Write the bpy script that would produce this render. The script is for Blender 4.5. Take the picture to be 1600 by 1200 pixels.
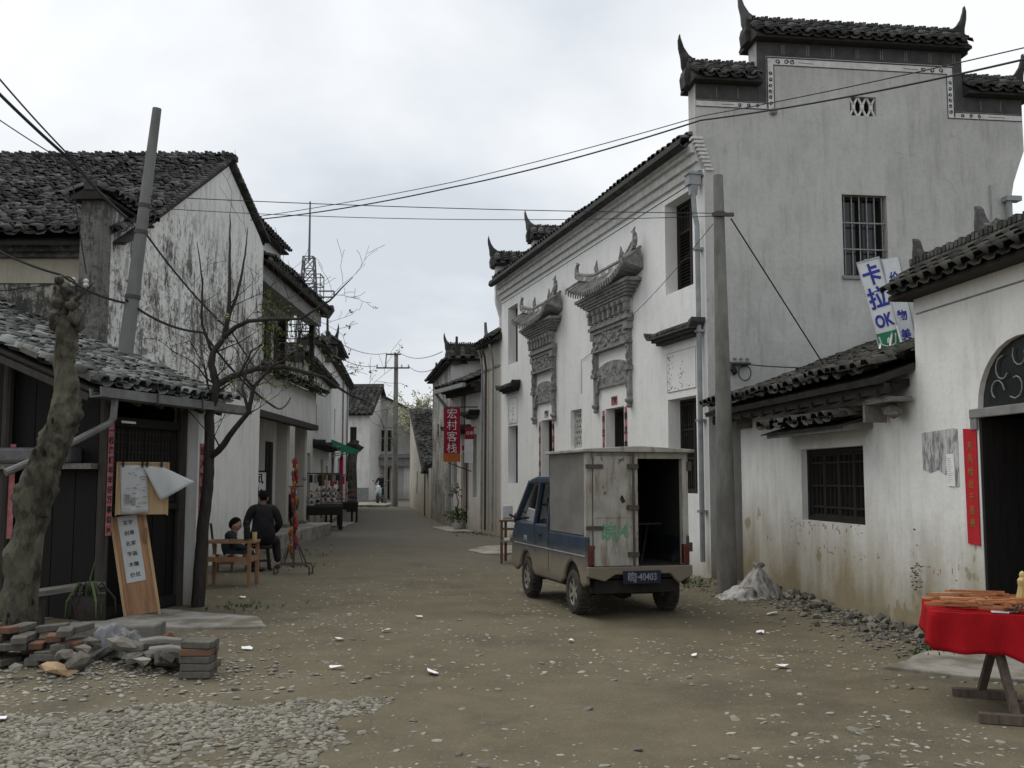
import bpy, bmesh, math, random
import numpy as np
from mathutils import Vector, Matrix, noise
random.seed(7)
S = bpy.context.scene
for o in list(bpy.data.objects): bpy.data.objects.remove(o)
R = math.radians
# ------------------------------------------------------------------ camera
EYE = 1.5
cd = bpy.data.cameras.new('camera'); cam = bpy.data.objects.new('camera', cd)
S.collection.objects.link(cam); S.camera = cam
cd.sensor_width = 36; cd.lens = 36.0; cd.clip_start = .05; cd.clip_end = 3000
cam.location = (0, 0, EYE); cam.rotation_euler = (R(90) + math.atan(150/1600), 0, 0)
S.render.resolution_x, S.render.resolution_y = 1024, 768
# ------------------------------------------------------------------ world: overcast sky over a Nishita sky
SUN_EL, SUN_AZ = R(60), R(-52)            # azimuth from +Y towards +X
w = bpy.data.worlds.new('World'); S.world = w; w.use_nodes = True
nt = w.node_tree; nt.nodes.clear()
def wn(t, **k):
    n = nt.nodes.new(t)
    for a, b in k.items(): setattr(n, a, b)
    return n
sky = wn('ShaderNodeTexSky', sky_type='NISHITA'); sky.sun_disc = False
sky.sun_elevation = SUN_EL; sky.sun_rotation = SUN_AZ; sky.air_density = 1.2; sky.dust_density = 3
skb = wn('ShaderNodeVectorMath', operation='SCALE'); skb.inputs['Scale'].default_value = .1
nt.links.new(sky.outputs[0], skb.inputs[0])
tc = wn('ShaderNodeTexCoord'); sx = wn('ShaderNodeSeparateXYZ'); nt.links.new(tc.outputs['Generated'], sx.inputs[0])
zz = wn('ShaderNodeMath', operation='MAXIMUM'); zz.inputs[1].default_value = 0; nt.links.new(sx.outputs['Z'], zz.inputs[0])
za = wn('ShaderNodeMath', operation='ADD'); za.inputs[1].default_value = .28; nt.links.new(zz.outputs[0], za.inputs[0])
dx = wn('ShaderNodeMath', operation='DIVIDE'); nt.links.new(sx.outputs['X'], dx.inputs[0]); nt.links.new(za.outputs[0], dx.inputs[1])
dy = wn('ShaderNodeMath', operation='DIVIDE'); nt.links.new(sx.outputs['Y'], dy.inputs[0]); nt.links.new(za.outputs[0], dy.inputs[1])
cb = wn('ShaderNodeCombineXYZ'); nt.links.new(dx.outputs[0], cb.inputs[0]); nt.links.new(dy.outputs[0], cb.inputs[1])
cb.inputs[2].default_value = 3.3
n1 = wn('ShaderNodeTexNoise'); n1.inputs['Scale'].default_value = 1.15; n1.inputs['Detail'].default_value = 6
n1.inputs['Roughness'].default_value = .5; n1.inputs['Distortion'].default_value = .25
nt.links.new(cb.outputs[0], n1.inputs['Vector'])
cr = wn('ShaderNodeValToRGB'); e = cr.color_ramp.elements
e[0].position = .36; e[0].color = (.60, .64, .69, 1); e[1].position = .60; e[1].color = (.90, .91, .92, 1)
m_ = e.new(.47); m_.color = (.74, .772, .81, 1)
nt.links.new(n1.outputs['Fac'], cr.inputs[0])
mx = wn('ShaderNodeMix', data_type='RGBA'); mx.inputs['Factor'].default_value = .93
nt.links.new(skb.outputs[0], mx.inputs['A']); nt.links.new(cr.outputs[0], mx.inputs['B'])
bg = wn('ShaderNodeBackground'); bg.inputs[1].default_value = 1.0
ow = wn('ShaderNodeOutputWorld'); nt.links.new(mx.outputs['Result'], bg.inputs[0]); nt.links.new(bg.outputs[0], ow.inputs[0])
# ------------------------------------------------------------------ weak veiled sun
sl = bpy.data.lights.new('sun', 'SUN'); sl.energy = 1.4; sl.angle = R(45); sl.color = (1, .96, .9)
so = bpy.data.objects.new('sun', sl); S.collection.objects.link(so)
sd = Vector((math.sin(SUN_AZ)*math.cos(SUN_EL), math.cos(SUN_AZ)*math.cos(SUN_EL), math.sin(SUN_EL)))
so.rotation_euler = sd.to_track_quat('Z', 'Y').to_euler(); so.location = sd*50
vs = S.view_settings; vs.view_transform = 'Standard'; vs.look = 'None'; vs.exposure = .2; vs.gamma = 1; vs.use_curve_mapping = False
S.render.engine = 'CYCLES'

# ================================================================== helpers
COL = S.collection
WM = {}
def frame(ox, oy, oz=0., dx=1., dy=0.):
    l = math.hypot(dx, dy); dx /= l; dy /= l
    return Matrix(((dx, -dy, 0, ox), (dy, dx, 0, oy), (0, 0, 1, oz), (0, 0, 0, 1)))
def link(o, parent=None, M=None):
    COL.objects.link(o)
    M = M or Matrix.Identity(4)
    if parent is not None:
        o.parent = parent; o.matrix_basis = WM[parent].inverted() @ M
    else: o.matrix_basis = M
    WM[o] = M.copy(); return o
def tag(o, label=None, cat=None, group=None, kind=None):
    if label: o['label'] = label
    if cat: o['category'] = cat
    if group: o['group'] = group
    if kind: o['kind'] = kind
    return o
def thing(name, label, cat, M=None, group=None):
    o = bpy.data.objects.new(name, None); o.empty_display_size = .1
    link(o, None, M); return tag(o, label, cat, group)
def rotm(axis, a): return Matrix.Rotation(a, 4, axis)
def trans(x, y, z): return Matrix.Translation((x, y, z))
class MB:
    def __init__(s): s.v = []; s.f = []
    def add(s, vs, fs):
        b = len(s.v); s.v += [tuple(p) for p in vs]; s.f += [tuple(i + b for i in f) for f in fs]; return s
    def box(s, x0, x1, y0, y1, z0, z1, M=None):
        p = [(x0,y0,z0),(x1,y0,z0),(x1,y1,z0),(x0,y1,z0),(x0,y0,z1),(x1,y0,z1),(x1,y1,z1),(x0,y1,z1)]
        if M is not None: p = [M @ Vector(q) for q in p]
        return s.add(p, [(0,3,2,1),(4,5,6,7),(0,1,5,4),(1,2,6,5),(2,3,7,6),(3,0,4,7)])
    def bar(s, a, b, w, h=None, up=(0,0,1)):
        a = Vector(a); b = Vector(b); h = h or w; d = (b - a); L = d.length; d.normalize()
        u = Vector(up)
        if abs(u.dot(d)) > .98: u = Vector((1,0,0))
        r = d.cross(u).normalized(); u = r.cross(d)
        p = [q + r*i*w/2 + u*j*h/2 for q in (a, b) for i, j in ((-1,-1),(1,-1),(1,1),(-1,1))]
        return s.add(p, [(0,1,2,3),(7,6,5,4),(0,4,5,1),(1,5,6,2),(2,6,7,3),(3,7,4,0)])
    def prism(s, poly, a0, a1, axis='y'):
        n = len(poly)
        if axis == 'y': P = [(x,a0,z) for x,z in poly] + [(x,a1,z) for x,z in poly]
        elif axis == 'x': P = [(a0,y,z) for y,z in poly] + [(a1,y,z) for y,z in poly]
        else: P = [(x,y,a0) for x,y in poly] + [(x,y,a1) for x,y in poly]
        return s.add(P, [tuple(range(n))] + [tuple(range(2*n-1, n-1, -1))] + [(i, i+n, (i+1)%n+n, (i+1)%n) for i in range(n)])
    def tube(s, pts, rad, n=6, cap=True):
        pts = [Vector(p) for p in pts]
        if not hasattr(rad, '__len__'): rad = [rad]*len(pts)
        base = len(s.v); pu = None
        for i, p in enumerate(pts):
            d = (pts[min(i+1, len(pts)-1)] - pts[max(i-1, 0)])
            d = d.normalized() if d.length > 1e-9 else Vector((0,0,1))
            if pu is None: pu = Vector((0,0,1)) if abs(d.z) < .9 else Vector((1,0,0))
            r = d.cross(pu).normalized(); pu = r.cross(d).normalized()
            for k in range(n):
                a = 2*math.pi*k/n
                s.v.append(tuple(p + r*math.cos(a)*rad[i] + pu*math.sin(a)*rad[i]))
        for i in range(len(pts)-1):
            for k in range(n):
                a = base + i*n + k; b = base + i*n + (k+1) % n
                s.f.append((a, b, b+n, a+n))
        if cap:
            s.f.append(tuple(base + k for k in range(n-1, -1, -1)))
            s.f.append(tuple(base + (len(pts)-1)*n + k for k in range(n)))
        return s
    def lathe(s, prof, n=12, c=(0,0,0), M=None):
        base = len(s.v)
        for r, z in prof:
            for k in range(n):
                a = 2*math.pi*k/n; q = Vector((c[0]+r*math.cos(a), c[1]+r*math.sin(a), c[2]+z))
                s.v.append(tuple(M @ q if M is not None else q))
        for i in range(len(prof)-1):
            for k in range(n):
                a = base+i*n+k; b = base+i*n+(k+1) % n
                s.f.append((a, b, b+n, a+n))
        s.f.append(tuple(base+k for k in range(n-1,-1,-1))); s.f.append(tuple(base+(len(prof)-1)*n+k for k in range(n)))
        return s
    def blob(s, c, r, seed=0, amp=.25, sub=1, M=None):
        vs, fs = ICO[sub]; b = len(s.v)
        for q in vs:
            k = 1 + amp*noise.noise(Vector(q)*1.6 + Vector((seed*7.3, seed*3.1, seed)))*1.8
            p = Vector((q[0]*r[0]*k, q[1]*r[1]*k, q[2]*r[2]*k))
            if M is not None: p = M @ p
            s.v.append((p[0]+c[0], p[1]+c[1], p[2]+c[2]))
        s.f += [tuple(i+b for i in f) for f in fs]; return s
    def wall(s, x0, x1, z0, z1, t, holes=(), y=0.):
        xs = sorted({x0, x1, *[h[0] for h in holes], *[h[1] for h in holes]}); zs = sorted({z0, z1, *[h[2] for h in holes], *[h[3] for h in holes]})
        for a, b in zip(xs, xs[1:]):
            for c, d in zip(zs, zs[1:]):
                mx_, mz_ = (a+b)/2, (c+d)/2
                if any(h[0] < mx_ < h[1] and h[2] < mz_ < h[3] for h in holes): continue
                s.add([(a,y,c),(b,y,c),(b,y,d),(a,y,d)], [(0,1,2,3)]); s.add([(a,y+t,c),(b,y+t,c),(b,y+t,d),(a,y+t,d)], [(3,2,1,0)])
        for a, b, c, d in holes:
            s.add([(a,y,c),(b,y,c),(b,y,d),(a,y,d),(a,y+t,c),(b,y+t,c),(b,y+t,d),(a,y+t,d)], [(0,4,5,1),(1,5,6,2),(2,6,7,3),(3,7,4,0)])
        s.add([(x0,y,z0),(x1,y,z0),(x1,y,z1),(x0,y,z1),(x0,y+t,z0),(x1,y+t,z0),(x1,y+t,z1),(x0,y+t,z1)], [(0,3,7,4),(1,5,6,2),(3,2,6,7),(0,4,5,1)])
        return s
    def build(s, name, mat, parent=None, M=None, smooth=False, bevel=0., kind=None):
        me = bpy.data.meshes.new(name); me.from_pydata(s.v, [], s.f); me.validate(); me.update()
        bm = bmesh.new(); bm.from_mesh(me); bmesh.ops.recalc_face_normals(bm, faces=bm.faces); bm.to_mesh(me); bm.free()
        return mesh_obj(name, me, mat, parent, M, smooth, bevel, kind)
def mesh_obj(name, me, mat, parent=None, M=None, smooth=False, bevel=0., kind=None):
    if mat is not None:
        me.materials.clear(); me.materials.append(mat)
    if smooth:
        me.polygons.foreach_set('use_smooth', [True]*len(me.polygons))
    o = bpy.data.objects.new(name, me); link(o, parent, M if M is not None else (WM[parent] if parent is not None else None))
    if bevel:
        b = o.modifiers.new('bevel', 'BEVEL'); b.width = bevel; b.segments = 2; b.limit_method = 'ANGLE'; b.angle_limit = R(40)
    if kind: o['kind'] = kind
    return o
def ico(sub):
    bm = bmesh.new(); bmesh.ops.create_icosphere(bm, subdivisions=sub, radius=1)
    r = ([tuple(v.co) for v in bm.verts], [tuple(v.index for v in f.verts) for f in bm.faces]); bm.free(); return r
ICO = {1: ico(1), 2: ico(2), 3: ico(3)}
def np_mesh(name, V, F):
    """V (n,3) float, F (m,k) int, all faces with the same corner count"""
    me = bpy.data.meshes.new(name); k = F.shape[1]
    me.vertices.add(len(V)); me.vertices.foreach_set('co', V.astype(np.float32).ravel())
    me.loops.add(F.size); me.loops.foreach_set('vertex_index', F.astype(np.int32).ravel())
    me.polygons.add(len(F)); me.polygons.foreach_set('loop_start', np.arange(0, F.size, k, dtype=np.int32))
    me.update(calc_edges=True); me.validate(); return me
def inst_mesh(name, bases, mats):
    """merge copies: bases = list of (V,F quads or tris), mats = list per base of (n,4,4) arrays"""
    VV = []; FF = []; off = 0
    for (V, F), T in zip(bases, mats):
        if len(T) == 0: continue
        V1 = np.hstack([V, np.ones((len(V), 1))]); P = np.einsum('nij,vj->nvi', T[:, :3, :], V1)
        VV.append(P.reshape(-1, 3)); FF.append((F[None] + (np.arange(len(T))*len(V))[:, None, None] + off).reshape(-1, F.shape[1])); off += len(T)*len(V)
    return np_mesh(name, np.vstack(VV), np.vstack(FF))
def gz(x, y):
    r = max(0, y-40); rise = .015*r if r < 40 else .6
    d = math.hypot(x, y)
    xr = x-.1-.35*math.sin(y*.12); rut = -.022*(math.exp(-((xr-.55)/.2)**2)+math.exp(-((xr+.6)/.2)**2)) if 4 < y < 30 else 0
    n = rut + noise.noise(Vector((x*.35, y*.35, 1.7)))*.035 + noise.noise(Vector((x*1.7, y*1.7, 5)))*.012
    mound = .08*math.exp(-((x+3.45)**2/.55+(y-8.6)**2/.22)) if d < 14 else 0
    return rise + mound + n*(1 if d < 40 else .3)
def cover_px(p):
    """picture position of a world point, only used to pick which repeated pieces show largest"""
    c = math.cos(math.atan(150/1600)); s_ = math.sin(math.atan(150/1600))
    y, z = p[1], p[2]-EYE; d = y*c + z*s_; v = z*c - y*s_
    if d < .3: return None
    return (p[0]/d, v/d, d)
def in_view(p, m=.0):
    q = cover_px(p); return q is not None and abs(q[0]) < .5+m and abs(q[1]) < .375+m
def text(s, size, mat, parent, M, name='lettering', thick=.0015, sx=1.0, align='CENTER', bold=0.):
    c = bpy.data.curves.new('lettering', 'FONT'); c.body = s; c.size = size; c.align_x = align; c.align_y = 'CENTER'; c.extrude = thick; c.resolution_u = 3
    c.offset = bold
    o = bpy.data.objects.new('tmp', c); COL.objects.link(o); bpy.context.view_layer.update()
    me = bpy.data.meshes.new_from_object(o.evaluated_get(bpy.context.evaluated_depsgraph_get()))
    bpy.data.objects.remove(o)
    me.transform(Matrix(((sx,0,0,0),(0,0,-1,0),(0,1,0,0),(0,0,0,1))))
    return mesh_obj(name, me, mat, parent, M)
# ================================================================== materials
class NT:
    def __init__(s, name):
        s.m = bpy.data.materials.new(name); s.m.use_nodes = True; s.t = s.m.node_tree; s.t.nodes.clear()
        s.out = s.n('ShaderNodeOutputMaterial'); s.b = s.n('ShaderNodeBsdfPrincipled'); s.l(s.b.outputs[0], s.out.inputs[0])
        s._oc = None
    def n(s, t, **k):
        x = s.t.nodes.new(t)
        for a, b in k.items(): setattr(x, a, b)
        return x
    def l(s, a, b): s.t.links.new(a, b)
    def oc(s):
        if s._oc is None: s._oc = s.n('ShaderNodeTexCoord').outputs['Object']
        return s._oc
    def noise(s, scale, stretch=(1,1,1), detail=4, rough=.55, loc=(0,0,0), src=None):
        mp = s.n('ShaderNodeMapping'); mp.inputs['Scale'].default_value = stretch; mp.inputs['Location'].default_value = loc
        s.l(src or s.oc(), mp.inputs[0]); x = s.n('ShaderNodeTexNoise'); x.inputs['Scale'].default_value = scale
        x.inputs['Detail'].default_value = detail; x.inputs['Roughness'].default_value = rough; s.l(mp.outputs[0], x.inputs['Vector']); return x.outputs['Fac']
    def ramp(s, fac, a, b, c0=0., c1=1.):
        x = s.n('ShaderNodeMapRange'); x.inputs[1].default_value = a; x.inputs[2].default_value = b; x.inputs[3].default_value = c0; x.inputs[4].default_value = c1
        s.l(fac, x.inputs[0]); return x.outputs[0]
    def math(s, op, a, b=None):
        x = s.n('ShaderNodeMath', operation=op)
        for i, q in enumerate((a, b)):
            if q is None: continue
            if isinstance(q, (int, float)): x.inputs[i].default_value = q
            else: s.l(q, x.inputs[i])
        return x.outputs[0]
    def mix(s, fac, a, b):
        x = s.n('ShaderNodeMix', data_type='RGBA')
        for i, q in (('Factor', fac), ('A', a), ('B', b)):
            if isinstance(q, (int, float)): x.inputs[i].default_value = q
            elif isinstance(q, tuple): x.inputs[i].default_value = (*q, 1) if len(q) == 3 else q
            else: s.l(q, x.inputs[i])
        return x.outputs['Result']
    def sep(s, src=None):
        x = s.n('ShaderNodeSeparateXYZ'); s.l(src or s.oc(), x.inputs[0]); return x.outputs
    def bump(s, h, strength, dist=.02):
        x = s.n('ShaderNodeBump'); x.inputs['Strength'].default_value = strength; x.inputs['Distance'].default_value = dist
        s.l(h, x.inputs['Height']); s.l(x.outputs[0], s.b.inputs['Normal'])
    def col(s, c):
        if isinstance(c, tuple): s.b.inputs['Base Color'].default_value = (*c, 1)
        else: s.l(c, s.b.inputs['Base Color'])
        return s
    def fin(s, rough=.85, spec=.3, metal=0.):
        s.b.inputs['Roughness'].default_value = rough; s.b.inputs['Specular IOR Level'].default_value = spec; s.b.inputs['Metallic'].default_value = metal
        return s.m
def plain(name, c, c2=None, scale=9, rough=.8, spec=.3, metal=0., stretch=(1,1,1), bump=.25, rnd=.0, lo=.35, hi=.7):
    t = NT(name); c2 = c2 or tuple(v*.6 for v in c)
    f = t.ramp(t.noise(scale, stretch, 5, .62), lo, hi); col = t.mix(f, c, c2)
    if rnd:
        oi = t.n('ShaderNodeObjectInfo'); gi = t.n('ShaderNodeNewGeometry')
        rr = t.math('FRACT', t.math('ADD', oi.outputs['Random'], gi.outputs['Random Per Island']))
        col = t.mix(1.0, col, (1,1,1)) if False else t.mix(t.math('MULTIPLY', rr, rnd), col, tuple(min(1, v*2.6+.03) for v in c))
    t.col(col)
    if bump: t.bump(t.noise(scale*3, stretch, 4, .6), bump, .01)
    return t.fin(rough, spec, metal)
def plaster(name, base=(.74,.74,.71), grime=(.24,.235,.215), g=.5, streak=.5, foot=(.33,.29,.21), fh=.6, fa=.7, seed=0., black=0., blackz=None, patch=0., top=None):
    t = NT(name); L = (seed*3.7, seed*1.9, seed*2.3)
    big = t.noise(.9, (1,1,1), 5, .6, L); fine = t.noise(14, (1,1,1), 4, .6, L)
    st = t.noise(5.5, (1,1,.13), 6, .7, L); st2 = t.noise(22, (1,1,.1), 3, .6, L)
    col = t.mix(t.ramp(big, .35, .72, 0, g*.55), base, tuple(v*.72 for v in base))
    s1 = t.math('MULTIPLY', t.ramp(st, .47, .75), t.ramp(big, .35, .65, .25, 1)); col = t.mix(t.math('MULTIPLY', s1, streak), col, grime)
    s2 = t.math('MULTIPLY', t.ramp(st2, .56, .7), t.ramp(st, .4, .6)); col = t.mix(t.math('MULTIPLY', s2, streak*.6), col, grime)
    col = t.mix(t.ramp(fine, .5, .8, 0, .22*g+.06), col, tuple(v*.5 for v in base))
    bl = t.ramp(t.noise(2.3, (1,1,.8), 8, .72, (L[0]+13, L[1], L[2])), .5, .62); col = t.mix(t.math('MULTIPLY', bl, .10+.22*g), col, tuple(v*.62 for v in base))
    ck = t.n('ShaderNodeTexVoronoi', feature='DISTANCE_TO_EDGE'); ck.inputs['Scale'].default_value = .9; mpk = t.n('ShaderNodeMapping'); mpk.inputs['Location'].default_value = L; t.l(t.oc(), mpk.inputs[0]); wob = t.n('ShaderNodeMix', data_type='VECTOR'); nzk = t.n('ShaderNodeTexNoise'); nzk.inputs['Scale'].default_value = 3; nzk.inputs['Detail'].default_value = 6; t.l(t.oc(), nzk.inputs['Vector']); wob.inputs['Factor'].default_value = .35; t.l(mpk.outputs[0], wob.inputs['A']); t.l(nzk.outputs['Color'], wob.inputs['B']); t.l(wob.outputs['Result'], ck.inputs['Vector'])
    cf = t.math('MULTIPLY', t.ramp(ck.outputs['Distance'], .004, .001), t.ramp(big, .5, .6)); col = t.mix(t.math('MULTIPLY', cf, .3*g+.12), col, grime)
    z = t.sep()[2]
    if black:
        b1 = t.noise(7, (1,1,.35), 6, .75, (L[0]+9, L[1], L[2])); b2 = t.noise(1.3, (1,1,.8), 4, .55, (L[0]+4, L[1], 2)); b3 = t.noise(26, (1,1,.3), 4, .7, (L[0]+2, L[1], 2))
        cm = t.sep(); cz = t.n('ShaderNodeCombineXYZ'); t.l(t.math('ADD', cm[0], t.math('MULTIPLY', b2, .12)), cz.inputs[0]); t.l(t.math('ADD', cm[2], t.math('MULTIPLY', b2, .12)), cz.inputs[1])
        br = t.n('ShaderNodeTexBrick'); br.inputs['Scale'].default_value = 1.0; br.inputs['Mortar Size'].default_value = .016; br.inputs['Brick Width'].default_value = .36; br.inputs['Row Height'].default_value = .17; br.inputs['Mortar Smooth'].default_value = .6
        t.l(cz.outputs[0], br.inputs['Vector'])
        k = t.math('ADD', t.math('ADD', b1, t.math('MULTIPLY', t.math('SUBTRACT', b2, .5), .55)), t.math('MULTIPLY', br.outputs['Fac'], .022))
        k = t.math('ADD', k, t.math('MULTIPLY', t.math('SUBTRACT', b3, .5), .62))
        f = t.ramp(k, .50, .60)
        b4 = t.noise(10, (.8,.8,1.25), 7, .8, (L[0]+6, L[1], 5)); f2 = t.ramp(t.math('ADD', b4, t.math('MULTIPLY', t.math('SUBTRACT', b2, .5), .5)), .485, .56)
        if blackz: f2 = t.math('MULTIPLY', f2, t.ramp(t.math('ADD', z, t.math('MULTIPLY', b2, 1.4)), 4.9, 6.3, 1, .05))
        f = t.math('MAXIMUM', f, t.math('MULTIPLY', f2, .9))
        if blackz:
            ze = t.math('ADD', z, t.math('MULTIPLY', t.noise(3, (1,1,0), 3, .6), .1))
            f = t.math('MULTIPLY', f, t.ramp(ze, blackz[0], blackz[0]+.06))
            f = t.math('MULTIPLY', f, t.ramp(t.math('ADD', z, t.math('MULTIPLY', b2, 1.6)), blackz[1], blackz[1]+1.2, 1, .12))
        col = t.mix(t.math('MULTIPLY', f, black), col, (.07,.068,.062))
    if patch:
        p = t.noise(2.2, (1,1,.7), 3, .5, (L[0]+31, 4, L[2])); pf = t.math('MULTIPLY', t.ramp(p, .662, .675), t.ramp(z, .9, 1.4, 1, .0))
        col = t.mix(t.math('MULTIPLY', pf, patch), col, (.34,.30,.22))
    zn = t.math('SUBTRACT', z, t.math('MULTIPLY', t.math('SUBTRACT', t.noise(2.1, (1,1,.3), 5, .65, L), .5), 1.3*fh+.2))
    ff = t.ramp(zn, fh*1.25, fh*.1, 0, 1); mos = t.ramp(t.noise(4.5, (1,1,.6), 5, .7, L), .42, .75, 0, .6)
    fcol = t.mix(mos, foot, (.13,.13,.085)); col = t.mix(t.math('MULTIPLY', ff, fa), col, fcol)
    if top:
        tf = t.ramp(t.math('ADD', z, t.math('MULTIPLY', t.math('SUBTRACT', st, .5), top[1]*2.5)), top[0]-top[1], top[0]); col = t.mix(t.math('MULTIPLY', tf, .75), col, (.10,.1,.095))
    t.col(col); t.bump(t.math('ADD', fine, t.math('MULTIPLY', big, 2)), .3, .02); return t.fin(.92, .15)
def tilemat(name, c=(.055,.055,.054), hi=(.19,.19,.18), amt=.55):
    t = NT(name); oi = t.n('ShaderNodeObjectInfo'); gi = t.n('ShaderNodeNewGeometry')
    r = t.math('FRACT', t.math('ADD', oi.outputs['Random'], gi.outputs['Random Per Island']))
    wp = t.n('ShaderNodeNewGeometry').outputs['Position']
    li = t.ramp(t.noise(9, (1,1,1), 5, .7, src=wp), .5, .68); big = t.ramp(t.noise(.7, (1,1,1), 3, .5, src=wp), .35, .65)
    col = t.mix(t.math('MULTIPLY', t.math('POWER', r, 2.2), amt), c, hi)
    col = t.mix(t.math('MULTIPLY', li, t.math('MULTIPLY', big, .5)), col, tuple(v*1.15 for v in hi)); col = t.mix(t.math('MULTIPLY', t.ramp(t.noise(2.3, src=wp), .55, .7), .35), col, (.05,.055,.03))
    t.col(col); t.bump(t.noise(60, src=wp), .3, .005); return t.fin(.85, .25)
def woodmat(name, c, c2, scale=5, ax='z', rough=.7, bump=.3):
    st = {'z': (6,6,.5), 'x': (.5,6,6), 'y': (6,.5,6)}[ax]
    return plain(name, c, c2, scale, rough, .25, 0, st, bump)

M = {}
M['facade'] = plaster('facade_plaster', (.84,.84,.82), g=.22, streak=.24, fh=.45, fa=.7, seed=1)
M['gable'] = plaster('gable_plaster', (.50,.50,.475), grime=(.16,.16,.15), g=1.0, streak=.5, fh=.5, fa=.75, seed=2)  # base darker than the facade also carries its turn away from the light
M['wing'] = plaster('wing_plaster', (.77,.77,.74), grime=(.2,.195,.18), g=.45, streak=.36, foot=(.265,.215,.125), fh=1.05, fa=.95, seed=4.4, patch=.9)
M['leftgable'] = plaster('left_gable_plaster', (.76,.76,.73), g=.4, streak=.5, fh=.9, fa=.35, foot=(.4,.38,.33), seed=5, black=.93, blackz=(3.12, 6.1))
M['leftfront'] = plaster('left_front_plaster', (.5,.48,.42), grime=(.10,.10,.095), g=.7, streak=.95, fh=.5, seed=6, black=.97)
M['cream'] = plaster('cream_plaster', (.52,.48,.38), grime=(.26,.24,.19), g=.4, streak=.4, fh=.1, fa=0, seed=7)
M['pier'] = plaster('dark_pier_plaster', (.21,.205,.19), grime=(.05,.05,.047), g=.9, streak=.8, fh=.5, seed=8, black=.96)
M['far_a'] = plaster('far_plaster_a', (.60,.60,.575), grime=(.16,.16,.15), g=.8, streak=.7, fh=.9, seed=9)
M['far_b'] = plaster('far_plaster_b', (.64,.64,.615), grime=(.17,.17,.16), g=.7, streak=.6, fh=.8, seed=10)
M['far_c'] = plaster('far_plaster_stained', (.52,.505,.46), grime=(.11,.105,.095), g=.9, streak=.9, foot=(.16,.14,.11), fh=1.6, seed=11, black=.9)
M['far_d'] = plaster('far_plaster_low', (.62,.59,.52), grime=(.2,.18,.15), g=.5, streak=.55, foot=(.33,.26,.18), fh=1.1, fa=.8, seed=12, black=.25)
M['far_gray'] = plaster('far_grey_render', (.42,.415,.40), g=.4, streak=.3, fh=.6, seed=13)
M['inn'] = plaster('inn_plaster', (.60,.595,.555), grime=(.17,.165,.15), g=.7, streak=.6, fh=.8, seed=14)
M['beige'] = plaster('beige_plaster', (.42,.39,.34), g=.4, streak=.4, fh=.8, seed=15)
M['grey_trim'] = plain('grey_trim', (.24,.24,.235), (.15,.15,.145), 6)
M['frieze'] = plain('dark_frieze', (.045,.045,.045), (.08,.08,.078), 5, .85)
M['line'] = plain('black_paint', (.03,.03,.03), (.06,.06,.06), 20)
M['white_trim'] = plain('white_trim', (.66,.66,.64), (.45,.45,.43), 7)
M['tile'] = tilemat('roof_tile', (.026,.026,.025), (.19,.19,.178), .55)
M['tile_shed'] = tilemat('shed_tile', (.07,.073,.07), (.36,.375,.355), .95)  # pale random tile tone also paints in edges catching light
M['tile_wing'] = tilemat('wing_tile', (.024,.023,.021), (.16,.155,.13), .45)
M['under'] = plain('roof_board', (.03,.028,.026), (.05,.045,.04), 6, .95)
M['carved'] = plain('carved_brick', (.30,.30,.285), (.12,.12,.116), 9, .9, bump=.8)
M['carved_l'] = plain('carved_brick_pale', (.34,.34,.325), (.2,.2,.19), 9, .9, bump=.6)
M['dark_wood'] = woodmat('dark_wood', (.035,.03,.026), (.018,.016,.015))
M['black_wood'] = woodmat('black_wood', (.018,.016,.015), (.010,.009,.009))
M['shed_wood'] = woodmat('shed_plank', (.008,.0072,.0066), (.004,.0037,.0034))  # near-black planks hold the deep shade under the eave in their colour
M['post_wood'] = woodmat('weathered_post', (.055,.048,.04), (.028,.025,.022))
M['brown_wood'] = woodmat('brown_wood', (.15,.08,.045), (.08,.042,.025), 4, 'x')
M['easel_wood'] = woodmat('easel_wood', (.34,.19,.10), (.2,.11,.06), 4)
M['ply'] = woodmat('ply_board', (.42,.30,.17), (.3,.2,.11), 4)
M['table_wood'] = woodmat('old_table_wood', (.13,.10,.08), (.06,.045,.038))
M['grey_wood'] = woodmat('grey_wood', (.2,.19,.17), (.11,.1,.09), 5, 'x')
M['dark_in'] = plain('dark_interior', (.02,.019,.018), (.012,.012,.011), 3, .95)  # near-black so rooms and openings hold their shade in the colour
M['glass_dark'] = NT('dark_glass').col((.015,.017,.018)).fin(.12, .5)
M['iron'] = plain('dark_iron', (.045,.043,.042), (.08,.06,.05), 15, .6, .4)
M['bar'] = plain('pale_bar', (.28,.28,.275), (.17,.165,.16), 15, .6, .4)
M['pvc'] = plain('pipe_plastic', (.30,.315,.325), (.2,.21,.21), 4, .6, .4)
M['concrete'] = plain('pole_concrete', (.225,.22,.20), (.11,.107,.096), 5, .9, .2, 0, (1,1,.35), .3)
M['concrete_l'] = plain('left_pole_concrete', (.20,.20,.195), (.13,.13,.128), 4, .9, .2, 0, (1,1,.35), .3)
M['apron'] = plain('apron_concrete', (.29,.278,.25), (.14,.125,.095), 2.2, .92, .2, bump=.4, lo=.42, hi=.62)
M['slab'] = plain('stone_slab', (.22,.21,.185), (.12,.115,.1), 5, .92, .2, bump=.6)
M['stone'] = plain('pale_stone', (.20,.19,.155), (.115,.108,.086), 12, .9, .2, rnd=.30, bump=.4)
M['stone_d'] = plain('grey_stone', (.165,.155,.13), (.09,.083,.068), 12, .9, .2, rnd=.3, bump=.5)
M['brick_r'] = plain('red_brick', (.155,.075,.048), (.10,.08,.06), 14, .95, .2, rnd=.12, bump=.5)
M['brick_g'] = plain('grey_brick', (.075,.07,.062), (.13,.12,.10), 14, .95, .2, rnd=.16, bump=.5)
M['red_cloth'] = plain('red_cloth', (.35,.010,.015), (.24,.008,.011), 5, .95, .08, 0, (1.6,1.6,.7), .55)
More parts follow.
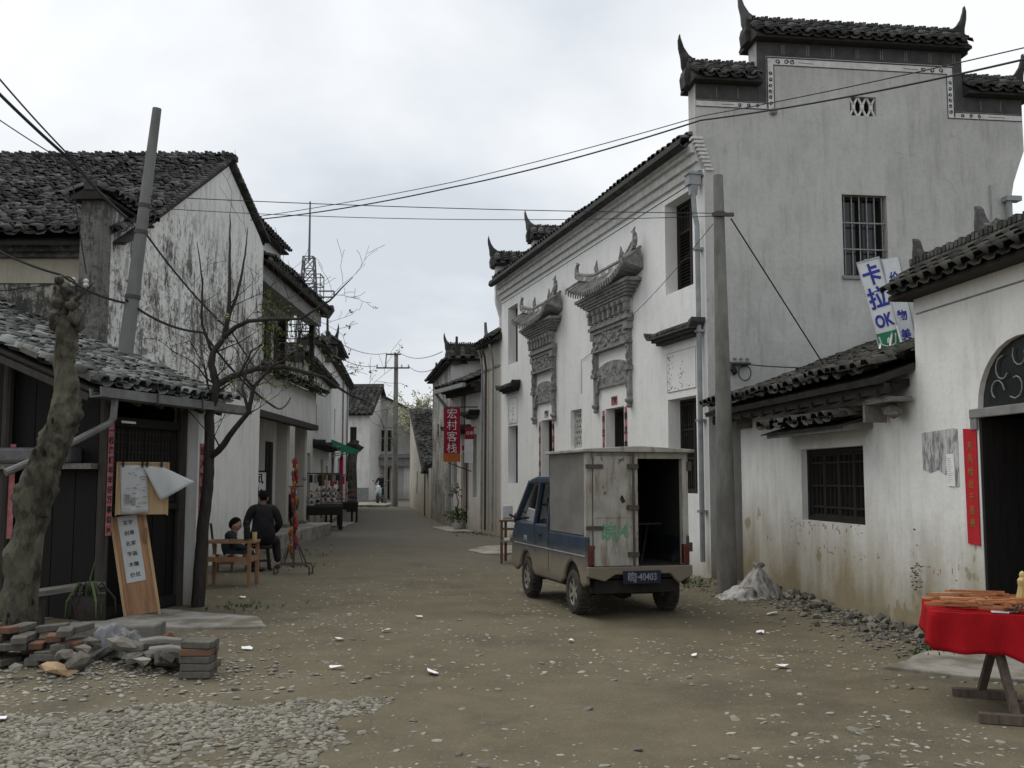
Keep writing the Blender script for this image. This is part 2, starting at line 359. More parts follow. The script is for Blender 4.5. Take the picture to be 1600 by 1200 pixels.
M['red_paper'] = plain('red_paper', (.46,.016,.026), (.36,.013,.02), 5, .8, bump=.05)
M['pink_paper'] = plain('faded_red_paper', (.42,.17,.17), (.30,.09,.09), 12, .85, bump=.05)
M['gold'] = plain('gold_ink', (.33,.17,.04), None, 9, .7, bump=0)
M['ink'] = plain('black_ink', (.025,.025,.028), None, 9, .7, bump=0)
M['paper'] = plain('white_paper', (.72,.72,.70), (.6,.6,.58), 4, .85, bump=.05)
M['litter'] = plain('white_litter', (.8,.8,.8), (.68,.68,.68), 6, .8, bump=.1)
M['newsprint'] = plain('grey_poster', (.46,.47,.47), (.36,.37,.37), 3, .85, bump=.05)
M['banner'] = plain('crimson_banner', (.27,.010,.03), (.2,.008,.022), 4, .8, bump=.05)
M['orange'] = plain('orange_band', (.42,.12,.03), None, 4, .8, bump=.05)
M['sign_w'] = plain('sign_white', (.66,.68,.68), (.52,.54,.54), 3, .5, .4, bump=.03)
M['sign_g'] = plain('sign_green', (.02,.22,.10), None, 4, .5, bump=0)
M['sign_b'] = plain('sign_blue', (.025,.04,.30), (.02,.03,.22), 8, .6, bump=0)
M['alu'] = plain('aluminium_edge', (.42,.43,.43), (.3,.3,.3), 6, .45, .5, .3, bump=.05)
M['bark'] = plain('young_bark', (.05,.044,.038), (.026,.023,.02), 8, .95, .15, 0, (3,3,.7), .7)
M['plane_bark'] = None
M['wire'] = plain('black_cable', (.025,.025,.026), None, 4, .7, bump=0)
M['wire_g'] = plain('grey_cable', (.1,.1,.1), None, 4, .7, bump=0)
M['steel'] = plain('tower_steel', (.13,.135,.14), (.1,.1,.105), 4, .6, .4, .2, bump=0)
M['suit'] = plain('dark_suit', (.026,.026,.029), (.013,.013,.015), 7, .9, .2, bump=1.0)
M['suit2'] = plain('dark_jacket', (.028,.03,.036), (.015,.016,.019), 7, .9, .2, bump=1.0)
M['skin'] = plain('skin', (.36,.21,.15), (.3,.17,.12), 8, .6, .35, bump=.05)
M['hair'] = plain('black_hair', (.007,.0065,.0065), None, 20, .85, .1, 0, (1,1,3), .4)
M['shoe'] = plain('shoe_leather', (.02,.018,.017), None, 9, .5, .4, bump=.05)
M['tyre'] = plain('tyre_rubber', (.03,.028,.026), (.07,.062,.05), 8, .92, .2, bump=.4)
M['rim'] = plain('dusty_alloy', (.33,.31,.28), (.2,.18,.155), 8, .55, .4, .25, bump=.1)
M['chassis'] = plain('chassis_black', (.02,.019,.018), (.04,.036,.03), 6, .9, .2)
M['lens_red'] = NT('tail_lens').col((.075,.011,.009)).fin(.35, .5)
M['lens_or'] = NT('indicator_lens').col((.09,.028,.012)).fin(.35, .5)
M['plate'] = plain('plate_blue', (.012,.018,.045), (.01,.014,.032), 8, .5, bump=.05)
M['plate_w'] = plain('plate_letter', (.24,.25,.27), None, 9, .6, bump=0)
M['green_ink'] = plain('green_spray', (.06,.26,.12), (.18,.26,.2), 22, .8, bump=0)
M['bag'] = plain('woven_sack', (.40,.385,.365), (.13,.115,.10), 4, .6, .4, 0, (2.2,2.2,.6), .4, lo=.45, hi=.62)  # dark upright streaks paint the shade of folds into the sack colour
M['bag_d'] = plain('black_sack', (.06,.06,.065), (.12,.12,.125), 7, .45, .5, bump=.5)
M['leaf'] = plain('spring_leaf', (.12,.16,.035), (.08,.11,.025), 8, .7, bump=0, rnd=.2)
M['grass'] = plain('weed_green', (.05,.085,.022), (.03,.055,.016), 8, .8, bump=0, rnd=.25)
M['blossom'] = plain('pale_blossom', (.52,.51,.38), (.36,.36,.24), 8, .8, bump=0)
M['bamboo'] = plain('bamboo_wood', (.46,.30,.15), (.3,.17,.08), 14, .6, bump=.1, rnd=.25)
M['rust_wood'] = plain('reddish_sticks', (.36,.15,.06), (.22,.08,.035), 14, .65, bump=.1, rnd=.25)
M['bead'] = plain('brown_beads', (.09,.05,.03), None, 9, .5, bump=0, rnd=.3)
M['terracotta'] = plain('dark_pot', (.06,.05,.045), (.03,.027,.025), 8, .85)
M['white_pot'] = plain('white_pot', (.5,.5,.48), (.4,.4,.38), 6, .5, bump=.05)
M['plastic_g'] = plain('green_awning', (.03,.24,.14), (.02,.17,.1), 5, .7, bump=.05)
M['pink'] = plain('magenta_cloth', (.48,.012,.09), (.34,.008,.06), 5, .85, bump=.1)
M['red_paint'] = plain('red_enamel', (.30,.025,.018), (.2,.018,.014), 8, .55, .4, bump=.05)
M['fruit'] = plain('yellow_goods', (.48,.38,.16), (.34,.22,.09), 8, .7, bump=.1, rnd=.2)
M['mint'] = plain('mint_scooter', (.38,.5,.5), None, 4, .4, .5, bump=0)
M['metal'] = plain('worn_metal', (.2,.2,.2), (.12,.11,.1), 9, .5, .5, .5, bump=.1)
M['clear'] = None
M['tin'] = plain('weathered_tin', (.17,.172,.17), (.09,.088,.084), 5, .6, .4, .2, (1,.4,1), .2)
M['sack_g'] = plain('grey_plastic', (.17,.172,.178), (.08,.08,.085), 6, .5, .4, bump=.5)
M['pebble'] = plain('pebble', (.235,.222,.188), (.14,.13,.108), 12, .9, .2, rnd=.34, bump=.2)
# glass that lets the place behind show
t = NT('clear_glass'); t.b.inputs['Base Color'].default_value = (.86,.9,.9,1); tr = t.n('ShaderNodeBsdfTransparent'); gl = t.n('ShaderNodeBsdfGlossy'); gl.inputs['Roughness'].default_value = .05
tr.inputs[0].default_value = (.42,.46,.47,1); fr = t.n('ShaderNodeFresnel'); fr.inputs[0].default_value = 1.5; ms = t.n('ShaderNodeMixShader'); t.l(fr.outputs[0], ms.inputs[0]); t.l(tr.outputs[0], ms.inputs[1]); t.l(gl.outputs[0], ms.inputs[2]); t.l(ms.outputs[0], t.out.inputs[0]); M['clear'] = t.m
# pollarded plane tree: patchy bark
t = NT('plane_bark'); a = t.ramp(t.noise(4, (1,1,.45), 5, .7), .44, .56); c = t.mix(a, (.105,.099,.072), (.042,.039,.03)); c = t.mix(t.ramp(t.noise(11, (1,1,.5), 5, .7, (3,1,2)), .56, .66), c, (.05,.048,.04))
c = t.mix(t.ramp(t.noise(3, (1,1,.6), 3, .5, (8,1,2)), .58, .66, 0, .55), c, (.2,.19,.15)); vk = t.n('ShaderNodeTexVoronoi'); vk.inputs['Scale'].default_value = 13; mk = t.n('ShaderNodeMapping'); mk.inputs['Scale'].default_value = (1,1,.55); t.l(t.oc(), mk.inputs[0]); t.l(mk.outputs[0], vk.inputs['Vector']); vc = t.n('ShaderNodeSeparateColor'); t.l(vk.outputs['Color'], vc.inputs[0]); c = t.mix(t.math('MULTIPLY', t.ramp(vk.outputs['Distance'], .34, .2), t.ramp(vc.outputs[0], .72, .78)), c, (.018,.017,.014)); c = t.mix(t.math('MULTIPLY', t.ramp(vc.outputs[1], .7, .75), .35), c, (.15,.142,.108))
t.col(c); t.bump(t.math('ADD', t.noise(18, (1,1,.4), 6, .75), t.math('MULTIPLY', vk.outputs['Distance'], .6)), 1.0, .03); M['plane_bark'] = t.fin(.95, .15)
# van paint: blue over a mud-caked lower body
t = NT('van_paint'); z = t.sep()[2]; k = t.math('ADD', z, t.math('MULTIPLY', t.math('SUBTRACT', t.noise(6, (1,1,1), 5, .65), .5), .22))
c = t.mix(t.ramp(t.noise(5), .38, .75, 0, .6), (.016,.034,.062), (.06,.066,.07)); c = t.mix(t.ramp(k, .74, .52, 0, .93), c, (.185,.158,.112)); c = t.mix(t.ramp(k, .42, .3, 0, .8), c, (.075,.066,.052)); t.col(c)
rr = t.ramp(k, .74, .5, .42, .95); t.l(rr, t.b.inputs['Roughness']); t.b.inputs['Specular IOR Level'].default_value = .4; t.bump(t.noise(40), .1, .005); M['van'] = t.m
# cargo doors: grimy white paint with rust
t = NT('cargo_door_paint'); st = t.noise(7, (2,2,.35), 6, .7); c = t.mix(t.ramp(t.noise(3), .35, .7), (.38,.37,.33), (.25,.235,.2)); c = t.mix(t.ramp(st, .50, .66, 0, .8), c, (.14,.10,.068)); c = t.mix(t.ramp(t.noise(16, (1,1,.6), 4, .7, (3,2,1)), .64, .70, 0, .9), c, (.045,.036,.03)); t.col(c); t.bump(t.noise(12), .2, .01); M['cargo_door'] = t.fin(.75, .3)
t = NT('cargo_side_sheet'); c = t.mix(t.ramp(t.noise(2.5, (1,1,2)), .35, .7), (.20,.195,.18), (.14,.135,.125)); t.col(c); t.bump(t.noise(6, (1,1,3)), .12, .01); M['cargo_side'] = t.fin(.6, .4, .2)
# dirt street
t = NT('dirt_street'); wp = t.oc(); b0 = t.noise(.35, detail=5); b1 = t.noise(1.6, detail=6, rough=.65); b2 = t.noise(9, detail=5, rough=.7); b3 = t.noise(45, detail=3, rough=.6)
c = t.mix(t.ramp(b1, .35, .68), (.142,.121,.080), (.098,.084,.057)); c = t.mix(t.ramp(b0, .42, .66, 0, .75), c, (.148,.13,.09)); c = t.mix(t.ramp(t.noise(.8, detail=6, rough=.7, loc=(5,2,1)), .52, .64, 0, .6), c, (.08,.07,.05)); c = t.mix(t.ramp(b2, .55, .75, 0, .5), c, (.175,.153,.108)); c = t.mix(t.ramp(b3, .62, .72, 0, .55), c, (.27,.255,.215)); c = t.mix(t.ramp(b3, .36, .28, 0, .5), c, (.07,.062,.05))
vo = t.n('ShaderNodeTexVoronoi'); vo.inputs['Scale'].default_value = 26; t.l(wp, vo.inputs['Vector']); pe = t.ramp(vo.outputs['Distance'], .16, .10); pick = t.n('ShaderNodeSeparateColor'); t.l(vo.outputs['Color'], pick.inputs[0])
pe = t.math('MULTIPLY', pe, t.ramp(pick.outputs[0], .80, .82)); pe = t.math('MULTIPLY', pe, t.ramp(b1, .4, .6)); c = t.mix(pe, c, (.36,.35,.31))
vo2 = t.n('ShaderNodeTexVoronoi'); vo2.inputs['Scale'].default_value = 60; t.l(wp, vo2.inputs['Vector']); pk2 = t.n('ShaderNodeSeparateColor'); t.l(vo2.outputs['Color'], pk2.inputs[0]); p2 = t.math('MULTIPLY', t.ramp(vo2.outputs['Distance'], .3, .18), t.ramp(pk2.outputs[0], .55, .6)); p2 = t.math('MULTIPLY', p2, t.ramp(t.noise(1.1, detail=5, loc=(2,8,1)), .4, .62)); c = t.mix(t.math('MULTIPLY', p2, .75), c, t.mix(pk2.outputs[1], (.12,.11,.09), (.31,.30,.26))); pe = t.math('ADD', pe, p2); t.col(c)
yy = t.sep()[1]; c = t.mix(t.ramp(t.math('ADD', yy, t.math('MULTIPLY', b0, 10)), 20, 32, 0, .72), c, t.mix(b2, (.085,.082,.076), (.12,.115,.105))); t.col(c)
t.bump(t.math('ADD', t.math('ADD', b3, t.math('MULTIPLY', b2, 1.6)), t.math('MULTIPLY', pe, .6)), .55, .02); M['dirt'] = t.fin(.95, .15)
# ================================================================== ground
def axis(segs):
    out = []
    for a, b, n in segs: out += list(np.linspace(a, b, n, endpoint=False))
    return out + [segs[-1][1]]
gx = axis([(-900, -60, 6), (-60, -9, 26), (-9, 9, 130), (9, 60, 20), (60, 900, 6)])
gy = axis([(-60, 3, 12), (3, 16, 110), (16, 40, 80), (40, 120, 60), (120, 1200, 12)])
GX, GY = np.meshgrid(gx, gy); V = np.array([(x, y, gz(x, y)) for x, y in zip(GX.ravel(), GY.ravel())])
nx, ny = len(gx), len(gy); ii = (np.arange(ny-1)[:, None]*nx + np.arange(nx-1)[None]).ravel()
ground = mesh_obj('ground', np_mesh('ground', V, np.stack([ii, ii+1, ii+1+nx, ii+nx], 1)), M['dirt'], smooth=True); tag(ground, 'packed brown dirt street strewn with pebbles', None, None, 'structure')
def apron(pts, label, h=.03, mat='apron'):
    cx = sum(p[0] for p in pts)/len(pts); cy = sum(p[1] for p in pts)/len(pts); P = []
    for i, p in enumerate(pts):
        q = pts[(i+1) % len(pts)]
        for k in range(6):
            f = k/6; x = p[0]+(q[0]-p[0])*f; y = p[1]+(q[1]-p[1])*f; j = noise.noise(Vector((x*3, y*3, 4)))*.09
            P.append((x+(x-cx)*j*.7-cx, y+(y-cy)*j*.7-cy))
    m = MB(); z = max(gz(cx+p[0], cy+p[1]) for p in P); m.prism(P, -.12, z+h, 'z')
    return tag(m.build('concrete_apron', M[mat], None, trans(cx, cy, 0), bevel=.012), label, None, None, 'structure')
apron([(-4.3,10.75),(-3.3,10.4),(-2.45,10.5),(-2.75,11.25),(-3.5,11.6),(-4.0,11.9)], 'cracked concrete apron before the dark timber shed')
apron([(2.95,8.3),(3.45,7.85),(4.3,7.6),(5.2,7.2),(5.2,8.8),(4.2,9.15),(3.6,9.0)], 'pale concrete apron at the arched doorway')
apron([(-.95,22.1),(-.55,21.0),(-.1,21.1),(.35,22.0),(.0,23.6),(-.6,23.4)], 'small concrete apron beside the far end of the white house', .02)
apron([(-2.5,32.5),(-1.75,29.6),(-1.1,29.8),(-1.2,31.6),(-1.9,33.4)], 'pale apron before the inn', .02)
apron([(-8.8,51),(-6.2,50.5),(-6.2,53.5),(-6.9,57),(-8.8,57)], 'pale paving at the street end', .02)
apron([(-6.2,33.2),(-5.3,32.6),(-5.5,36),(-6.4,37.5)], 'strip of paving before the souvenir stalls', .02)

# ================================================================== tiled roofs
def tile_base(a=.085, sag=.062, L=.2, lift=.028, concave=False, th=.012):
    xs = [-a, -.5*a, .5*a, a]; zs = [0, sag, sag, 0] if not concave else [sag*.75, 0, 0, sag*.75]
    V = [(x, 0, z+lift) for x, z in zip(xs, zs)] + [(x, L, z) for x, z in zip(xs, zs)] + [(x, .002, z+lift-th) for x, z in zip(xs, zs)]
    F = [(i, i+1, i+5, i+4) for i in range(3)] + [(i+8, i+9, i+1, i) for i in range(3)]
    return np.array(V, float), np.array(F, int)
COV = tile_base(); PAN = tile_base(.098, .05, .2, .02, True)
def roof(parent, P0, U, Vd, W, L, mat='tile', nind=0, cw=.2, rv=.125, seed=1, jit=1., sag=.05, name='roof', board=.05, trim=None, gaps=0.):
    """P0 = eave corner (left seen from outside), U along the eave, Vd up the slope; roof > roof_tile..., tile_field"""
    rng = np.random.RandomState(seed); P0 = Vector(P0); U = Vector(U).normalized(); Vd = Vector(Vd).normalized(); Nn = U.cross(Vd).normalized()
    mb = MB(); A = [P0, P0+U*W, P0+U*W+Vd*L, P0+Vd*L]
    mb.add([a - Nn*.005 for a in A] + [a - Nn*board for a in A], [(0,1,2,3),(7,6,5,4),(0,4,5,1),(1,5,6,2),(2,6,7,3),(3,7,4,0)])
    base = trans(*P0); r = mb_build_world(mb, name, M['under'], parent, base)
    nc = int(W/cw); nr = int(L/rv); sel = []; mats = [[], []]
    B = Matrix(((U.x, Vd.x, Nn.x, 0), (U.y, Vd.y, Nn.y, 0), (U.z, Vd.z, Nn.z, 0), (0,0,0,1)))
    for i in range(nc):
        off = rng.uniform(-.01, .01)*jit
        for j in range(nr):
            for k in (0, 1):
                if gaps and rng.rand() < gaps: continue
                u = (i+.5)*W/nc + (W/nc/2 if k else 0) + off + rng.normal(0, .006)*jit
                if k and i == nc-1: continue
                v = j*rv + rng.normal(0, .008)*jit - .03
                if trim and not trim(u, v): continue
                h = (.045 if k == 0 else .0) + rng.uniform(0, .012)*jit - sag*math.sin(math.pi*min(1, max(0, v/L)))*.6 - sag*.5*noise.noise(Vector((u*.8, v*.8, seed)))
                T = trans(*(P0 + U*u + Vd*v + Nn*(h+sag*.6))) @ B @ rotm('Z', rng.normal(0, .05)*jit) @ rotm('Y', rng.normal(0, .05)*jit) @ rotm('X', rng.normal(0, .03)*jit)
                mats[k].append(T)
    if nind:
        cand = []
        for k in (0, 1):
            for q, T in enumerate(mats[k]):
                p = T.translation
                if in_view(p, -.002): cand.append((cover_px(p)[2] + (.6 if k else 0), k, q))
        cand.sort(); pick = {(k, q) for _, k, q in cand[:nind]}
        mes = []
        for k, b in ((0, COV), (1, PAN)):
            me = np_mesh('roof_tile', *b); me.materials.append(M[mat]); mes.append(me)
        for k, q in sorted(pick):
            link(bpy.data.objects.new('roof_tile', mes[k]), r, mats[k][q])
        mats = [[T for q, T in enumerate(mats[k]) if (k, q) not in pick] for k in (0, 1)]
    inv = base.inverted(); arr = [np.array([np.array(inv @ T) for T in ms]) if ms else np.zeros((0,4,4)) for ms in mats]
    if sum(len(a_) for a_ in arr):
        mesh_obj('tile_field', inst_mesh('tile_field', [COV, PAN], arr), M[mat], r, base, kind='stuff')
    return r
def mb_build_world(mb, name, mat, parent, base, **k):
    """vertices given in world space, stored relative to base"""
    inv = base.inverted(); mb.v = [tuple(inv @ Vector(p)) for p in mb.v]
    return mb.build(name, mat, parent, base, **k)
FIN = {}
def coping(parent, Mf, x0, x1, z, t, ov=.2, h=.3, ends=(1, 1), mat='tile', seed=0, tip=.4, ridge=.1, nested=True, cw=.2, name='coping'):
    """tiled wall cap along local x, wall between y=0 and y=t, eave at height z; optional upturned ends"""
    mb = MB(); c = t/2
    prof = [(-ov, z), (t+ov, z), (t+ov, z+.04), (c+.05, z+h), (c-.05, z+h), (-ov, z+.04)]
    mb.prism(prof, x0, x1, 'x'); cp = mb.build(name, M['under'], parent, Mf)
    rng = np.random.RandomState(seed+3); n = max(1, int((x1-x0)/cw)); sl = math.hypot(c+ov, h-.02); an = math.atan2(h-.02, c+ov); TT = [[], []]
    for side in (0, 1):
        for i in range(n):
            for j in range(max(2, int(sl/.13))):
                for k in (0, 1):
                    if k and i == n-1: continue
                    x = x0 + (i+.5+.5*k)*(x1-x0)/n; v = j*.13 - .05
                    T = trans(x, -ov if side == 0 else t+ov, z+.045) @ (rotm('Z', math.pi) if side else Matrix.Identity(4)) @ rotm('X', an) @ trans(0, v, (.04 if k == 0 else .005)+rng.uniform(0, .01)) @ rotm('Z', rng.normal(0, .04))
                    TT[k].append(np.array(T))
    mesh_obj('coping_tiles', inst_mesh('coping_tiles', [COV, PAN], [np.array(q) if q else np.zeros((0,4,4)) for q in TT]), M[mat], cp, Mf, kind='stuff')
    if ridge:
        m = MB(); m.box(x0-.02, x1+.02, c-.07, c+.07, z+h-.02, z+h+ridge)
        for i in range(int((x1-x0)/.07)):
            x = x0 + i*.07; m.box(x, x+.05, c-.085, c+.085, z+h+ridge-.01, z+h+ridge+.05+.012*math.sin(i*2.1), rotm('Y', 0))
        m.build('ridge', M['tile'], cp, Mf)
    for e, s_ in ((0, -1), (1, 1)):
        if not ends[e]: continue
        xe = x0 if e == 0 else x1; m = MB(); zb = z+h-.02
        P = [(-.5, .06), (-.5, .12), (-.3, .13), (-.14, .17), (-.03, .25), (.05, .37), (.10, .52), (.115, .6), (.14, .5), (.135, .36), (.10, .2), (.09, .05), (.05, -.06), (-.1, -.04)]
        m.prism([(xe + s_*a, zb+b*tip/.4) for a, b in P], c-.04, c+.04)
        m.prism([(xe + s_*a, zb+b) for a, b in [(-.15, -.28), (.07, -.3), (.09, -.12), (.06, 0), (-.15, 0)]], c-.14, c+.14)
        m.build('finial', M['tile'], cp, Mf, bevel=.01)
    return cp
def stick_out(parent, Mf, x0, x1, z, t=.3, proj=.25, mat='tile', name='drip_ledge'):
    """short tiled hood over a window panel"""
    m = MB(); m.box(x0, x1, -proj*.75, .0, z, z+.05); m.box(x0+.05, x1-.05, -proj*.5, .0, z-.05, z)
    m.prism([(-proj, z+.05), (0, z+.05), (0, z+.2), (-proj, z+.08)], x0-.06, x1+.06, 'x')
    for i in range(int((x1-x0)/.1)+1):
        xx = x0 + i*.1; m.tube([(xx, -proj-.01, z+.08), (xx, 0, z+.21)], .03, 6)
    for s_, xe in ((-1, x0-.06), (1, x1+.06)): m.prism([(xe, z+.06), (xe+s_*.1, z+.14), (xe+s_*.12, z+.2), (xe, z+.16)], -proj, -.02)
    return m.build(name, M['carved'] if mat == 'c' else M[mat], parent, Mf)

# ================================================================== white two-storey house (right, centre)
M0 = Vector((3.03, 15.76)); M1 = Vector((-.29, 27.65)); LF = (M0-M1).length; FD = (M0-M1)/LF
MF = frame(M1.x, M1.y, 0, FD.x, FD.y)           # facade: x from the far corner (0) to the near corner
GF = frame(M0.x, M0.y, 0, 1, .13)               # near gable wall
X = lambda s: LF - s
house = thing('white_house', 'long white two-storey house with stepped gables and carved door hoods', 'house', trans(M0.x, M0.y, 0))
OPEN = [(X(1.52), X(.45), 4.63, 6.19), (X(1.5), X(.42), 1.28, 2.84), (X(4.45), X(3.48), .12, 2.88), (X(6.55), X(5.85), 2.16, 2.99), (X(8.7), X(7.86), .12, 2.89), (X(11.65), X(10.72), 1.42, 2.9), (X(11.65), X(10.72), 4.53, 6.05)]
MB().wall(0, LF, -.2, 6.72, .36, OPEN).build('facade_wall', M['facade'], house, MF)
m = MB(); m.box(.05, LF-.06, -.06, 0, 6.38, 6.52); m.box(.05, LF-.06, -.12, 0, 6.52, 6.66); m.box(.05, LF-.06, -.2, 0, 6.66, 6.80); m.build('eave_cornice', M['white_trim'], house, MF)
MB().box(.02, LF-.02, -.006, 0, 6.27, 6.285).build('painted_line', M['line'], house, MF)
zE = 6.84; sl_ = .42; Vr = Vector((FD.y*-1, FD.x, 0)); Vr = Vector((-FD.y, FD.x, 0)); 
O = MF @ Vector((.15, -.24, zE)); Vd = (MF.to_3x3() @ Vector((0, 1, sl_))).normalized()
roof(house, O, MF.to_3x3() @ Vector((1,0,0)), Vd, LF-.3, 3.2, 'tile', 0, seed=4, rv=.15)
O2 = MF @ Vector((LF-.15, 5.4, zE)); Vd2 = (MF.to_3x3() @ Vector((0, -1, sl_))).normalized()
roof(house, O2, MF.to_3x3() @ Vector((-1,0,0)), Vd2, LF-.3, 3.2, 'tile', 0, seed=5, rv=.3, name='rear_roof')
# eave tile tips standing up along the gutter
me = None
m = MB(); m.prism([(-.028,0),(.028,0),(.034,.05),(.018,.10),(-.018,.10),(-.034,.05)], -.02, .02)
tip = m.build('eave_tile', M['tile'], house, MF @ trans(.25, -.28, zE+.06)); n_t = int((LF-.5)/.16)
for i in range(1, n_t):
    link(bpy.data.objects.new('eave_tile', tip.data), house, MF @ trans(.25+i*.16, -.28+random.uniform(-.01,.01), zE+.055+random.uniform(-.01,.01)) @ rotm('X', R(-20)))
m = MB(); pr = [(.0,.0)] ; g_ = [(a_+.18, b_+.17) for a_, b_ in (( -.56,6.70),(-.58,6.60),(-.52,6.55),(-.45,6.56),(-.43,6.63),(-.445,6.63),(-.46,6.575),(-.515,6.57),(-.56,6.61),(-.545,6.70))]
m.prism(g_, .1, LF-.05, 'x').build('gutter', M['tile'], house, MF)
m = MB(); m.box(LF-.2, LF-.04, -.24, -.04, 6.14, 6.30); m.prism([(LF-.19,6.14),(LF-.05,6.14),(LF-.09,5.98),(LF-.15,5.98)], -.2, -.08); m.box(LF-.22, LF-.02, -.26, -.02, 6.30, 6.34)
m.tube([(LF-.12,-.14,6.05),(LF-.12,-.12,5.7),(LF-.12,-.08,5.5),(LF-.12,-.08,.25)], .042, 8)
dp = m.build('downpipe', M['pvc'], house, MF)
for z in (1.0, 2.4, 3.8, 5.1): MB().box(LF-.18, LF-.06, -.135, 0, z, z+.04).build('pipe_clip', M['pvc'], dp, MF)
# windows
def louvre_window(x0, x1, z0, z1, panes=2, mat='dark_wood', name='window', lower=False):
    wdw = MB().box(x0, x1, .30, .33, z0, z1).build(name, M['black_wood'], house, MF)
    m = MB(); f = .045
    m.box(x0, x0+f, .22, .30, z0, z1); m.box(x1-f, x1, .22, .30, z0, z1); m.box(x0+f, x1-f, .22, .30, z0, z0+f); m.box(x0+f, x1-f, .22, .30, z1-f, z1); xm = (x0+x1)/2; m.box(xm-.03, xm+.03, .225, .30, z0+f, z1-f)
    m.build('frame', M[mat], wdw, MF)
    for a, b in ((x0+f, xm-.03), (xm+.03, x1-f)):
        m = MB(); zt = z1-f-.02
        if not lower:
            zz_ = z0+f+.05
            while zz_ < z1-.5:
                m.box(a+.03, b-.03, -.03, .03, -.004, .004, trans(0, .26, zz_) @ rotm('X', R(35))); zz_ += .055
        for q in (a, b-.03): m.box(q, q+.03, .235, .29, z0+f, zt)
        for zq in (z0+f, z1-.52, zt-.03, z0+(z1-z0)*.36): m.box(a+.03, b-.03, .237, .29, zq, zq+.03)
        w_ = b-a-.06
        for i in range(3 if not lower else 5):
            xx = a+.03+w_*(i+.5)/(3 if not lower else 5); m.box(xx-.008, xx+.008, .24, .265, (z1-.5) if not lower else z0+.1, zt)
            if lower: m.lathe([(0,-.06),(.03,0),(0,.06)], 4, (xx, .25, z0+(z1-z0)*(.3+.12*(i % 2)))); m.lathe([(0,-.05),(.028,0),(0,.05)], 4, (xx, .25, z0+(z1-z0)*(.72-.1*(i % 2))))
        m.build('shutter', M[mat], wdw, MF)
    return wdw
louvre_window(*OPEN[0]); louvre_window(*OPEN[6]); louvre_window(*OPEN[1], lower=True); louvre_window(*OPEN[5], lower=True)
x0, x1, z0, z1 = OPEN[3]; wdw = MB().box(x0, x1, .20, .23, z0, z1).build('window', M['dark_in'], house, MF); m = MB()
for i in range(-8, 9):
    for s_ in (1, -1):
        pts = []
        a = Vector((x0 + (i)*.14, .10, z0)); bq = Vector((x0 + i*.14 + s_*(z1-z0)*.6, .10, z1))
        for k in range(13):
            p = a.lerp(bq, k/12)
            if x0 <= p.x <= x1: pts.append(p)
        if len(pts) > 1: m.bar(pts[0], pts[-1], .022, .022)
m.box(x0, x0+.03, .07, .13, z0, z1); m.box(x1-.03, x1, .07, .13, z0, z1); m.box(x0, x1, .07, .13, z0, z0+.03); m.box(x0, x1, .07, .13, z1-.03, z1); m.build('lattice', M['white_trim'], wdw, MF)
# doors
for q, nm in ((2, 'a'), (4, 'b')):
    x0, x1, z0, z1 = OPEN[q]; d = MB().box(x0, x1, .27, .31, z0, z1).build('door', M['black_wood'], house, MF); xm = (x0+x1)/2
    m = MB(); m.box(x0, x0+.06, .19, .27, z0, z1); m.box(x1-.06, x1, .19, .27, z0, z1); m.box(x0+.06, x1-.06, .19, .27, z1-.07, z1); m.box(xm-.01, xm+.01, .25, .27, z0, z1-.07); m.build('frame', M['dark_wood'], d, MF)
    for a, b in ((x0+.08, xm-.03), (xm+.03, x1-.08)):
        m = MB(); m.box(a, b, .25, .268, z0+.1, z0+.9)
        for i in range(4): xx = a+(b-a)*(i+.5)/4; m.box(xx-.012, xx+.012, .245, .268, z0+1.0, z1-.15)
        m.build('panel', M['dark_wood'], d, MF)
    MB().box(x0-.15, x1+.15, -.35, .3, -.1, .12).build('door_step', M['slab'], house, MF, bevel=.015)
    for xx, sd_ in ((x0-.16, 0), (x1+.04, 1)):
        c = MB().box(xx, xx+.12, -.006, -.001, .75, z1-.02).build('couplet', M['pink_paper'], house, MF)
        for i, ch in enumerate('春风得意家兴旺' if sd_ else '福满人间喜气多'): text(ch, .15, M['ink'], c, MF @ trans(xx+.06, -.009, z1-.2-i*.27), thick=.001, bold=.004)
    c = MB().box(xm-.16, xm+.16, -.005, -.001, z1+.05, z1+.22).build('door_slip', M['pink_paper'] if q == 2 else M['newsprint'], house, MF)
    text('平安', .13, M['ink'], c, MF @ trans(xm, -.008, z1+.135), thick=.001, bold=.004)
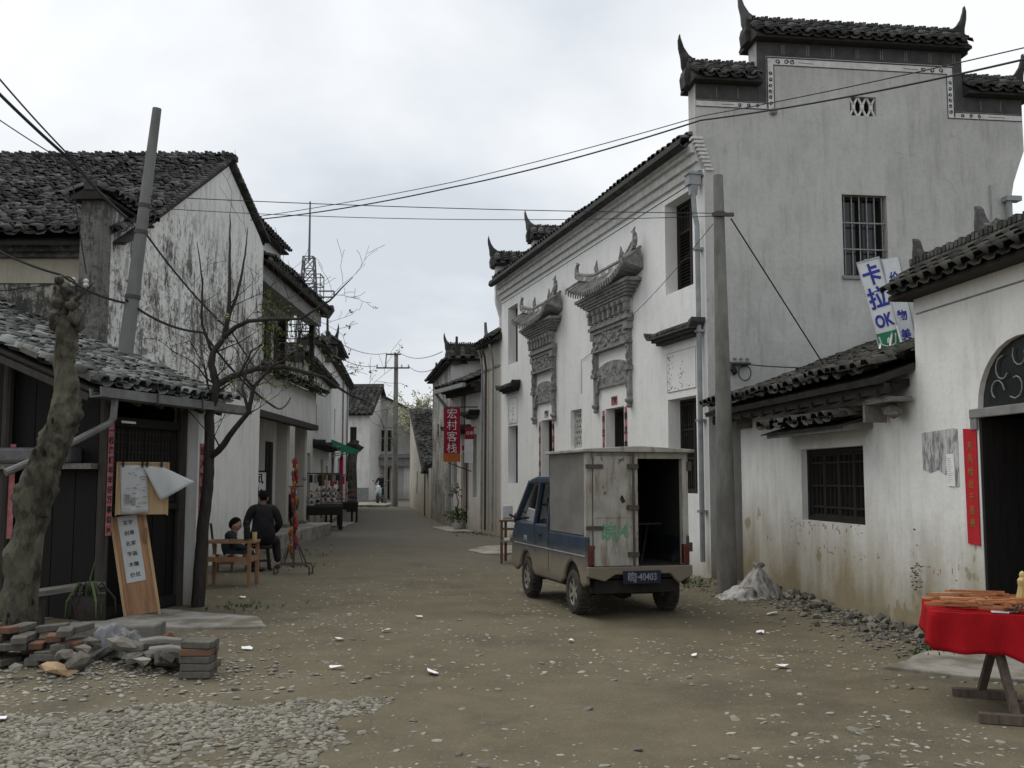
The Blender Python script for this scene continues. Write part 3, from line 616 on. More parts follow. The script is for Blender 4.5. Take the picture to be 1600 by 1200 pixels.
# plaque panels with tiled ledges over the end windows
def shard(m, x, z, a, l, w_=.012): m.bar((x, -.004, z), (x+math.cos(a)*l, -.004, z+math.sin(a)*l), w_, .004, (0,1,0))
for xa, xb, seed in ((X(1.5), X(.4), 1), (X(11.62), X(10.75), 2)):
    stick_out(house, MF, xa-.22, xb+.22, 3.82, proj=.26)
    p = MB().box(xa, xb, -.008, -.001, 2.96, 3.62).build('ink_panel', M['facade'], house, MF); m = MB(); rg = random.Random(seed)
    for a, b, c, d in ((xa, xa+.008, 2.96, 3.62), (xb-.008, xb, 2.96, 3.62), (xa+.008, xb-.008, 2.96, 2.968), (xa+.008, xb-.008, 3.612, 3.62)): m.box(a, b, -.011, -.007, c, d)
    m.build('border_line', M['grey_trim'], p, MF); m = MB(); cx = (xa+xb)/2+.03
    for i in range(70):
        e_ = rg.choice((0, 0, 1, 2)); 
        if e_ == 0: x_, z_ = xa+.04+abs(rg.gauss(0, .09)), rg.uniform(2.99, 3.58)
        elif e_ == 1: x_, z_ = rg.uniform(xa+.05, xb-.05), 2.99+abs(rg.gauss(0, .03))
        else: x_, z_ = cx+rg.gauss(0, .06), 3.22+rg.gauss(0, .1)
        a_ = rg.uniform(0, 6.3); l_ = rg.uniform(.015, .06); m.bar((x_, -.0095, z_), (min(xb-.02, max(xa+.02, x_+math.cos(a_)*l_)), -.0095, z_+math.sin(a_)*l_), rg.uniform(.004, .012), .003, (0,1,0))
    m.build('ink_drawing', M['grey_trim'], p, MF, kind='stuff')
# carved brick door hoods
def hood(cx, wdt, label):
    T = MF @ trans(cx, 0, 0); hd = MB(); w_ = wdt
    for (h0, h1, z0, z1, p) in ((1.02, 1.02, 4.42, 4.47, .11), (1.04, 1.04, 4.47, 4.53, .15), (1.0, 1.0, 4.53, 4.58, .12)): hd.box(-h0*w_, h0*w_, -p, .0, z0, z1)
    hb = hd.build('door_hood', M['carved'], house, T); tag(hb, label)
    for s_ in (-1, 1):
        m = MB(); a = s_*.88*w_; m.box(a-.05, a+.05, -.08, 0, 3.0, 4.42); m.lathe([(.02,-.18),(.06,-.15),(.04,-.1),(.08,-.07),(.09,-.03),(.06,0)], 8, (a, -.05, 3.0)); m.box(a-.1, a+.1, -.13, 0, 4.28, 4.42); m.box(a-.1, a+.1, -.12, 0, 3.52, 3.6)
        for k in range(7): m.blob((a+.055*s_*(k % 2), -.09, 3.55+.11*k), (.032,.03,.06), k, .4)
        m.prism([(a-s_*.07, 3.5), (a-s_*.3, 3.5), (a-s_*.2, 3.42), (a-s_*.13, 3.25), (a-s_*.07, 3.18)], -.08, -.01); m.build('pilaster', M['carved'], hb, T)
    # arched inscription tablet and carved frieze
    m = MB(); P = [(-.80*w_, 3.36)] + [(.80*w_*math.sin(R(t_)), 3.60+.19*math.cos(R(t_))) for t_ in range(-90, 91, 15)] + [(.80*w_, 3.36), (.7*w_, 3.30), (-.7*w_, 3.30)]
    m.prism(P, -.05, -.002); rg = random.Random(int(cx*10))
    for i in range(46): 
        x_ = rg.uniform(-.7, .7)*w_; z_ = rg.uniform(3.38, 3.68); m.blob((x_, -.05, z_), (rg.uniform(.02,.07), .018, rg.uniform(.02,.05)), i, .5)
    m.build('tablet', M['carved'], hb, T)
    m = MB(); m.box(-.92*w_, .92*w_, -.09, 0, 4.05, 4.42); m.box(-.95*w_, .95*w_, -.12, 0, 4.02, 4.06); m.box(-.95*w_, .95*w_, -.12, 0, 4.385, 4.425)
    for i in range(64): m.blob((rg.uniform(-.87, .87)*w_, -.095, rg.uniform(4.09, 4.36)), (rg.uniform(.02,.08), .025, rg.uniform(.02,.06)), i+9, .5)
    m.build('frieze', M['carved'], hb, T)
    n_ = 7
    MB().box(-.96*w_, .96*w_, -.06, 0, 4.58, 4.84).build('dentil_back', M['white_trim'], hb, T)
    for i in range(n_+1):
        x_ = (-.95+1.9*i/n_)*w_; m = MB(); m.box(x_-.045, x_+.045, -.17, -.06, 4.6, 4.84); m.box(x_-.06, x_+.06, -.19, -.06, 4.77, 4.845); m.build('dentil', M['carved'], hb, T)
    m = MB(); st = [(.98, .15, 4.845, 4.89), (1.07, .18, 4.89, 4.94), (1.16, .21, 4.94, 4.99), (1.25, .24, 4.99, 5.04), (1.34, .27, 5.04, 5.09), (1.43, .30, 5.09, 5.15)]
    for h, p, z0, z1 in st: m.box(-h*w_, h*w_, -p, 0, z0, z1)
    m.build('cove', M['carved'], hb, T)
    # curved tiled roof with upswept corners
    W2 = 1.56*w_; fx = lambda u: .24*abs(u)**3; m = MB(); N_ = 24; PV = []
    for i in range(N_+1):
        u = -1+2*i/N_; PV += [(u*W2, -.36-.04*abs(u)**3, 5.15+fx(u)), (u*W2, -.36-.04*abs(u)**3, 5.20+fx(u)), (u*W2*.97, -.05, 5.48+fx(u)*.75), (u*W2*.97, -.001, 5.15+fx(u)*.6)]
    m.add(PV, [(4*i+k, 4*i+4+k, 4*i+4+(k+1) % 4, 4*i+(k+1) % 4) for i in range(N_) for k in range(4)] + [(0,1,2,3), (4*N_+3, 4*N_+2, 4*N_+1, 4*N_)])
    r = m.build('hood_roof', M['carved'], hb, T)
    m = MB(); nt_ = int(2*W2/.13)
    for i in range(nt_+1):
        u = -1+2*i/nt_; m.tube([(u*W2, -.38-.04*abs(u)**3, 5.19+fx(u)), (u*W2*.985, -.2, 5.36+fx(u)*.9), (u*W2*.97, -.05, 5.51+fx(u)*.75)], .03, 6)
        m.prism([(u*W2-.03, 5.19+fx(u)), (u*W2+.03, 5.19+fx(u)), (u*W2, 5.08+fx(u))], -.41-.04*abs(u)**3, -.385-.04*abs(u)**3)
    m.build('hood_tiles', M['carved'], r, T, kind='stuff')
    # ridge: level between two finials, then sweeping up to the corners
    m = MB(); q = []
    for i in range(N_+1):
        u = -1+2*i/N_; q.append((u*W2*.99, -.09-.2*max(0, abs(u)-.5), 5.52+.42*max(0, (abs(u)-.45))**1.5))
    for a, b in zip(q, q[1:]): m.bar(a, b, .07, .09)
    for a, b in zip(q, q[1:]): m.bar(Vector(a)+Vector((0,0,.1)), Vector(b)+Vector((0,0,.07)), .09, .03)
    m.build('ridge', M['carved_l'], r, T)
    for i in range(3, N_-2, 3): mb_ = MB(); mb_.box(q[i][0]-.07, q[i][0]+.07, q[i][1]-.04, q[i][1]+.04, q[i][2]-.03, q[i][2]+.03); mb_.build('ridge_inset', M['white_trim'], r, T)
    for u, hgt in ((-1, .5), (-.42, .42), (.42, .42), (1, .5)):
        b = q[int(round((u+1)/2*N_))]; s_ = 1 if u > 0 else -1; m = MB()
        if abs(u) == 1:
            m.tube([(b[0], b[1], b[2]), (b[0]+s_*.04, b[1], b[2]+.1), (b[0]+s_*.03, b[1], b[2]+.2), (b[0]-s_*.03, b[1], b[2]+.27), (b[0]+s_*.05, b[1], b[2]+.33)], [.055,.05,.042,.03,.01], 7); m.blob((b[0]+s_*.07, b[1], b[2]+.1), (.06,.045,.045), 3, .5); m.blob((b[0]-s_*.05, b[1], b[2]+.27), (.06,.04,.035), 5, .5)
        else:
            m.tube([(b[0], b[1], b[2]), (b[0], b[1], b[2]+.12), (b[0]+.04*s_, b[1], b[2]+.22), (b[0], b[1], b[2]+.36)], [.04,.05,.04,.01], 7); m.blob((b[0]+.05*s_, b[1], b[2]+.2), (.06,.045,.06), 8, .5)
        m.build('finial', M['carved'], r, T)
        if abs(u) != 1: 
            m = MB(); m.bar((b[0], -.09, 5.54), (u*W2*1.15, -.39, 5.22), .07, .07); m.build('hip_ridge', M['carved_l'], r, T)
hood(X(3.98), 1.0, 'larger carved grey brick hood over the nearer doorway'); hood(X(8.35), .86, 'narrower carved grey brick hood over the farther doorway')
# gable walls with steps
def gable(Mf, dz, mat, wins, name):
    m = MB(); z = lambda q: q+dz
    m.wall(0, 5.2, -.2, z(6.1), .35, [wins[0]] if wins else [])
    m.prism([(0, z(6.1)), (5.2, z(6.1)), (5.25, z(6.35)), (5.36, z(6.65)), (5.46, z(6.9)), (-.13, z(6.9)), (-.11, z(6.75)), (-.05, z(6.55)), (0, z(6.38))], 0, .35)
    m.wall(-.13, 5.46, z(6.9), z(7.77), .35, [wins[1]] if wins else []); m.wall(.9, 4.42, z(7.77), z(8.52), .35)
    g = m.build(name, M[mat], house, Mf)
    coping(house, Mf, -.2, .93, z(7.77), .35, ends=(1, 0), seed=1); coping(house, Mf, .82, 4.5, z(8.52), .35, ends=(1, 1), seed=2, h=.32); coping(house, Mf, 4.42, 5.52, z(7.77), .35, ends=(0, 1), seed=3)
    return g
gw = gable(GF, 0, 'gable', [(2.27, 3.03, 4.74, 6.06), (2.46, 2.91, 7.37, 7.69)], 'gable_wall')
FG = frame(M1.x-.02, M1.y+.02, 0, 1, .13); gable(FG, -.42, 'far_b', None, 'rear_gable_wall')
m = MB(); m.wall(0, LF-.4, -.2, 6.3, .2); m.build('back_wall', M['far_b'], house, MF @ trans(0.2, 4.85, 0))
# painted frieze band and border under the copings
fr = MB(); fr.box(-.12, .9, -.012, 0, 7.52, 7.765); fr.box(.905, 1.05, -.012, 0, 7.52, 8.29); fr.box(.905, 4.415, -.012, 0, 8.29, 8.515); fr.box(4.28, 4.415, -.012, 0, 7.52, 8.29); fr.box(4.425, 5.45, -.012, 0, 7.52, 7.765); fb = fr.build('frieze_band', M['frieze'], house, GF)
m = MB()
for a in (x*.42 for x in range(1, 9)):
    for k in (0, .035): m.box(.9+a+k, .9+a+k+.01, -.016, -.010, 8.32, 8.48)
for a in (.22, .57): m.box(a, a+.01, -.016, -.010, 7.55, 7.72); m.box(4.5+a, 4.51+a, -.016, -.010, 7.55, 7.72)
m.build('frieze_joint', M['grey_trim'], fb, GF, kind='stuff')
m = MB(); m.box(1.055, 4.275, -.006, 0, 8.14, 8.285); m.box(1.055, 1.19, -.006, 0, 7.40, 8.14); m.box(4.14, 4.275, -.006, 0, 7.40, 8.14); m.box(-.12, 1.05, -.006, 0, 7.40, 7.515); m.box(4.28, 5.45, -.006, 0, 7.40, 7.515); wb = m.build('border_band', M['white_trim'], house, GF)
m = MB()
for a, b, c, d in ((1.06, 4.27, 8.255, 8.275), (1.06, 1.08, 7.42, 8.255), (4.25, 4.27, 7.42, 8.255), (1.175, 4.155, 8.135, 8.147), (1.178, 1.19, 7.395, 8.135), (4.14, 4.152, 7.395, 8.135), (-.12, 1.06, 7.495, 7.51), (4.27, 5.45, 7.495, 7.51), (-.12, 1.178, 7.395, 7.407), (4.152, 5.45, 7.395, 7.407)): m.box(a, b, -.011, -.005, c, d)
def curl(cx, cz, r, a0=0, turns=1.2): m.tube([(cx+math.cos(a0+t_*turns*6.28/10)*r*(1-t_*.06), -.008, cz+math.sin(a0+t_*turns*6.28/10)*r*(1-t_*.06)) for t_ in range(11)], .008, 4)
for i in range(6): curl(1.125, 7.5+i*.1, .03, i); curl(4.2, 7.5+i*.1, .03, i)
for cx in (1.25, 1.4, 1.5, 3.75, 3.9, 4.05): curl(cx, 8.2, .04, cx*9)
for cx in (.6, .75, .9, 4.4, 4.55, 4.7): curl(cx, 7.45, .03, cx*7)
for cx, l in ((1.6, .25), (3.4, .25), (.3, .2), (4.85, .3)): m.bar((cx, -.008, 8.2 if 1.2 < cx < 4 else 7.45), (cx+l, -.008, 8.19 if 1.2 < cx < 4 else 7.45), .006, .006)
m.build('painted_scroll', M['line'], wb, GF)
MB().blob((1.16, -.03, 7.36), (.07,.05,.07), 1, .2).build('wall_boss', M['grey_trim'], house, GF)
# gable vent lattice
vt = MB().box(2.46, 2.91, .2, .23, 7.37, 7.69).build('vent', M['dark_in'], house, GF); m = MB()
for i in range(3):
    cx = 2.46+.15*i+.075
    for s_ in (1, -1):
        pts = [(cx+s_*a, .05, 7.37+b) for a, b in ((-.07, 0), (-.015, .11), (-.015, .21), (-.07, .32))]
        for a, b in zip(pts, pts[1:]): m.bar(a, b, .03, .03, (0,1,0))
    m.bar((cx-.02, .05, 7.48), (cx+.02, .05, 7.48), .03, .03); m.bar((cx-.02, .05, 7.58), (cx+.02, .05, 7.58), .03, .03)
m.build('lattice', M['white_trim'], vt, GF)
# barred window
x0, x1, z0, z1 = 2.27, 3.03, 4.74, 6.06
wd = MB().box(x0, x1, .22, .25, z0, z1).build('window', M['glass_dark'], house, GF); m = MB()
m.box(x0, x0+.05, .14, .22, z0, z1); m.box(x1-.05, x1, .14, .22, z0, z1); m.box(x0, x1, .145, .22, z0, z0+.05); m.box(x0, x1, .145, .22, z1-.05, z1); m.box(2.62, 2.68, .15, .22, z0, z1); m.build('frame', M['dark_wood'], wd, GF)
for i in range(6): MB().tube([(x0+.06+i*.128, .06, z0), (x0+.06+i*.128, .06, z1)], .009, 6).build('bar', M['bar'], wd, GF)
for zq in (5.17, 5.60): MB().box(x0, x1, .045, .075, zq, zq+.02).build('crossbar', M['bar'], wd, GF)
MB().box(x0-.03, x1+.03, -.04, .0, z0-.06, z0-.005).build('sill', M['grey_trim'], house, GF)
m = MB(); m.box(2.71, 2.77, .17, .2, 4.9, 5.05); m.box(2.71, 2.77, .17, .2, 4.78, 4.82); m.build('white_bottle', M['paper'], wd, GF)
# corbel teeth at the near corner bracket, downpipe at the far end of the gable
for i in range(9):
    a = i/8; MB().box(-.20+a*.22, -.02+a*.16, -.03, .12, 6.86-a*.5, 6.90-a*.5).build('corbel', M['white_trim'], house, GF)
m = MB(); m.box(5.02, 5.28, -.16, 0, 6.02, 6.1); m.tube([(5.1, -.08, 6.05), (5.1, -.08, 4.4)], .05, 8); m.tube([(4.82,-.03,6.3),(4.82,-.03,5.2)], .012, 5); m.build('downpipe', M['pvc'], house, GF)
# cable bracket on the gable
br = thing('cable_bracket', 'small insulator bracket with coiled cable on the grey gable wall', 'bracket', GF @ trans(.42, 0, 3.2)); T = WM[br]; m = MB(); m.box(-.1, .24, -.1, 0, .08, .11); m.box(-.1, -.07, -.12, 0, .0, .11); m.build('arm', M['iron'], br, T)
for i in range(3): MB().lathe([(.02,0),(.035,.02),(.025,.05),(.035,.08),(.015,.1)], 8, (-.02+i*.1, -.1, .09)).build('insulator', M['grey_trim'], br, T)
m = MB(); m.tube([(.15+.1*math.cos(a/2), -.07, -.05+.12*math.sin(a/2)) for a in range(26)], .008, 5); m.blob((-.03, -.06, .0), (.06,.05,.09), 2, .4); m.build('cable_coil', M['wire'], br, T)

# ================================================================== low house with arched doorway (right foreground)
RD = Vector((4.02-3.41, 10.23-15.27)).normalized(); RF = frame(3.41, 15.27, 0, RD.x, RD.y)
rh = thing('low_house', 'low white house with arched doorway and mossy tiled roof', 'house', trans(3.41, 15.27, 0))
m = MB(); m.wall(0, 5.15, -.2, 2.62, .25, [(2.22, 3.95, 1.0, 1.88)]); m.wall(5.15, 9.4, -.2, 2.05, .25, [(6.2, 7.55, -.2, 2.05)])
ar = [(5.15, 2.05), (6.2, 2.05)] + [(6.875+.675*math.cos(R(180-a)), 2.13+.58*math.sin(R(a))) for a in range(0, 181, 12)] + [(7.55, 2.05), (9.4, 2.05), (9.4, 3.3), (5.15, 3.3)]
m.prism(ar, 0, .25); m.wall(0, .01, 0, .01, .01)
m.build('street_wall', M['wing'], rh, RF)
m = MB(); m.box(0.02, .25, .252, 3.4, -.2, 2.62); m.box(0.02, 9.4, 4.2, 4.4, -.2, 3.3); m.box(5.15, 5.4, .252, 4.2, 2.2, 3.3); m.box(9.2, 9.4, .252, 4.2, -.2, 3.3); m.box(5.0, 9.2, .252, 4.2, 3.22, 3.3); m.build('side_walls', M['wing'], rh, RF)
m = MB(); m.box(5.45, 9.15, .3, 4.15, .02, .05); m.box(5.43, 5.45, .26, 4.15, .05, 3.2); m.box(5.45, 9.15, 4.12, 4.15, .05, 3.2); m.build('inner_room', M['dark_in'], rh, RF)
MB().box(6.1, 7.65, -.03, .2, 2.05, 2.133).build('lintel', M['grey_trim'], rh, RF, bevel=.008)
MB().box(6.1, 6.2, -.02, 0, 1.95, 2.05).build('lintel_pad', M['grey_trim'], rh, RF)
fl = MB(); fl.prism([(6.2, 2.137)] + [(6.875+.67*math.cos(R(180-a)), 2.14+.57*math.sin(R(a))) for a in range(0, 181, 12)] + [(7.55, 2.137)], .05, .07); fl = fl.build('fanlight', M['glass_dark'], rh, RF)
for cx, cz, r, a0 in ((6.45, 2.27, .11, 0), (6.55, 2.45, .12, 1.5), (6.8, 2.55, .11, 2.5), (6.72, 2.3, .12, 4), (7.0, 2.3, .12, 1), (7.1, 2.5, .1, 2)):
    MB().tube([(cx+math.cos(a0+k*.6)*r*(1-k*.06), .03, cz+math.sin(a0+k*.6)*r*(1-k*.06)) for k in range(8)], .006, 5).build('scroll_iron', M['bar'], fl, RF)
dl = MB().box(6.203, 6.24, .004, .95, .05, 2.045).build('door', M['black_wood'], rh, RF); MB().box(6.24, 6.252, .4, .8, .3, .9).build('panel', M['shed_wood'], dl, RF)
# window with lattice
wd = MB().box(2.22, 3.95, .16, .19, 1.0, 1.88).build('window', M['dark_in'], rh, RF); m = MB()
for a, b, c, d in ((2.22, 2.28, 1.0, 1.88), (3.89, 3.95, 1.0, 1.88), (2.28, 3.89, 1.0, 1.06), (2.28, 3.89, 1.82, 1.88)): m.box(a, b, .08, .16, c, d)
m.build('frame', M['black_wood'], wd, RF)
for k in range(4):
    a = 2.29+k*.402; m = MB(); f = .025
    m.box(a, a+f, .10, .15, 1.06, 1.82); m.box(a+.39-f, a+.39, .10, .15, 1.06, 1.82)
    for zq in (1.06, 1.16, 1.42, 1.70, 1.795): m.box(a+f, a+.39-f, .105, .145, zq, zq+.022)
    for xx in (a+.12, a+.25): m.box(xx, xx+.015, .11, .14, 1.08, 1.8)
    m.build('casement', M['dark_wood'], wd, RF)
MB().box(2.1, 4.05, -.012, 0, 1.885, 1.98).build('window_lintel', M['wing'], rh, RF)
# tiled canopy over the window
m = MB(); m.prism([(-.34, 2.03), (0, 2.06), (0, 2.16), (-.34, 2.09)], 1.95, 4.2, 'x'); cn = m.build('window_canopy', M['grey_trim'], rh, RF)
c3 = RF.to_3x3(); roof(rh, RF @ Vector((1.88, -.40, 2.09)), c3 @ Vector((1,0,0)), c3 @ Vector((0,1,.3)), 2.38, .42, 'tile_wing', 40, seed=12, jit=2.2, name='canopy_roof', board=.02)
# low roof
roof(rh, RF @ Vector((-.42, -.42, 2.52)), c3 @ Vector((1,0,0)), c3 @ Vector((0,1,.36)), 5.56, 3.7, 'tile_wing', 290, seed=11, jit=2.0, gaps=.015, sag=.09, board=.07)
roof(rh, RF @ Vector((5.14, 6.5, 2.5)), c3 @ Vector((-1,0,0)), c3 @ Vector((0,-1,.36)), 5.56, 3.7, 'tile_wing', 0, seed=13, jit=1.5, name='rear_roof', rv=.25)
m = MB(); m.box(-.3, 5.13, -.33, -.27, 2.36, 2.46)
for i in range(14): m.box(-.25+i*.4, -.18+i*.4, -.38, 1.0, -.05, .02, trans(0, 0, 2.5) @ rotm('X', math.atan(.36)))
m.build('rafter', M['dark_wood'], rh, RF)
m = MB(); m.box(4.55, 5.14, -.28, -.04, 2.28, 2.33); m.box(4.55, 4.6, -.28, -.04, 2.1, 2.28); m.blob((4.9, -.12, 2.2), (.2,.09,.08), 2, .3); m.build('beam_bracket', M['grey_wood'], rh, RF)
MB().box(.0, .5, -.06, -.001, 2.25, 2.42).build('eave_plank', M['grey_wood'], rh, RF)
# tall front: coping with broken ridge finials
TF = RF
cp = coping(rh, RF, 5.02, 9.4, 3.30, .25, ov=.2, h=.26, ends=(0, 0), mat='tile_wing', seed=21, ridge=.13)
for xx, zz_ in ((5.1, 3.70), (6.22, 3.74)):
    m = MB(); m.prism([(xx-.10, zz_-.1), (xx+.30, zz_-.1), (xx+.27, zz_+.0), (xx+.2, zz_+.06), (xx+.13, zz_+.03), (xx+.05, zz_+.07), (xx-.01, zz_+.14), (xx-.05, zz_+.23), (xx-.10, zz_+.27), (xx-.09, zz_+.2), (xx-.11, zz_+.1)], .085, .165); m.blob((xx+.18, .125, zz_+.01), (.07,.05,.06), 3, .5); m.build('finial', M['tile'], rh, RF, bevel=.015)
for a, b, c, d in ((5.2, 9.3, 3.14, 3.155),): MB().box(a, b, -.006, 0, c, d).build('painted_line', M['grey_trim'], rh, RF)
# couplet, bills, notice
cpl = MB().prism([(5.975, .93), (6.165, .92), (6.175, 1.955), (5.965, 1.965)], -.012, -.004).build('red_couplet', M['red_paper'], None, RF); tag(cpl, 'tall red paper couplet beside the arched doorway', 'couplet')
for i, ch in enumerate('东风绘出千里景'): text(ch, .085, M['gold'], cpl, RF @ trans(6.07, -.014, 1.80-i*.115), thick=.001, bold=.001)
t = NT('torn_bill'); f = t.math('MULTIPLY', t.ramp(t.noise(13, (1,1,.3), 6, .75), .46, .58), 1.0); t.col(t.mix(f, (.50,.505,.49), (.16,.165,.165))); M['bill'] = t.fin(.9, .15)
tb = MB().prism([(5.22, 1.96), (5.80, 1.98), (5.86, 1.97), (5.86, 1.45), (5.82, 1.43), (5.74, 1.56), (5.62, 1.55), (5.5, 1.60), (5.36, 1.57), (5.23, 1.6)], -.005, -.001).build('torn_bill', M['bill'], None, RF); tag(tb, 'torn grey remains of a bill pasted near the red couplet', 'poster')
nb = MB().prism([(5.66, 1.74), (5.79, 1.745), (5.80, 1.44), (5.67, 1.445)], -.010, -.006).build('white_notice', M['litter'], None, RF); tag(nb, 'narrow white paper notice over the torn bill', 'notice')
m = MB()
for i in range(12): m.box(5.68, 5.68+random.uniform(.05, .1), -.0115, -.0095, 1.70-i*.02, 1.703-i*.02)
m.build('print_line', M['grey_trim'], nb, RF)
# traces of red paint below the window
m = MB(); rg = random.Random(5)
for zc, a, b, n_ in ((.93, 1.8, 3.9, 34), (.66, 2.0, 4.3, 26), (.62, 5.0, 5.8, 10)):
    for i in range(n_):
        x_ = rg.uniform(a, b); z_ = zc+rg.gauss(0, .03); l = rg.uniform(.01, .06); a_ = rg.uniform(-.4, .4) if rg.random() < .7 else 1.4
        m.bar((x_, -.001, z_), (x_+math.cos(a_)*l, -.001, z_+math.sin(a_)*l), rg.uniform(.004, .014), .004, (0,1,0))
m.build('red_paint_trace', M['pink_paper'], rh, RF, kind='stuff')
# ================================================================== left: tall whitewashed house with stained gable
LG = frame(-5.45, 13.68, 0, .03, 1)              # gable wall seen from the street: x runs away from us
lh = thing('gabled_house', 'old whitewashed house with black-streaked gable wall and dark tiled roof', 'house', trans(-5.45, 13.68, 0))
m = MB(); m.prism([(0, -.2), (7.5, -.2), (7.5, 6.35), (7.2, 6.52), (4.92, 7.38), (1.35, 5.30), (0, 5.22)], 0, .3); m.build('gable_wall', M['leftgable'], lh, LG)
ID = Matrix.Identity(4)
m = MB(); m.wall(-13, -5.76, -.2, 4.25, .3, y=14.2); m.build('front_wall', M['leftfront'], lh, trans(0,0,0))
m = MB(); m.box(-13, -5.76, 14.17, 14.5, 4.25, 4.72); m.build('cream_band', M['cream'], lh, trans(0,0,0))
m = MB(); m.box(-13, -5.76, 14.06, 14.17, 4.6, 4.72); m.box(-13, -5.76, 13.92, 14.06, 4.66, 4.74); m.build('eave_cornice', M['pier'], lh, trans(0,0,0))
m = MB(); m.box(-.28, .0, -.001, .3, 0, 5.22); m.build('dark_pier', M['pier'], lh, LG)
coping(lh, LG, -.38, 1.25, 5.22, .3, ov=.1, h=.14, ends=(0, 0), seed=31, ridge=.05, cw=.18)
Vn = Vector((0, 4.95, 2.66))
rl = roof(lh, (-13, 13.72, 4.74), (1,0,0), Vn, 7.72, Vn.length, 'tile', 300, seed=32, jit=1.9, sag=.12, cw=.22)
Vf = Vector((0, -2.75, .95)); roof(lh, (-5.24, 21.35, 6.5), (-1,0,0), Vf, 7.85, Vf.length, 'tile', 0, seed=33, jit=1.2, name='rear_roof')
m = MB(); m.box(-13, -5.13, 18.52, 18.72, 7.42, 7.52)
for i in range(100): m.box(-13+i*.0785, -13+i*.0785+.05, 18.5, 18.74, 7.5, 7.565+.02*math.sin(i*1.7))
m.build('ridge', M['tile'], lh, trans(0,0,0))
# verge tiles along the gable
m = MB()
for a, b in (((-5.34, 14.95, 5.43), (-5.28, 18.6, 7.44)), ((-5.26, 18.6, 7.44), (-5.2, 21.3, 6.53))):
    n_ = int((Vector(b)-Vector(a)).length/.16); d_ = (Vector(b)-Vector(a))/n_
    for i in range(n_): p = Vector(a)+d_*i; m.bar(p+Vector((0,0,.03)), p+d_*1.25, .16, .05)
m.build('verge_tile', M['tile'], lh, trans(0,0,0), kind='stuff')
m = MB(); m.box(2.62, 2.66, -.03, 0, 2.55, 4.9); m.box(.5, .62, -.04, 0, 4.3, 4.62); m.build('wall_conduit', M['white_trim'], lh, LG)
# plain rear and side so that no light leaks in
MB().box(-13, -5.6, 20.95, 21.2, -.2, 6.3).build('back_wall', M['pier'], lh, trans(0,0,0))
sp = [(-9.6,14.9,4.9), (-9.25,15.0,5.02), (-9.5,14.7,4.82)]
for p in sp: mb_build_world(MB().blob((p[0], p[1], 4.74+(p[1]-13.72)*.537+.13), (.16,.12,.05), p[0], .3), 'loose_slab', M['white_trim'], lh, trans(*p))
# power fittings on the dark pier
pf = thing('pier_insulators', 'cluster of insulators and wires on the dark pier', 'bracket', trans(-5.75, 13.3, 4.0)); m = MB(); m.bar((-6.0, 13.35, 4.05), (-5.5, 13.3, 4.0), .05); mb_build_world(m, 'arm', M['iron'], pf, WM[pf])
for i in range(3): mb_build_world(MB().lathe([(.02,0),(.04,.03),(.025,.06),(.04,.09),(.015,.12)], 8, (-5.95+i*.17, 13.3, 4.06-.02*i)), 'insulator', M['white_trim'], pf, WM[pf])
mb_build_world(MB().tube([(-5.85+.14*math.cos(a/2), 13.25, 4.0+.16*math.sin(a/2)) for a in range(20)], .008, 5), 'cable_coil', M['wire'], pf, WM[pf])

# ================================================================== dark timber shed
SF = frame(-4.33, 10.5, 0, .26, .966); s3 = SF.to_3x3(); E0 = 2.43
sh = thing('timber_shed', 'dark timber shop shed with grey tiled lean-to roof and tin gutter', 'shed', trans(-4.33, 10.5, 0))
roof(sh, SF @ Vector((-.02, -.05, E0)), s3 @ Vector((1,0,0)), s3 @ Vector((0,1,.39)), 2.72, 5.2, 'tile_shed', 300, cw=.155, rv=.105, seed=41, jit=1.7, sag=.05, board=.04)
m = MB()
for i in range(7): m.box(-.03+i*.42, .04+i*.42, -.02, 3.0, -.12, -.05, trans(0, 0, E0) @ rotm('X', math.atan(.39)))
m.build('rafter', M['post_wood'], sh, SF)
m = MB(); g_ = [(-.16, E0+.02), (-.17, E0-.08), (-.03, E0-.09), (-.02, E0), (-.035, E0), (-.045, E0-.075), (-.155, E0-.065), (-.145, E0+.02)]
m.prism(g_, -.06, 2.98, 'x'); gt = m.build('gutter', M['tin'], sh, SF)
MB().tube([SF.inverted() @ (SF @ Vector((.27, -.09, E0-.06))), (.25, -.09, E0-.28), (.22, -.07, E0-.34), (-.3, .15, E0-.64), (-.75, .35, E0-.86)], .036, 8).build('downpipe', M['tin'], sh, SF)
for xx in (.9, 1.8): MB().box(xx, xx+.015, -.18, -.01, E0-.1, E0+.03).build('gutter_strap', M['iron'], gt, SF)
for t_, xx in ((1.1, 2.62), (1.9, 2.62), (.35, 2.62), (2.9, 2.6), (.1, .03), (.75, .0)):
    b = MB().box(-.12, .12, -.055, .055, 0, .06).build('verge_brick', M['brick_g'], sh, SF @ trans(xx, t_, E0+.39*t_+.08) @ rotm('X', math.atan(.39)) @ rotm('Z', R(90)+random.uniform(-.2,.2)), bevel=.006)
MB().box(-.05, .05, .5, 3.2, 0, .05).build('verge_plank', M['grey_wood'], sh, SF @ trans(.06, 0, E0+.11) @ rotm('X', math.atan(.39)))
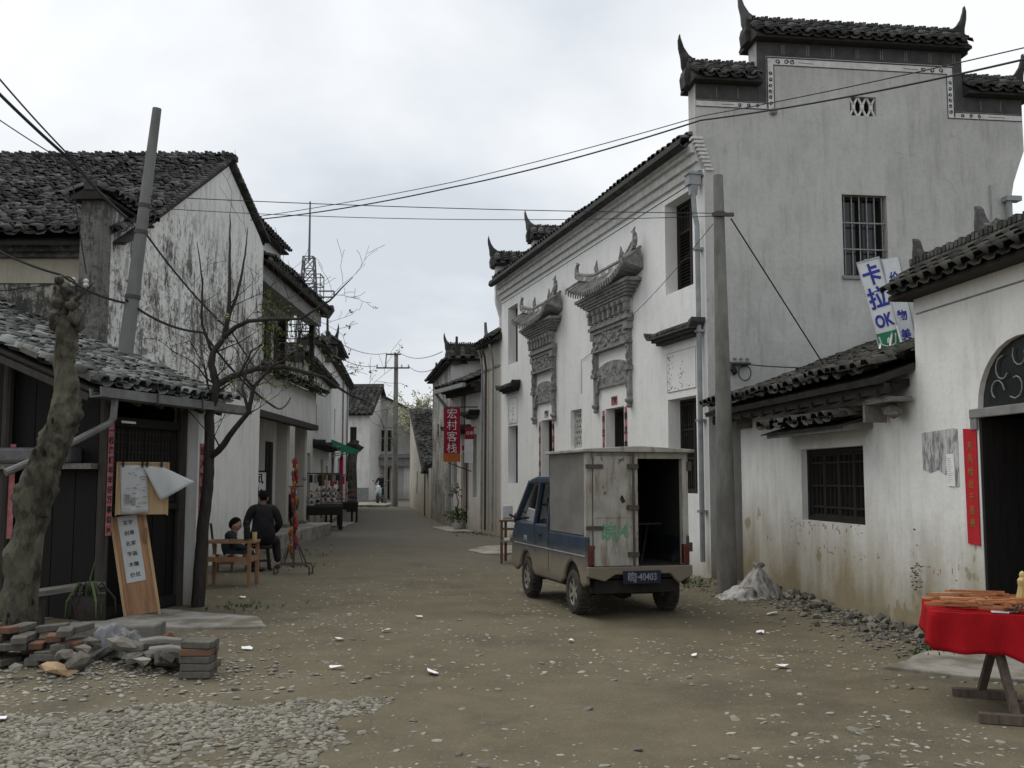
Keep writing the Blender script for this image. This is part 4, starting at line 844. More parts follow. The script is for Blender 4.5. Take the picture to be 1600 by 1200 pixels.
# posts, planks
for xx in (.66, 2.12):
    MB().tube([(xx, .3, -.1), (xx, .3, 2.5)], .065, 10).build('post', M['post_wood'], sh, SF)
MB().tube([(-.02, 1.15, -.1), (.66, 1.15, 2.85)], [.001, .001], 4) 
MB().tube([(.62, 1.55, -.1), (.62, 1.55, 2.9)], .06, 10).build('post', M['post_wood'], sh, SF)
for xx, nm in ((.73, 0),):
    n_ = 9; w_ = (2.06-.73)/n_
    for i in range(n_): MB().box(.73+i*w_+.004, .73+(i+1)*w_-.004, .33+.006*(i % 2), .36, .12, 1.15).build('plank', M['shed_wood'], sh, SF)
for za_, zb_, yb_ in ((1.15, 1.22, .37), (2.1, 2.2, .37), (.0, .12, .40)): MB().box(.72, 2.06, .27, yb_, za_, zb_).build('rail', M['black_wood'], sh, SF)
for i in range(4):
    a = .76+i*.325; pn = MB().box(a, a+.31, .34, .36, 1.22, 2.1).build('lattice_panel', M['black_wood'], sh, SF); m = MB()
    for k in range(5): m.box(a+.02+k*.065, a+.032+k*.065, .325, .34, 1.24, 2.08)
    for k in range(8): m.box(a+.01, a+.3, .328, .342, 1.26+k*.11, 1.272+k*.11)
    m.build('lattice', M['dark_wood'], pn, SF)
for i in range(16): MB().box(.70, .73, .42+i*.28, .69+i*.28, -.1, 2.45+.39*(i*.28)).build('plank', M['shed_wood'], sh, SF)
m = MB(); m.box(.5, .69, .35, 5.0, 1.62, 1.68); m.build('shelf_board', M['grey_wood'], sh, SF)
MB().box(.45, .70, .6, 1.6, 1.681, 1.86).build('shelf_bundle', M['bag_d'], sh, SF, bevel=.04)
MB().box(.2, 2.0, .9, 5, -.3, .0).build('shed_sill', M['slab'], sh, SF)
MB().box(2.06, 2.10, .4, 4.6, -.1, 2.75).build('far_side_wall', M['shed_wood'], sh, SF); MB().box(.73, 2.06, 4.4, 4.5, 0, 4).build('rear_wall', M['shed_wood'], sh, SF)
bn = thing('plank_bench', 'rough pale plank bench under the shed eave', 'bench', SF @ trans(.3, .2, 0)); MB().box(-.75, .34, .02, .22, .36, .41).build('seat', M['grey_wood'], bn, WM[bn])
for xx in (-.6, .25): MB().box(xx, xx+.06, .05, .19, 0, .36).build('leg', M['post_wood'], bn, WM[bn])
cq = MB().box(-.045, .045, -.006, -.001, .9, 2.12).build('faded_couplet', M['pink_paper'], None, SF @ trans(.66, .23, 0)); tag(cq, 'long faded red couplet strip on the shed post', 'couplet')
for i, ch in enumerate('一帆风顺年年好万事如意'): text(ch, .085, M['ink'], cq, SF @ trans(.66, .2235, 2.03-i*.107), thick=.001, bold=.003)
cq = MB().box(-.045, .045, -.006, -.001, .85, 1.9).build('faded_couplet', M['pink_paper'], None, SF @ trans(.62, 1.48, 0) @ rotm('Z', R(-70))); tag(cq, 'faded red couplet strip half hidden by the pollarded trunk', 'couplet')
pr_ = MB().box(2.20, 2.42, .12, .5, -.1, 2.38).build('corner_pier', M['facade'], sh, SF)
cq = MB().box(2.24, 2.35, .112, .118, .9, 1.95).build('faded_couplet', M['pink_paper'], None, SF); tag(cq, 'pink paper couplet on the white pier behind the young tree', 'couplet')
for i, ch in enumerate('出入平安大吉'): text(ch, .11, M['ink'], cq, SF @ trans(2.295, .1095, 1.85-i*.16), thick=.001, bold=.003)
# hanging name strip seen as a pale dash
MB().box(.8, 1.05, .2, .21, 2.13, 2.155).build('name_strip', M['paper'], sh, SF)

# ================================================================== house with two-storey veranda
vh = thing('veranda_house', 'two-storey house with open columned veranda and tiled eaves', 'house', trans(-5.4, 21.3, 0)); B0 = trans(-5.4, 21.3, 0)
def wb_(mb, name, mat, parent, **k): return mb_build_world(mb, name, M[mat], parent, WM[vh], **k)
Y0, Y1 = 21.25, 27.95
wb_(MB().box(-7.2, -5.0, Y0, Y1+.6, -.1, .33), 'platform', 'apron', vh, bevel=.02)
wb_(MB().box(-6.75, -6.4, Y0, Y1, .33, 6.6), 'back_wall', 'far_b', vh)
wb_(MB().box(-6.4, -5.36, Y0, Y1, 2.98, 3.84), 'balcony_band', 'far_b', vh)
wb_(MB().box(-5.5, -5.28, Y0, Y1, 2.84, 2.98), 'beam', 'dark_wood', vh)
for y_ in (25.6, 27.78):
    c = wb_(MB().box(-5.86, -5.58, y_-.13, y_+.13, .4, 2.98), 'column', 'beige', vh, bevel=.01); wb_(MB().box(-5.91, -5.53, y_-.18, y_+.18, .33, .42), 'base', 'slab', c)
    m = MB()
    for k in range(3): m.box(-5.72, -5.70, y_+.13, y_+.55-.13*k, 2.5+.14*k, 2.525+.14*k); m.box(-5.72, -5.70, y_+.5-.13*k, y_+.525-.13*k, 2.5+.14*k, 2.84)
    wb_(m, 'corner_lattice', 'black_wood', c)
wb_(MB().box(-5.86, -5.6, Y0+.0, Y0+.3, .33, 2.98), 'end_pier', 'far_b', vh)
for y_ in (22.2, 23.5, 24.7, 26.6): 
    d = wb_(MB().box(-6.4, -6.37, y_, y_+.75, .5, 2.5), 'door', 'black_wood', vh); wb_(MB().box(-6.37, -6.355, y_+.36, y_+.39, .5, 2.5), 'frame', 'dark_wood', d)
for y_ in (21.8, 22.9, 24.0, 25.1, 26.2, 27.3):
    d = wb_(MB().box(-6.4, -6.36, y_, y_+.62, 3.95, 5.6), 'shutter', 'dark_wood', vh); wb_(MB().box(-6.36, -6.345, y_+.06, y_+.56, 4.1, 4.8), 'panel', 'black_wood', d)
wb_(MB().box(-6.38, -6.2, Y1-.2, Y1, 3.84, 5.95), 'post', 'dark_wood', vh); wb_(MB().box(-5.55, -5.43, Y1-.14, Y1, 3.84, 5.95), 'post', 'black_wood', vh); wb_(MB().box(-5.55, -5.43, Y0+.1, Y0+.22, 3.84, 5.95), 'post', 'black_wood', vh)
m = MB()
for k in range(7): m.box(-6.18+.1*k, -6.16+.1*k, Y1-.08, Y1-.05, 5.35+.09*(k % 3), 5.9)
for zq in (5.35, 5.55, 5.75, 5.88): m.box(-6.2, -5.55, Y1-.085, Y1-.055, zq, zq+.022)
wb_(m, 'lattice_valance', 'black_wood', vh)
m = MB(); m.box(-5.6, -5.28, Y0, Y1+.1, 5.72, 6.05); wb_(m, 'eave_beam', 'grey_trim', vh)
wb_(MB().box(-6.4, -5.28, Y0, Y1+.1, 6.05, 6.12), 'soffit', 'dark_wood', vh)
roof(vh, (-5.08, Y0, 6.10), (0,1,0), (-1,0,.42), Y1-Y0+.35, 1.6, 'tile', 0, seed=51, name='upper_roof')
roof(vh, (-5.14, Y0, 3.80), (0,1,0), (-1,0,.5), Y1-Y0+.3, .3, 'tile', 0, seed=52, name='lower_roof', board=.03)
m = MB()
for i in range(42): m.tube([(-5.08, Y0+.1+i*.165, 6.12), (-5.14, Y0+.1+i*.165, 6.19)], .05, 6)
wb_(m, 'eave_disc', 'grey_trim', vh, kind='stuff')
wb_(MB().prism([(-5.12, 6.0), (-4.97, 6.22), (-5.0, 6.36), (-5.3, 6.34), (-5.4, 6.05)], Y1+.28, Y1+.45, 'y'), 'eave_end', 'tile', vh)
UF = frame(-6.0, 19.2, 0, 0, 1)
m = MB(); m.wall(2.2, 6.9, 5.9, 7.35, .3); m.wall(6.9, 8.7, 5.9, 6.85, .3); m.build('parapet_wall', M['far_a'], vh, UF)
coping(vh, UF, 0.9, 7.0, 7.32, .3, ov=.2, h=.26, ends=(0, 0), seed=53, cw=.25); coping(vh, UF, 6.9, 8.8, 6.85, .3, ov=.2, h=.24, ends=(0, 0), seed=54, cw=.25)
# shop goods on the veranda
ds = thing('calligraphy_board', 'white display board with black characters behind the seated man', 'sign', trans(-5.95, 23.6, .33)); T = WM[ds] @ rotm('Z', R(35)); MB().box(-.32, .32, 0, .03, .05, 1.35).build('board', M['sign_w'], ds, T); m = MB(); m.box(-.35, .35, -.02, .05, 1.35, 1.39); m.box(-.35, -.32, -.02, .05, 0, 1.39); m.box(.32, .35, -.02, .05, 0, 1.39); m.build('frame', M['black_wood'], ds, T)
for i, r_ in enumerate(('龙凤', '山水', '福寿', '古今')): text(r_, .26, M['ink'], ds, T @ trans(0, -.003, 1.18-i*.31), thick=.001, bold=.006)

# ================================================================== houses farther along the left side
def block(name, label, A, B, depth, h, mat, holes=(), cap=True, seed=0, roofed=False, zb=-.3, cw=.3, doors=()):
    """A->B street wall, left to right as seen from the street"""
    d = Vector(B)-Vector(A); Lb = d.length; F = frame(A[0], A[1], 0, d.x, d.y); b = thing(name, label, 'house', trans(A[0], A[1], 0))
    MB().wall(0, Lb, zb, h, .3, holes).build('street_wall', M[mat], b, F)
    m = MB(); m.box(0.01, .3, .302, depth, zb, h-.01); m.box(Lb-.3, Lb-.01, .302, depth, zb, h-.01); m.box(.3, Lb-.3, depth-.3, depth, zb, h-.01); m.box(.3, Lb-.3, .302, depth-.3, h-.1, h-.02); m.build('side_walls', M[mat], b, F)
    for q, (x0, x1, z0, z1) in enumerate(holes):
        isd = z0 < .3; w_ = MB().box(x0, x1, .2, .24, z0, z1).build('door' if isd else 'window', M['black_wood'], b, F); m = MB(); f = .05
        m.box(x0, x0+f, .12, .2, z0, z1); m.box(x1-f, x1, .12, .2, z0, z1); m.box(x0, x1, .125, .2, z1-f, z1); m.box((x0+x1)/2-.02, (x0+x1)/2+.02, .13, .2, z0, z1); m.build('frame', M['dark_wood'], w_, F)
    if cap: coping(b, F, -.15, Lb+.15, h, .3, ov=.22, h=.28, ends=(1, 1), seed=seed, cw=cw)
    return b, F, Lb
b1, F1, L1_ = block('street_house', 'white street house with low stepped coping seen through the veranda', (-5.95, 29.3), (-6.75, 38), 6, 4.9, 'far_a', [(1.0, 1.9, .2, 2.3), (3.0, 3.7, 3.0, 3.9), (5.2, 6.2, .2, 2.2), (7.2, 8.0, .9, 2.0)], seed=61)
for a, b in ((2.6, 4.8), (5.0, 8.4)): stick_out(b1, F1, a, b, 2.55, proj=.4)
MB().prism([(0,4.9),(3.2,4.9),(3.2,5.5),(0,5.5)], 0, .3).build('parapet_step', M['far_a'], b1, F1 @ trans(3.0, .0, .28)); coping(b1, F1, 2.85, 6.4, 5.78, .3, ov=.22, h=.28, ends=(1, 1), seed=62, cw=.3)
b2, F2, L2_ = block('tall_street_house', 'tall white street house with horn-ended copings before the street end', (-6.75, 38.05), (-8.0, 50), 7, 5.9, 'far_b', [(1.0, 2.2, .2, 2.4), (4.5, 5.6, .2, 2.4), (2.0, 2.6, 3.3, 4.3), (7.5, 8.2, 3.2, 4.4)], seed=63)
MB().wall(0, 5.0, 5.9, 6.55, .3).build('parapet_step', M['far_b'], b2, F2 @ trans(.02, .002, 0)); coping(b2, F2, -.2, 5.2, 6.55, .3, ov=.25, h=.32, ends=(1, 1), seed=64, cw=.3, tip=.6)
coping(b2, frame(-6.75-2.2, 38.03, 0, 1, 0), 0, 2.3, 6.2, .3, ov=.22, h=.3, ends=(1, 1), seed=65, cw=.3, tip=.6)
for xx in (6.3, 9.6): MB().tube([(xx, -.08, 0), (xx, -.08, 5.8)], .04, 6).build('downpipe', M['grey_trim'], b2, F2)
aw = thing('green_awning', 'small green awning over the red-hung doorway', 'awning', F2 @ trans(1.6, 0, 2.75)); T = WM[aw]; MB().prism([(-1.0, -.15), (0, .25), (0, .28), (-1.0, -.12)], -1.0, 1.3, 'x').build('canopy', M['plastic_g'], aw, T); MB().prism([(-1.0, -.14), (0, .26), (0, -.12), (-1.0, -.3)], -1.03, -1.005, 'x').build('end_flap', M['plastic_g'], aw, T); m = MB(); m.bar((-.9, 0, -.3), (-.9, -.9, -.1), .03); m.bar((1.2, 0, -.3), (1.2, -.9, -.1), .03); m.build('bracket', M['iron'], aw, T)
rd = thing('hanging_dress', 'magenta cloth garment hanging under the green awning', 'garment', F2 @ trans(1.2, -.35, .5)); T = WM[rd]; m = MB(); m.prism([(-.3,.1),(.3,.1),(.34,.6),(.22,1.2),(.34,1.45),(.3,1.75),(.1,1.9),(-.1,1.9),(-.3,1.75),(-.34,1.45),(-.22,1.2),(-.34,.6)], -.06, .06); m.build('cloth', M['pink'], rd, T, bevel=.03); MB().tube([(-.25,0,1.85),(0,0,2.0),(.25,0,1.85)], .012, 5).build('hanger', M['iron'], rd, T)
# street end
def gable_house(name, label, A, B, depth, h, ridge_h, mat, holes, slope_front=True, base=None):
    d = Vector(B)-Vector(A); Lb = d.length; F = frame(A[0], A[1], 0, d.x, d.y); b = thing(name, label, 'house', trans(A[0], A[1], 0)); m = MB().wall(0, Lb, 0, h, .3, holes); f3 = F.to_3x3()
    m.build('front_wall', M[mat], b, F); m = MB()
    if slope_front:
        for xx in (.01, Lb-.31): m.prism([(.302, 0), (depth, 0), (depth, h), (depth/2, ridge_h-.1), (.302, h)], xx, xx+.3, 'x')
    m.box(.32, Lb-.32, depth-.3, depth-.01, 0, h); m.build('side_walls', M[mat], b, F)
    for (x0, x1, z0, z1) in holes:
        w_ = MB().box(x0, x1, .18, .22, z0, z1).build('door' if z0 < .9 else 'window', M['black_wood'], b, F); m = MB(); f = .08; m.box(x0, x0+f, .1, .18, z0, z1); m.box(x1-f, x1, .1, .18, z0, z1); m.box(x0, x1, .105, .18, z1-f, z1); m.box(x0, x1, .105, .18, z0, z0+f); m.box((x0+x1)/2-.03, (x0+x1)/2+.03, .11, .18, z0, z1); m.box(x0, x1, .112, .18, (z0+z1)/2-.03, (z0+z1)/2+.03); m.build('frame', M['dark_wood'], w_, F)
    s_ = (ridge_h-h)/(depth/2)
    roof(b, F @ Vector((-.25, -.4, h-.4*s_)), f3 @ Vector((1,0,0)), f3 @ Vector((0,1,s_)), Lb+.5, math.hypot(depth/2+.4, (depth/2+.4)*s_), 'tile', 0, cw=.3, rv=.2, seed=int(A[1]))
    roof(b, F @ Vector((Lb+.25, depth+.4, h-.4*s_)), f3 @ Vector((-1,0,0)), f3 @ Vector((0,-1,s_)), Lb+.5, math.hypot(depth/2+.4, (depth/2+.4)*s_), 'tile', 0, cw=.35, rv=.3, seed=int(A[1])+1, name='rear_roof')
    MB().box(-.25, Lb+.25, depth/2-.15, depth/2+.15, ridge_h-.05, ridge_h+.16).build('ridge', M['tile'], b, F)
    return b, F
be, FE = gable_house('end_house', 'white house with dark roof and grey plinth closing the street end', (-12.5, 60.4), (-8.35, 60), 5, 5.55, 7.2, 'far_b', [(3.0, 3.4, 3.0, 4.6), (2.6, 3.3, .3, 2.2)])
MB().box(-.01, 4.17, -.03, .0, .0, 1.05).build('plinth', M['grey_trim'], be, FE)
bgr = thing('grey_end_house', 'grey gabled house at the street end with one upper window', 'house', trans(-8.3, 63, .3)); GE = frame(-9.4, 63, .25, 1, .05)
m = MB(); m.wall(0, 3.8, 0, 5.2, .3, [(1.1, 2.0, 3.0, 4.3), (1.5, 1.95, 0, 2.0)]); m.prism([(0, 5.2), (3.8, 5.2), (3.8, 5.25), (.6, 6.7), (0, 6.6)], 0, .3); m.build('front_wall', M['far_gray'], bgr, GE)
for (x0, x1, z0, z1), nm in (((1.1, 2.0, 3.0, 4.3), 'window'), ((1.5, 1.95, 0, 2.0), 'door')):
    w_ = MB().box(x0, x1, .16, .2, z0, z1).build(nm, M['black_wood'], bgr, GE); m = MB(); m.box(x0, x0+.07, .05, .16, z0, z1); m.box(x1-.07, x1, .05, .16, z0, z1); m.box((x0+x1)/2-.03, (x0+x1)/2+.03, .06, .16, z0, z1); m.box(x0, x1, .06, .16, z0+(z1-z0)*.6, z0+(z1-z0)*.6+.06); m.build('frame', M['grey_trim'], w_, GE)
m = MB(); m.prism([(0, 6.6), (.6, 6.72), (4.1, 5.1), (4.1, 5.22), (.6, 6.86), (0, 6.75)], -.2, 6); m.build('roof', M['tile'], bgr, GE); m = MB(); m.box(-.01, 3.6, -.5, 0, 2.1, 2.6); m.prism([(-.7, 2.6), (0, 2.6), (0, 2.85), (-.7, 2.66)], -.05, 3.6, 'x'); m.build('porch_roof', M['grey_trim'], bgr, GE); MB().box(0.01, 3.79, .31, 6, 0, 5.1).build('side_walls', M['far_gray'], bgr, GE)
MB().box(2.75, 3.5, -.03, 0, .0, 2.1).build('side_door', M['far_b'], bgr, GE)

# ================================================================== right side beyond the white house
# narrow passage wall
b3, F3, L3_ = block('passage_wall_house', 'narrow beige house front with twin downpipes beside the inn', (-.86, 29.75), (-.31, 27.72), 5, 5.3, 'beige', [], seed=71)
for xx in (.25, .7, 1.55): 
    p = MB().tube([(xx, -.09, .1), (xx, -.07, 4.7), (xx+.03, -.12, 5.0), (xx+.06, -.2, 5.25)], .032, 8).build('downpipe', M['iron'] if xx == .7 else M['pvc'], b3, F3)
MB().box(.0, 2.05, -.02, 0, 4.6, 4.66).build('string_course', M['grey_trim'], b3, F3)
# inn
bi, FI, LI = block('inn_house', 'small white inn with tiled eave and red hanging banner', (-1.93, 32.5), (-.88, 29.8), 5, 4.4, 'inn', [(.25, .6, 1.15, 2.2), (1.15, 1.62, .2, 2.35), (2.1, 2.45, 1.0, 2.85), (.95, 1.4, 3.15, 4.3)], cap=False)
f3 = FI.to_3x3(); roof(bi, FI @ Vector((-.05, -.5, 4.28)), f3 @ Vector((1,0,0)), f3 @ Vector((0,1,.42)), LI+.05, 2.6, 'tile', 0, seed=72, jit=1.6, cw=.22)
m = MB(); m.box(0, LI, -.34, 0, 4.2, 4.32); m.box(0, LI, -.2, 0, 4.08, 4.2); m.build('eave_cornice', M['under'], bi, FI); MB().box(0, LI, -.6, -.5, 4.2, 4.32).build('gutter', M['pvc'], bi, FI)
MB().tube([(.1, -.55, 4.2), (.1, -.3, 3.9), (.1, -.08, 3.7), (.1, -.08, .1)], .05, 8).build('downpipe', M['pvc'], bi, FI)
stick_out(bi, FI, .9, 1.85, 2.95, proj=.6); stick_out(bi, FI, 1.95, 2.6, 3.35, proj=.35)
p = MB().box(2.05, 2.5, -.02, 0, 2.95, 3.3).build('ink_panel', M['white_trim'], bi, FI)
for xx in (1.08, 1.69): MB().box(xx-.03, xx+.03, -.008, -.001, .6, 2.3).build('couplet', M['pink_paper'], bi, FI)
MB().box(1.1, 1.67, -.01, -.001, 2.4, 2.55).build('door_slip', M['red_paper'], bi, FI)
bn_ = thing('inn_banner', 'crimson banner with white characters hanging from the inn wall', 'banner', trans(-1.75, 29.9, 2.05)); T = trans(-1.75, 29.9, 2.05)
bd = MB().box(-.24, .24, 0, .02, 0, 1.55).build('cloth', M['banner'], bn_, T); MB().box(-.245, .245, -.004, .024, -.02, .22).build('lower_band', M['orange'], bn_, T)
for i, ch in enumerate('宏村客栈'): text(ch, .32, M['pink_paper'] if False else M['sign_w'], bn_, T @ trans(0, -.006, 1.36-i*.335), thick=.001, bold=-.002)
m = MB(); m.bar((-.24, .01, 1.57), (.9, .3, 1.6), .035); m.bar((-.1, .01, -.05), (.55, .2, -.3), .03); m.build('bracket', M['iron'], bn_, T)
sg = thing('inn_plate', 'small red and white plate behind the crimson banner', 'sign', trans(-1.28, 30.1, 2.35)); T = WM[sg]; MB().box(-.1, .16, 0, .02, .35, .7).build('upper_plate', M['banner'], sg, T); MB().box(-.12, .14, 0, .03, -.35, .34).build('lower_plate', M['sign_w'], sg, T)
text('住宿', .11, M['sign_w'], sg, T @ trans(.03, -.003, .52), thick=.001); MB().bar((.0, .03, .7), (.5, .3, .7), .025).build('bracket', M['iron'], sg, T)
# stained house with wavy ridge
bs, FS, LS = block('stained_house', 'grey-stained tall house with wavy ridge behind the inn', (-3.05, 39.3), (-1.95, 32.55), 6, 5.2, 'far_c', [(2.2, 2.7, 2.8, 3.5)], cap=True, seed=74)
gs = frame(-1.95, 32.5, 0, 1, .1); MB().wall(.01, 3.2, 4.2, 5.3, .25).build('gable_top', M['far_b'], bs, gs); coping(bs, gs, -.1, 3.3, 5.3, .25, ov=.3, h=.35, ends=(1, 0), seed=75, cw=.3, ridge=.2)
# low house with large roof
bl = thing('low_roof_house', 'low cottage with big mossy roof sloping towards us past the inn', 'house', trans(-3.1, 40, 0)); FL = frame(-5.15, 51.8, 0, 2.05, -12.3); f3 = FL.to_3x3()
m = MB(); m.prism([(0, -.1), (12.4, -.1), (12.4, 1.95), (10.5, 1.95), (2.5, 4.75), (0, 4.75)], 0, .3); m.build('street_wall', M['far_d'], bl, FL); MB().box(9.2, 9.75, -.012, .0, .0, 1.75).build('door', M['black_wood'], bl, FL); MB().box(5.0, 5.2, -.012, .0, .9, 1.9).build('window', M['black_wood'], bl, FL)
O = FL @ Vector((10.9, .0, 1.9)); roof(bl, O - f3 @ Vector((0,.25,0)), f3 @ Vector((0,1,0)), f3 @ Vector((-1,0,.36)), 6, 8.9, 'tile', 0, seed=76, jit=2, cw=.3, rv=.25, sag=.3)
MB().box(.01, 12.3, 5.6, 5.9, -.1, 1.9).build('back_wall', M['far_d'], bl, FL); m = MB(); m.box(10.6, 10.9, .31, 5.6, -.1, 1.85); m.box(.01, .3, .31, 5.6, -.1, 4.7); m.build('end_walls', M['far_d'], bl, FL)
c4 = coping(bl, frame(-3.55, 41.2, 0, .9, -.25), 0, 1.3, 1.75, .3, ov=.35, h=.3, ends=(0, 0), seed=77, ridge=0, cw=.25, name='door_hood')
MB().box(0, 2.5, -.02, .3, 4.75, 4.95).build('ridge', M['tile'], bl, FL)
# ================================================================== poles, tower, wires
def pole(name, label, base, top, r0, r1, mat, bands=()):
    p = thing(name, label, 'pole', trans(*base)); m = MB(); b = Vector(base); t_ = Vector(top); m.tube([b.lerp(t_, k/8) - Vector((0,0,.3 if k == 0 else 0)) for k in range(9)], [r0+(r1-r0)*k/8 for k in range(9)], 16)
    mb_build_world(m, 'shaft', M[mat], p, WM[p], smooth=False)
    for f in bands:
        q = b.lerp(t_, f); rr = r0+(r1-r0)*f+.012; mb_build_world(MB().tube([q, q+(t_-b).normalized()*.05], rr, 16), 'band', M['iron'], p, WM[p])
    return p
PR = Vector((2.82, 13.59)); zr = gz(*PR)
pr_ = pole('concrete_pole', 'straight concrete pole at the corner of the white house', (PR.x, PR.y, zr), (PR.x-.02, PR.y, 5.62), .138, .066, 'concrete', (.9,))
mb_build_world(MB().box(PR.x-.13, PR.x+.16, PR.y-.12, PR.y-.07, 5.03, 5.075), 'crossarm', M['iron'], pr_, WM[pr_])
PB, PT = Vector((-5.35, 13.3, 0)), Vector((-4.75, 13.3, 6.45))
pl_ = pole('leaning_pole', 'leaning grey concrete pole rising behind the shed roof', PB, PT, .135, .058, 'concrete_l', (.79, .735, .60))
FPB = (-5.92, 52, gz(-5.92, 52)); fp = pole('utility_pole', 'tall utility pole with two crossarms at the street end', FPB, (-5.92, 52, 7.95), .17, .1, 'concrete', ())
for z_, a, b in ((7.15, -1.0, .7), (7.85, -.5, .25)):
    mb_build_world(MB().box(-5.92+a, -5.92+b, 51.82, 51.9, z_, z_+.07), 'crossarm', M['iron'], fp, WM[fp])
for a in (-.95, -.5, .3, .65): mb_build_world(MB().lathe([(.02,0),(.05,.05),(.04,.12),(.02,.16)], 6, (-5.92+a, 51.86, 7.22)), 'insulator', M['white_trim'], fp, WM[fp])
mb_build_world(MB().tube([(-6.4,51.86,7.9),(-6.45,51.86,7.2)], .03, 5), 'stay', M['iron'], fp, WM[fp])
pole('thin_pole', 'thin grey pole beside the utility pole', (-6.75, 55, gz(-6.75, 55)), (-6.75, 55, 5.3), .1, .07, 'concrete')
tw = thing('radio_tower', 'slender lattice radio tower with whip aerial behind the veranda house', 'tower', trans(-30.2, 150, .5)); TB = Vector((-30.2, 150, 0))
def tower_m(m, z0, z1, n, w0, w1, r=.12):
    for k in range(n):
        a = z0+(z1-z0)*k/n; b = z0+(z1-z0)*(k+1)/n; wa = w0+(w1-w0)*k/n; wb2 = w0+(w1-w0)*(k+1)/n; C = [(-1,-1),(1,-1),(1,1),(-1,1)]
        for i in range(4):
            p, q = C[i], C[(i+1) % 4]
            m.bar(TB+Vector((p[0]*wa, p[1]*wa, a)), TB+Vector((p[0]*wb2, p[1]*wb2, b)), r*1.5); m.bar(TB+Vector((p[0]*wa, p[1]*wa, a)), TB+Vector((q[0]*wb2, q[1]*wb2, b)), r); m.bar(TB+Vector((q[0]*wa, q[1]*wa, a)), TB+Vector((p[0]*wb2, p[1]*wb2, b)), r); m.bar(TB+Vector((p[0]*wb2, p[1]*wb2, b)), TB+Vector((q[0]*wb2, q[1]*wb2, b)), r)
m = MB(); tower_m(m, 0, 27, 8, 2.9, 1.2); tower_m(m, 27, 34.5, 4, 1.2, .75); mb_build_world(m, 'lattice_mast', M['steel'], tw, WM[tw])
m = MB()
for z_ in (28.6, 30.2, 31.7):
    for a, b in (((-2, -1.4), (2, -1.4)), ((2, -1.4), (2, 1.4)), ((2, 1.4), (-2, 1.4)), ((-2, 1.4), (-2, -1.4))): m.bar(TB+Vector((*a, z_)), TB+Vector((*b, z_)), .12)
for a in ((-2, -1.4), (2, -1.4), (2, 1.4), (-2, 1.4)): m.bar(TB+Vector((*a, 28.4)), TB+Vector((*a, 31.8)), .12)
for s_ in (-1, 1):
    for dz in (0, .9): m.bar(TB+Vector((s_*1.5, 0, 28.8+dz+(1.3 if s_ < 0 else -.3))), TB+Vector((s_*3.8, 0, 28.8+dz+(1.3 if s_ < 0 else -.3))), .2)
    m.bar(TB+Vector((s_*3.8, 0, 28.8+(1.3 if s_ < 0 else -.3))), TB+Vector((s_*3.8, 0, 29.7+(1.3 if s_ < 0 else -.3))), .2)
mb_build_world(m, 'platform', M['steel'], tw, WM[tw]); mb_build_world(MB().tube([TB+Vector((0,0,34)), TB+Vector((0,0,43)) ], [.2,.12], 5), 'whip_aerial', M['steel'], tw, WM[tw])
def wire(label, pts, r=.008, sag=0., n=24, mat='wire'):
    P = []
    for a, b in zip(pts, pts[1:]):
        a = Vector(a); b = Vector(b)
        for k in range(n): f = k/n; P.append(a.lerp(b, f)-Vector((0,0,4*sag*f*(1-f))))
    P.append(Vector(pts[-1])); m = MB(); m.tube(P, r, 5); c = Vector(pts[0])
    o = mb_build_world(m, 'overhead_wire', M[mat], None, trans(*c)); return tag(o, label, 'wire', 'overhead wires across the street')
wire('upper of two thin wires from the leaning pole to the straight pole', [(-4.85, 13.3, 5.25), (PR.x-.1, PR.y-.1, 5.07)], .006, .04)
wire('lower of two thin wires from the leaning pole to the straight pole', [(-4.9, 13.3, 5.1), (PR.x-.1, PR.y-.1, 5.03)], .005, .1)
wire('thick cable crossing the sky above the gable from the left house', [(-5.1, 19.6, 6.55), (-1.0, 16.5, 6.3), (2.5, 13.2, 6.25), (5.2, 9.2, 5.5), (9.25, 3.2, 4.42)], .012, .06)
wire('thinner cable running beside the thick sky-crossing cable', [(-5.1, 19.6, 6.6), (-1.0, 16.45, 6.37), (2.5, 13.15, 6.29), (5.2, 9.1, 5.58), (9.25, 3.1, 4.55)], .007, .03)
wire('steel stay wire slanting from the straight pole to the low roof', [(PR.x+.12, PR.y-.1, 5.0), (4.35, 14.2, 3.1)], .01, .0)
wire('slack cable from the gable bracket to the low roof sign', [GF @ Vector((.6, -.1, 3.28)), (5.1, 12.2, 2.95)], .009, .08)
wire('thin wire from the straight pole slanting over the white facade', [(PR.x-.1, PR.y, 4.95), MF @ Vector((X(2.9), -.05, 4.5)), MF @ Vector((X(5.8), -.02, 4.0)), MF @ Vector((X(5.8), -.02, 3.3))], .005, .05)
for i, (dz, x_, lab) in enumerate(((0, -6.6, 'thickest cable coming from top left to the leaning pole'), (.13, -6.5, 'middle cable coming from top left to the leaning pole'), (-.22, -6.9, 'lowest cable coming from top left to the dark pier'))):
    wire(lab, [(x_-3.4, 8.0, 10.15+dz), (x_, 12.0, 6.55+dz), (-5.75, 13.0, 5.65+dz*.3), (-5.1 if i < 2 else -5.6, 13.28, 4.95 if i < 2 else 4.2)], (.022, .012, .008)[i], .03)
wire('heavy cable drooping from the left edge to the leaning pole', [(-10.5, 12.3, 6.2), (-6.9, 12.9, 4.6), (-5.85, 13.1, 4.15), (-5.05, 13.2, 3.8)], .016, .05)
wire('thin pair of wires along the cream band', [(-12.5, 13.95, 4.0), (-7.4, 13.9, 4.05), (-5.9, 13.35, 4.1)], .007, .01)
wire('heavy cable drooping from the leaning pole through the young tree', [(-5.05, 13.2, 3.85), (-4.2, 13.8, 3.5), (-3.6, 15.5, 2.6), (-4.6, 21.2, 3.2)], .017, .1)
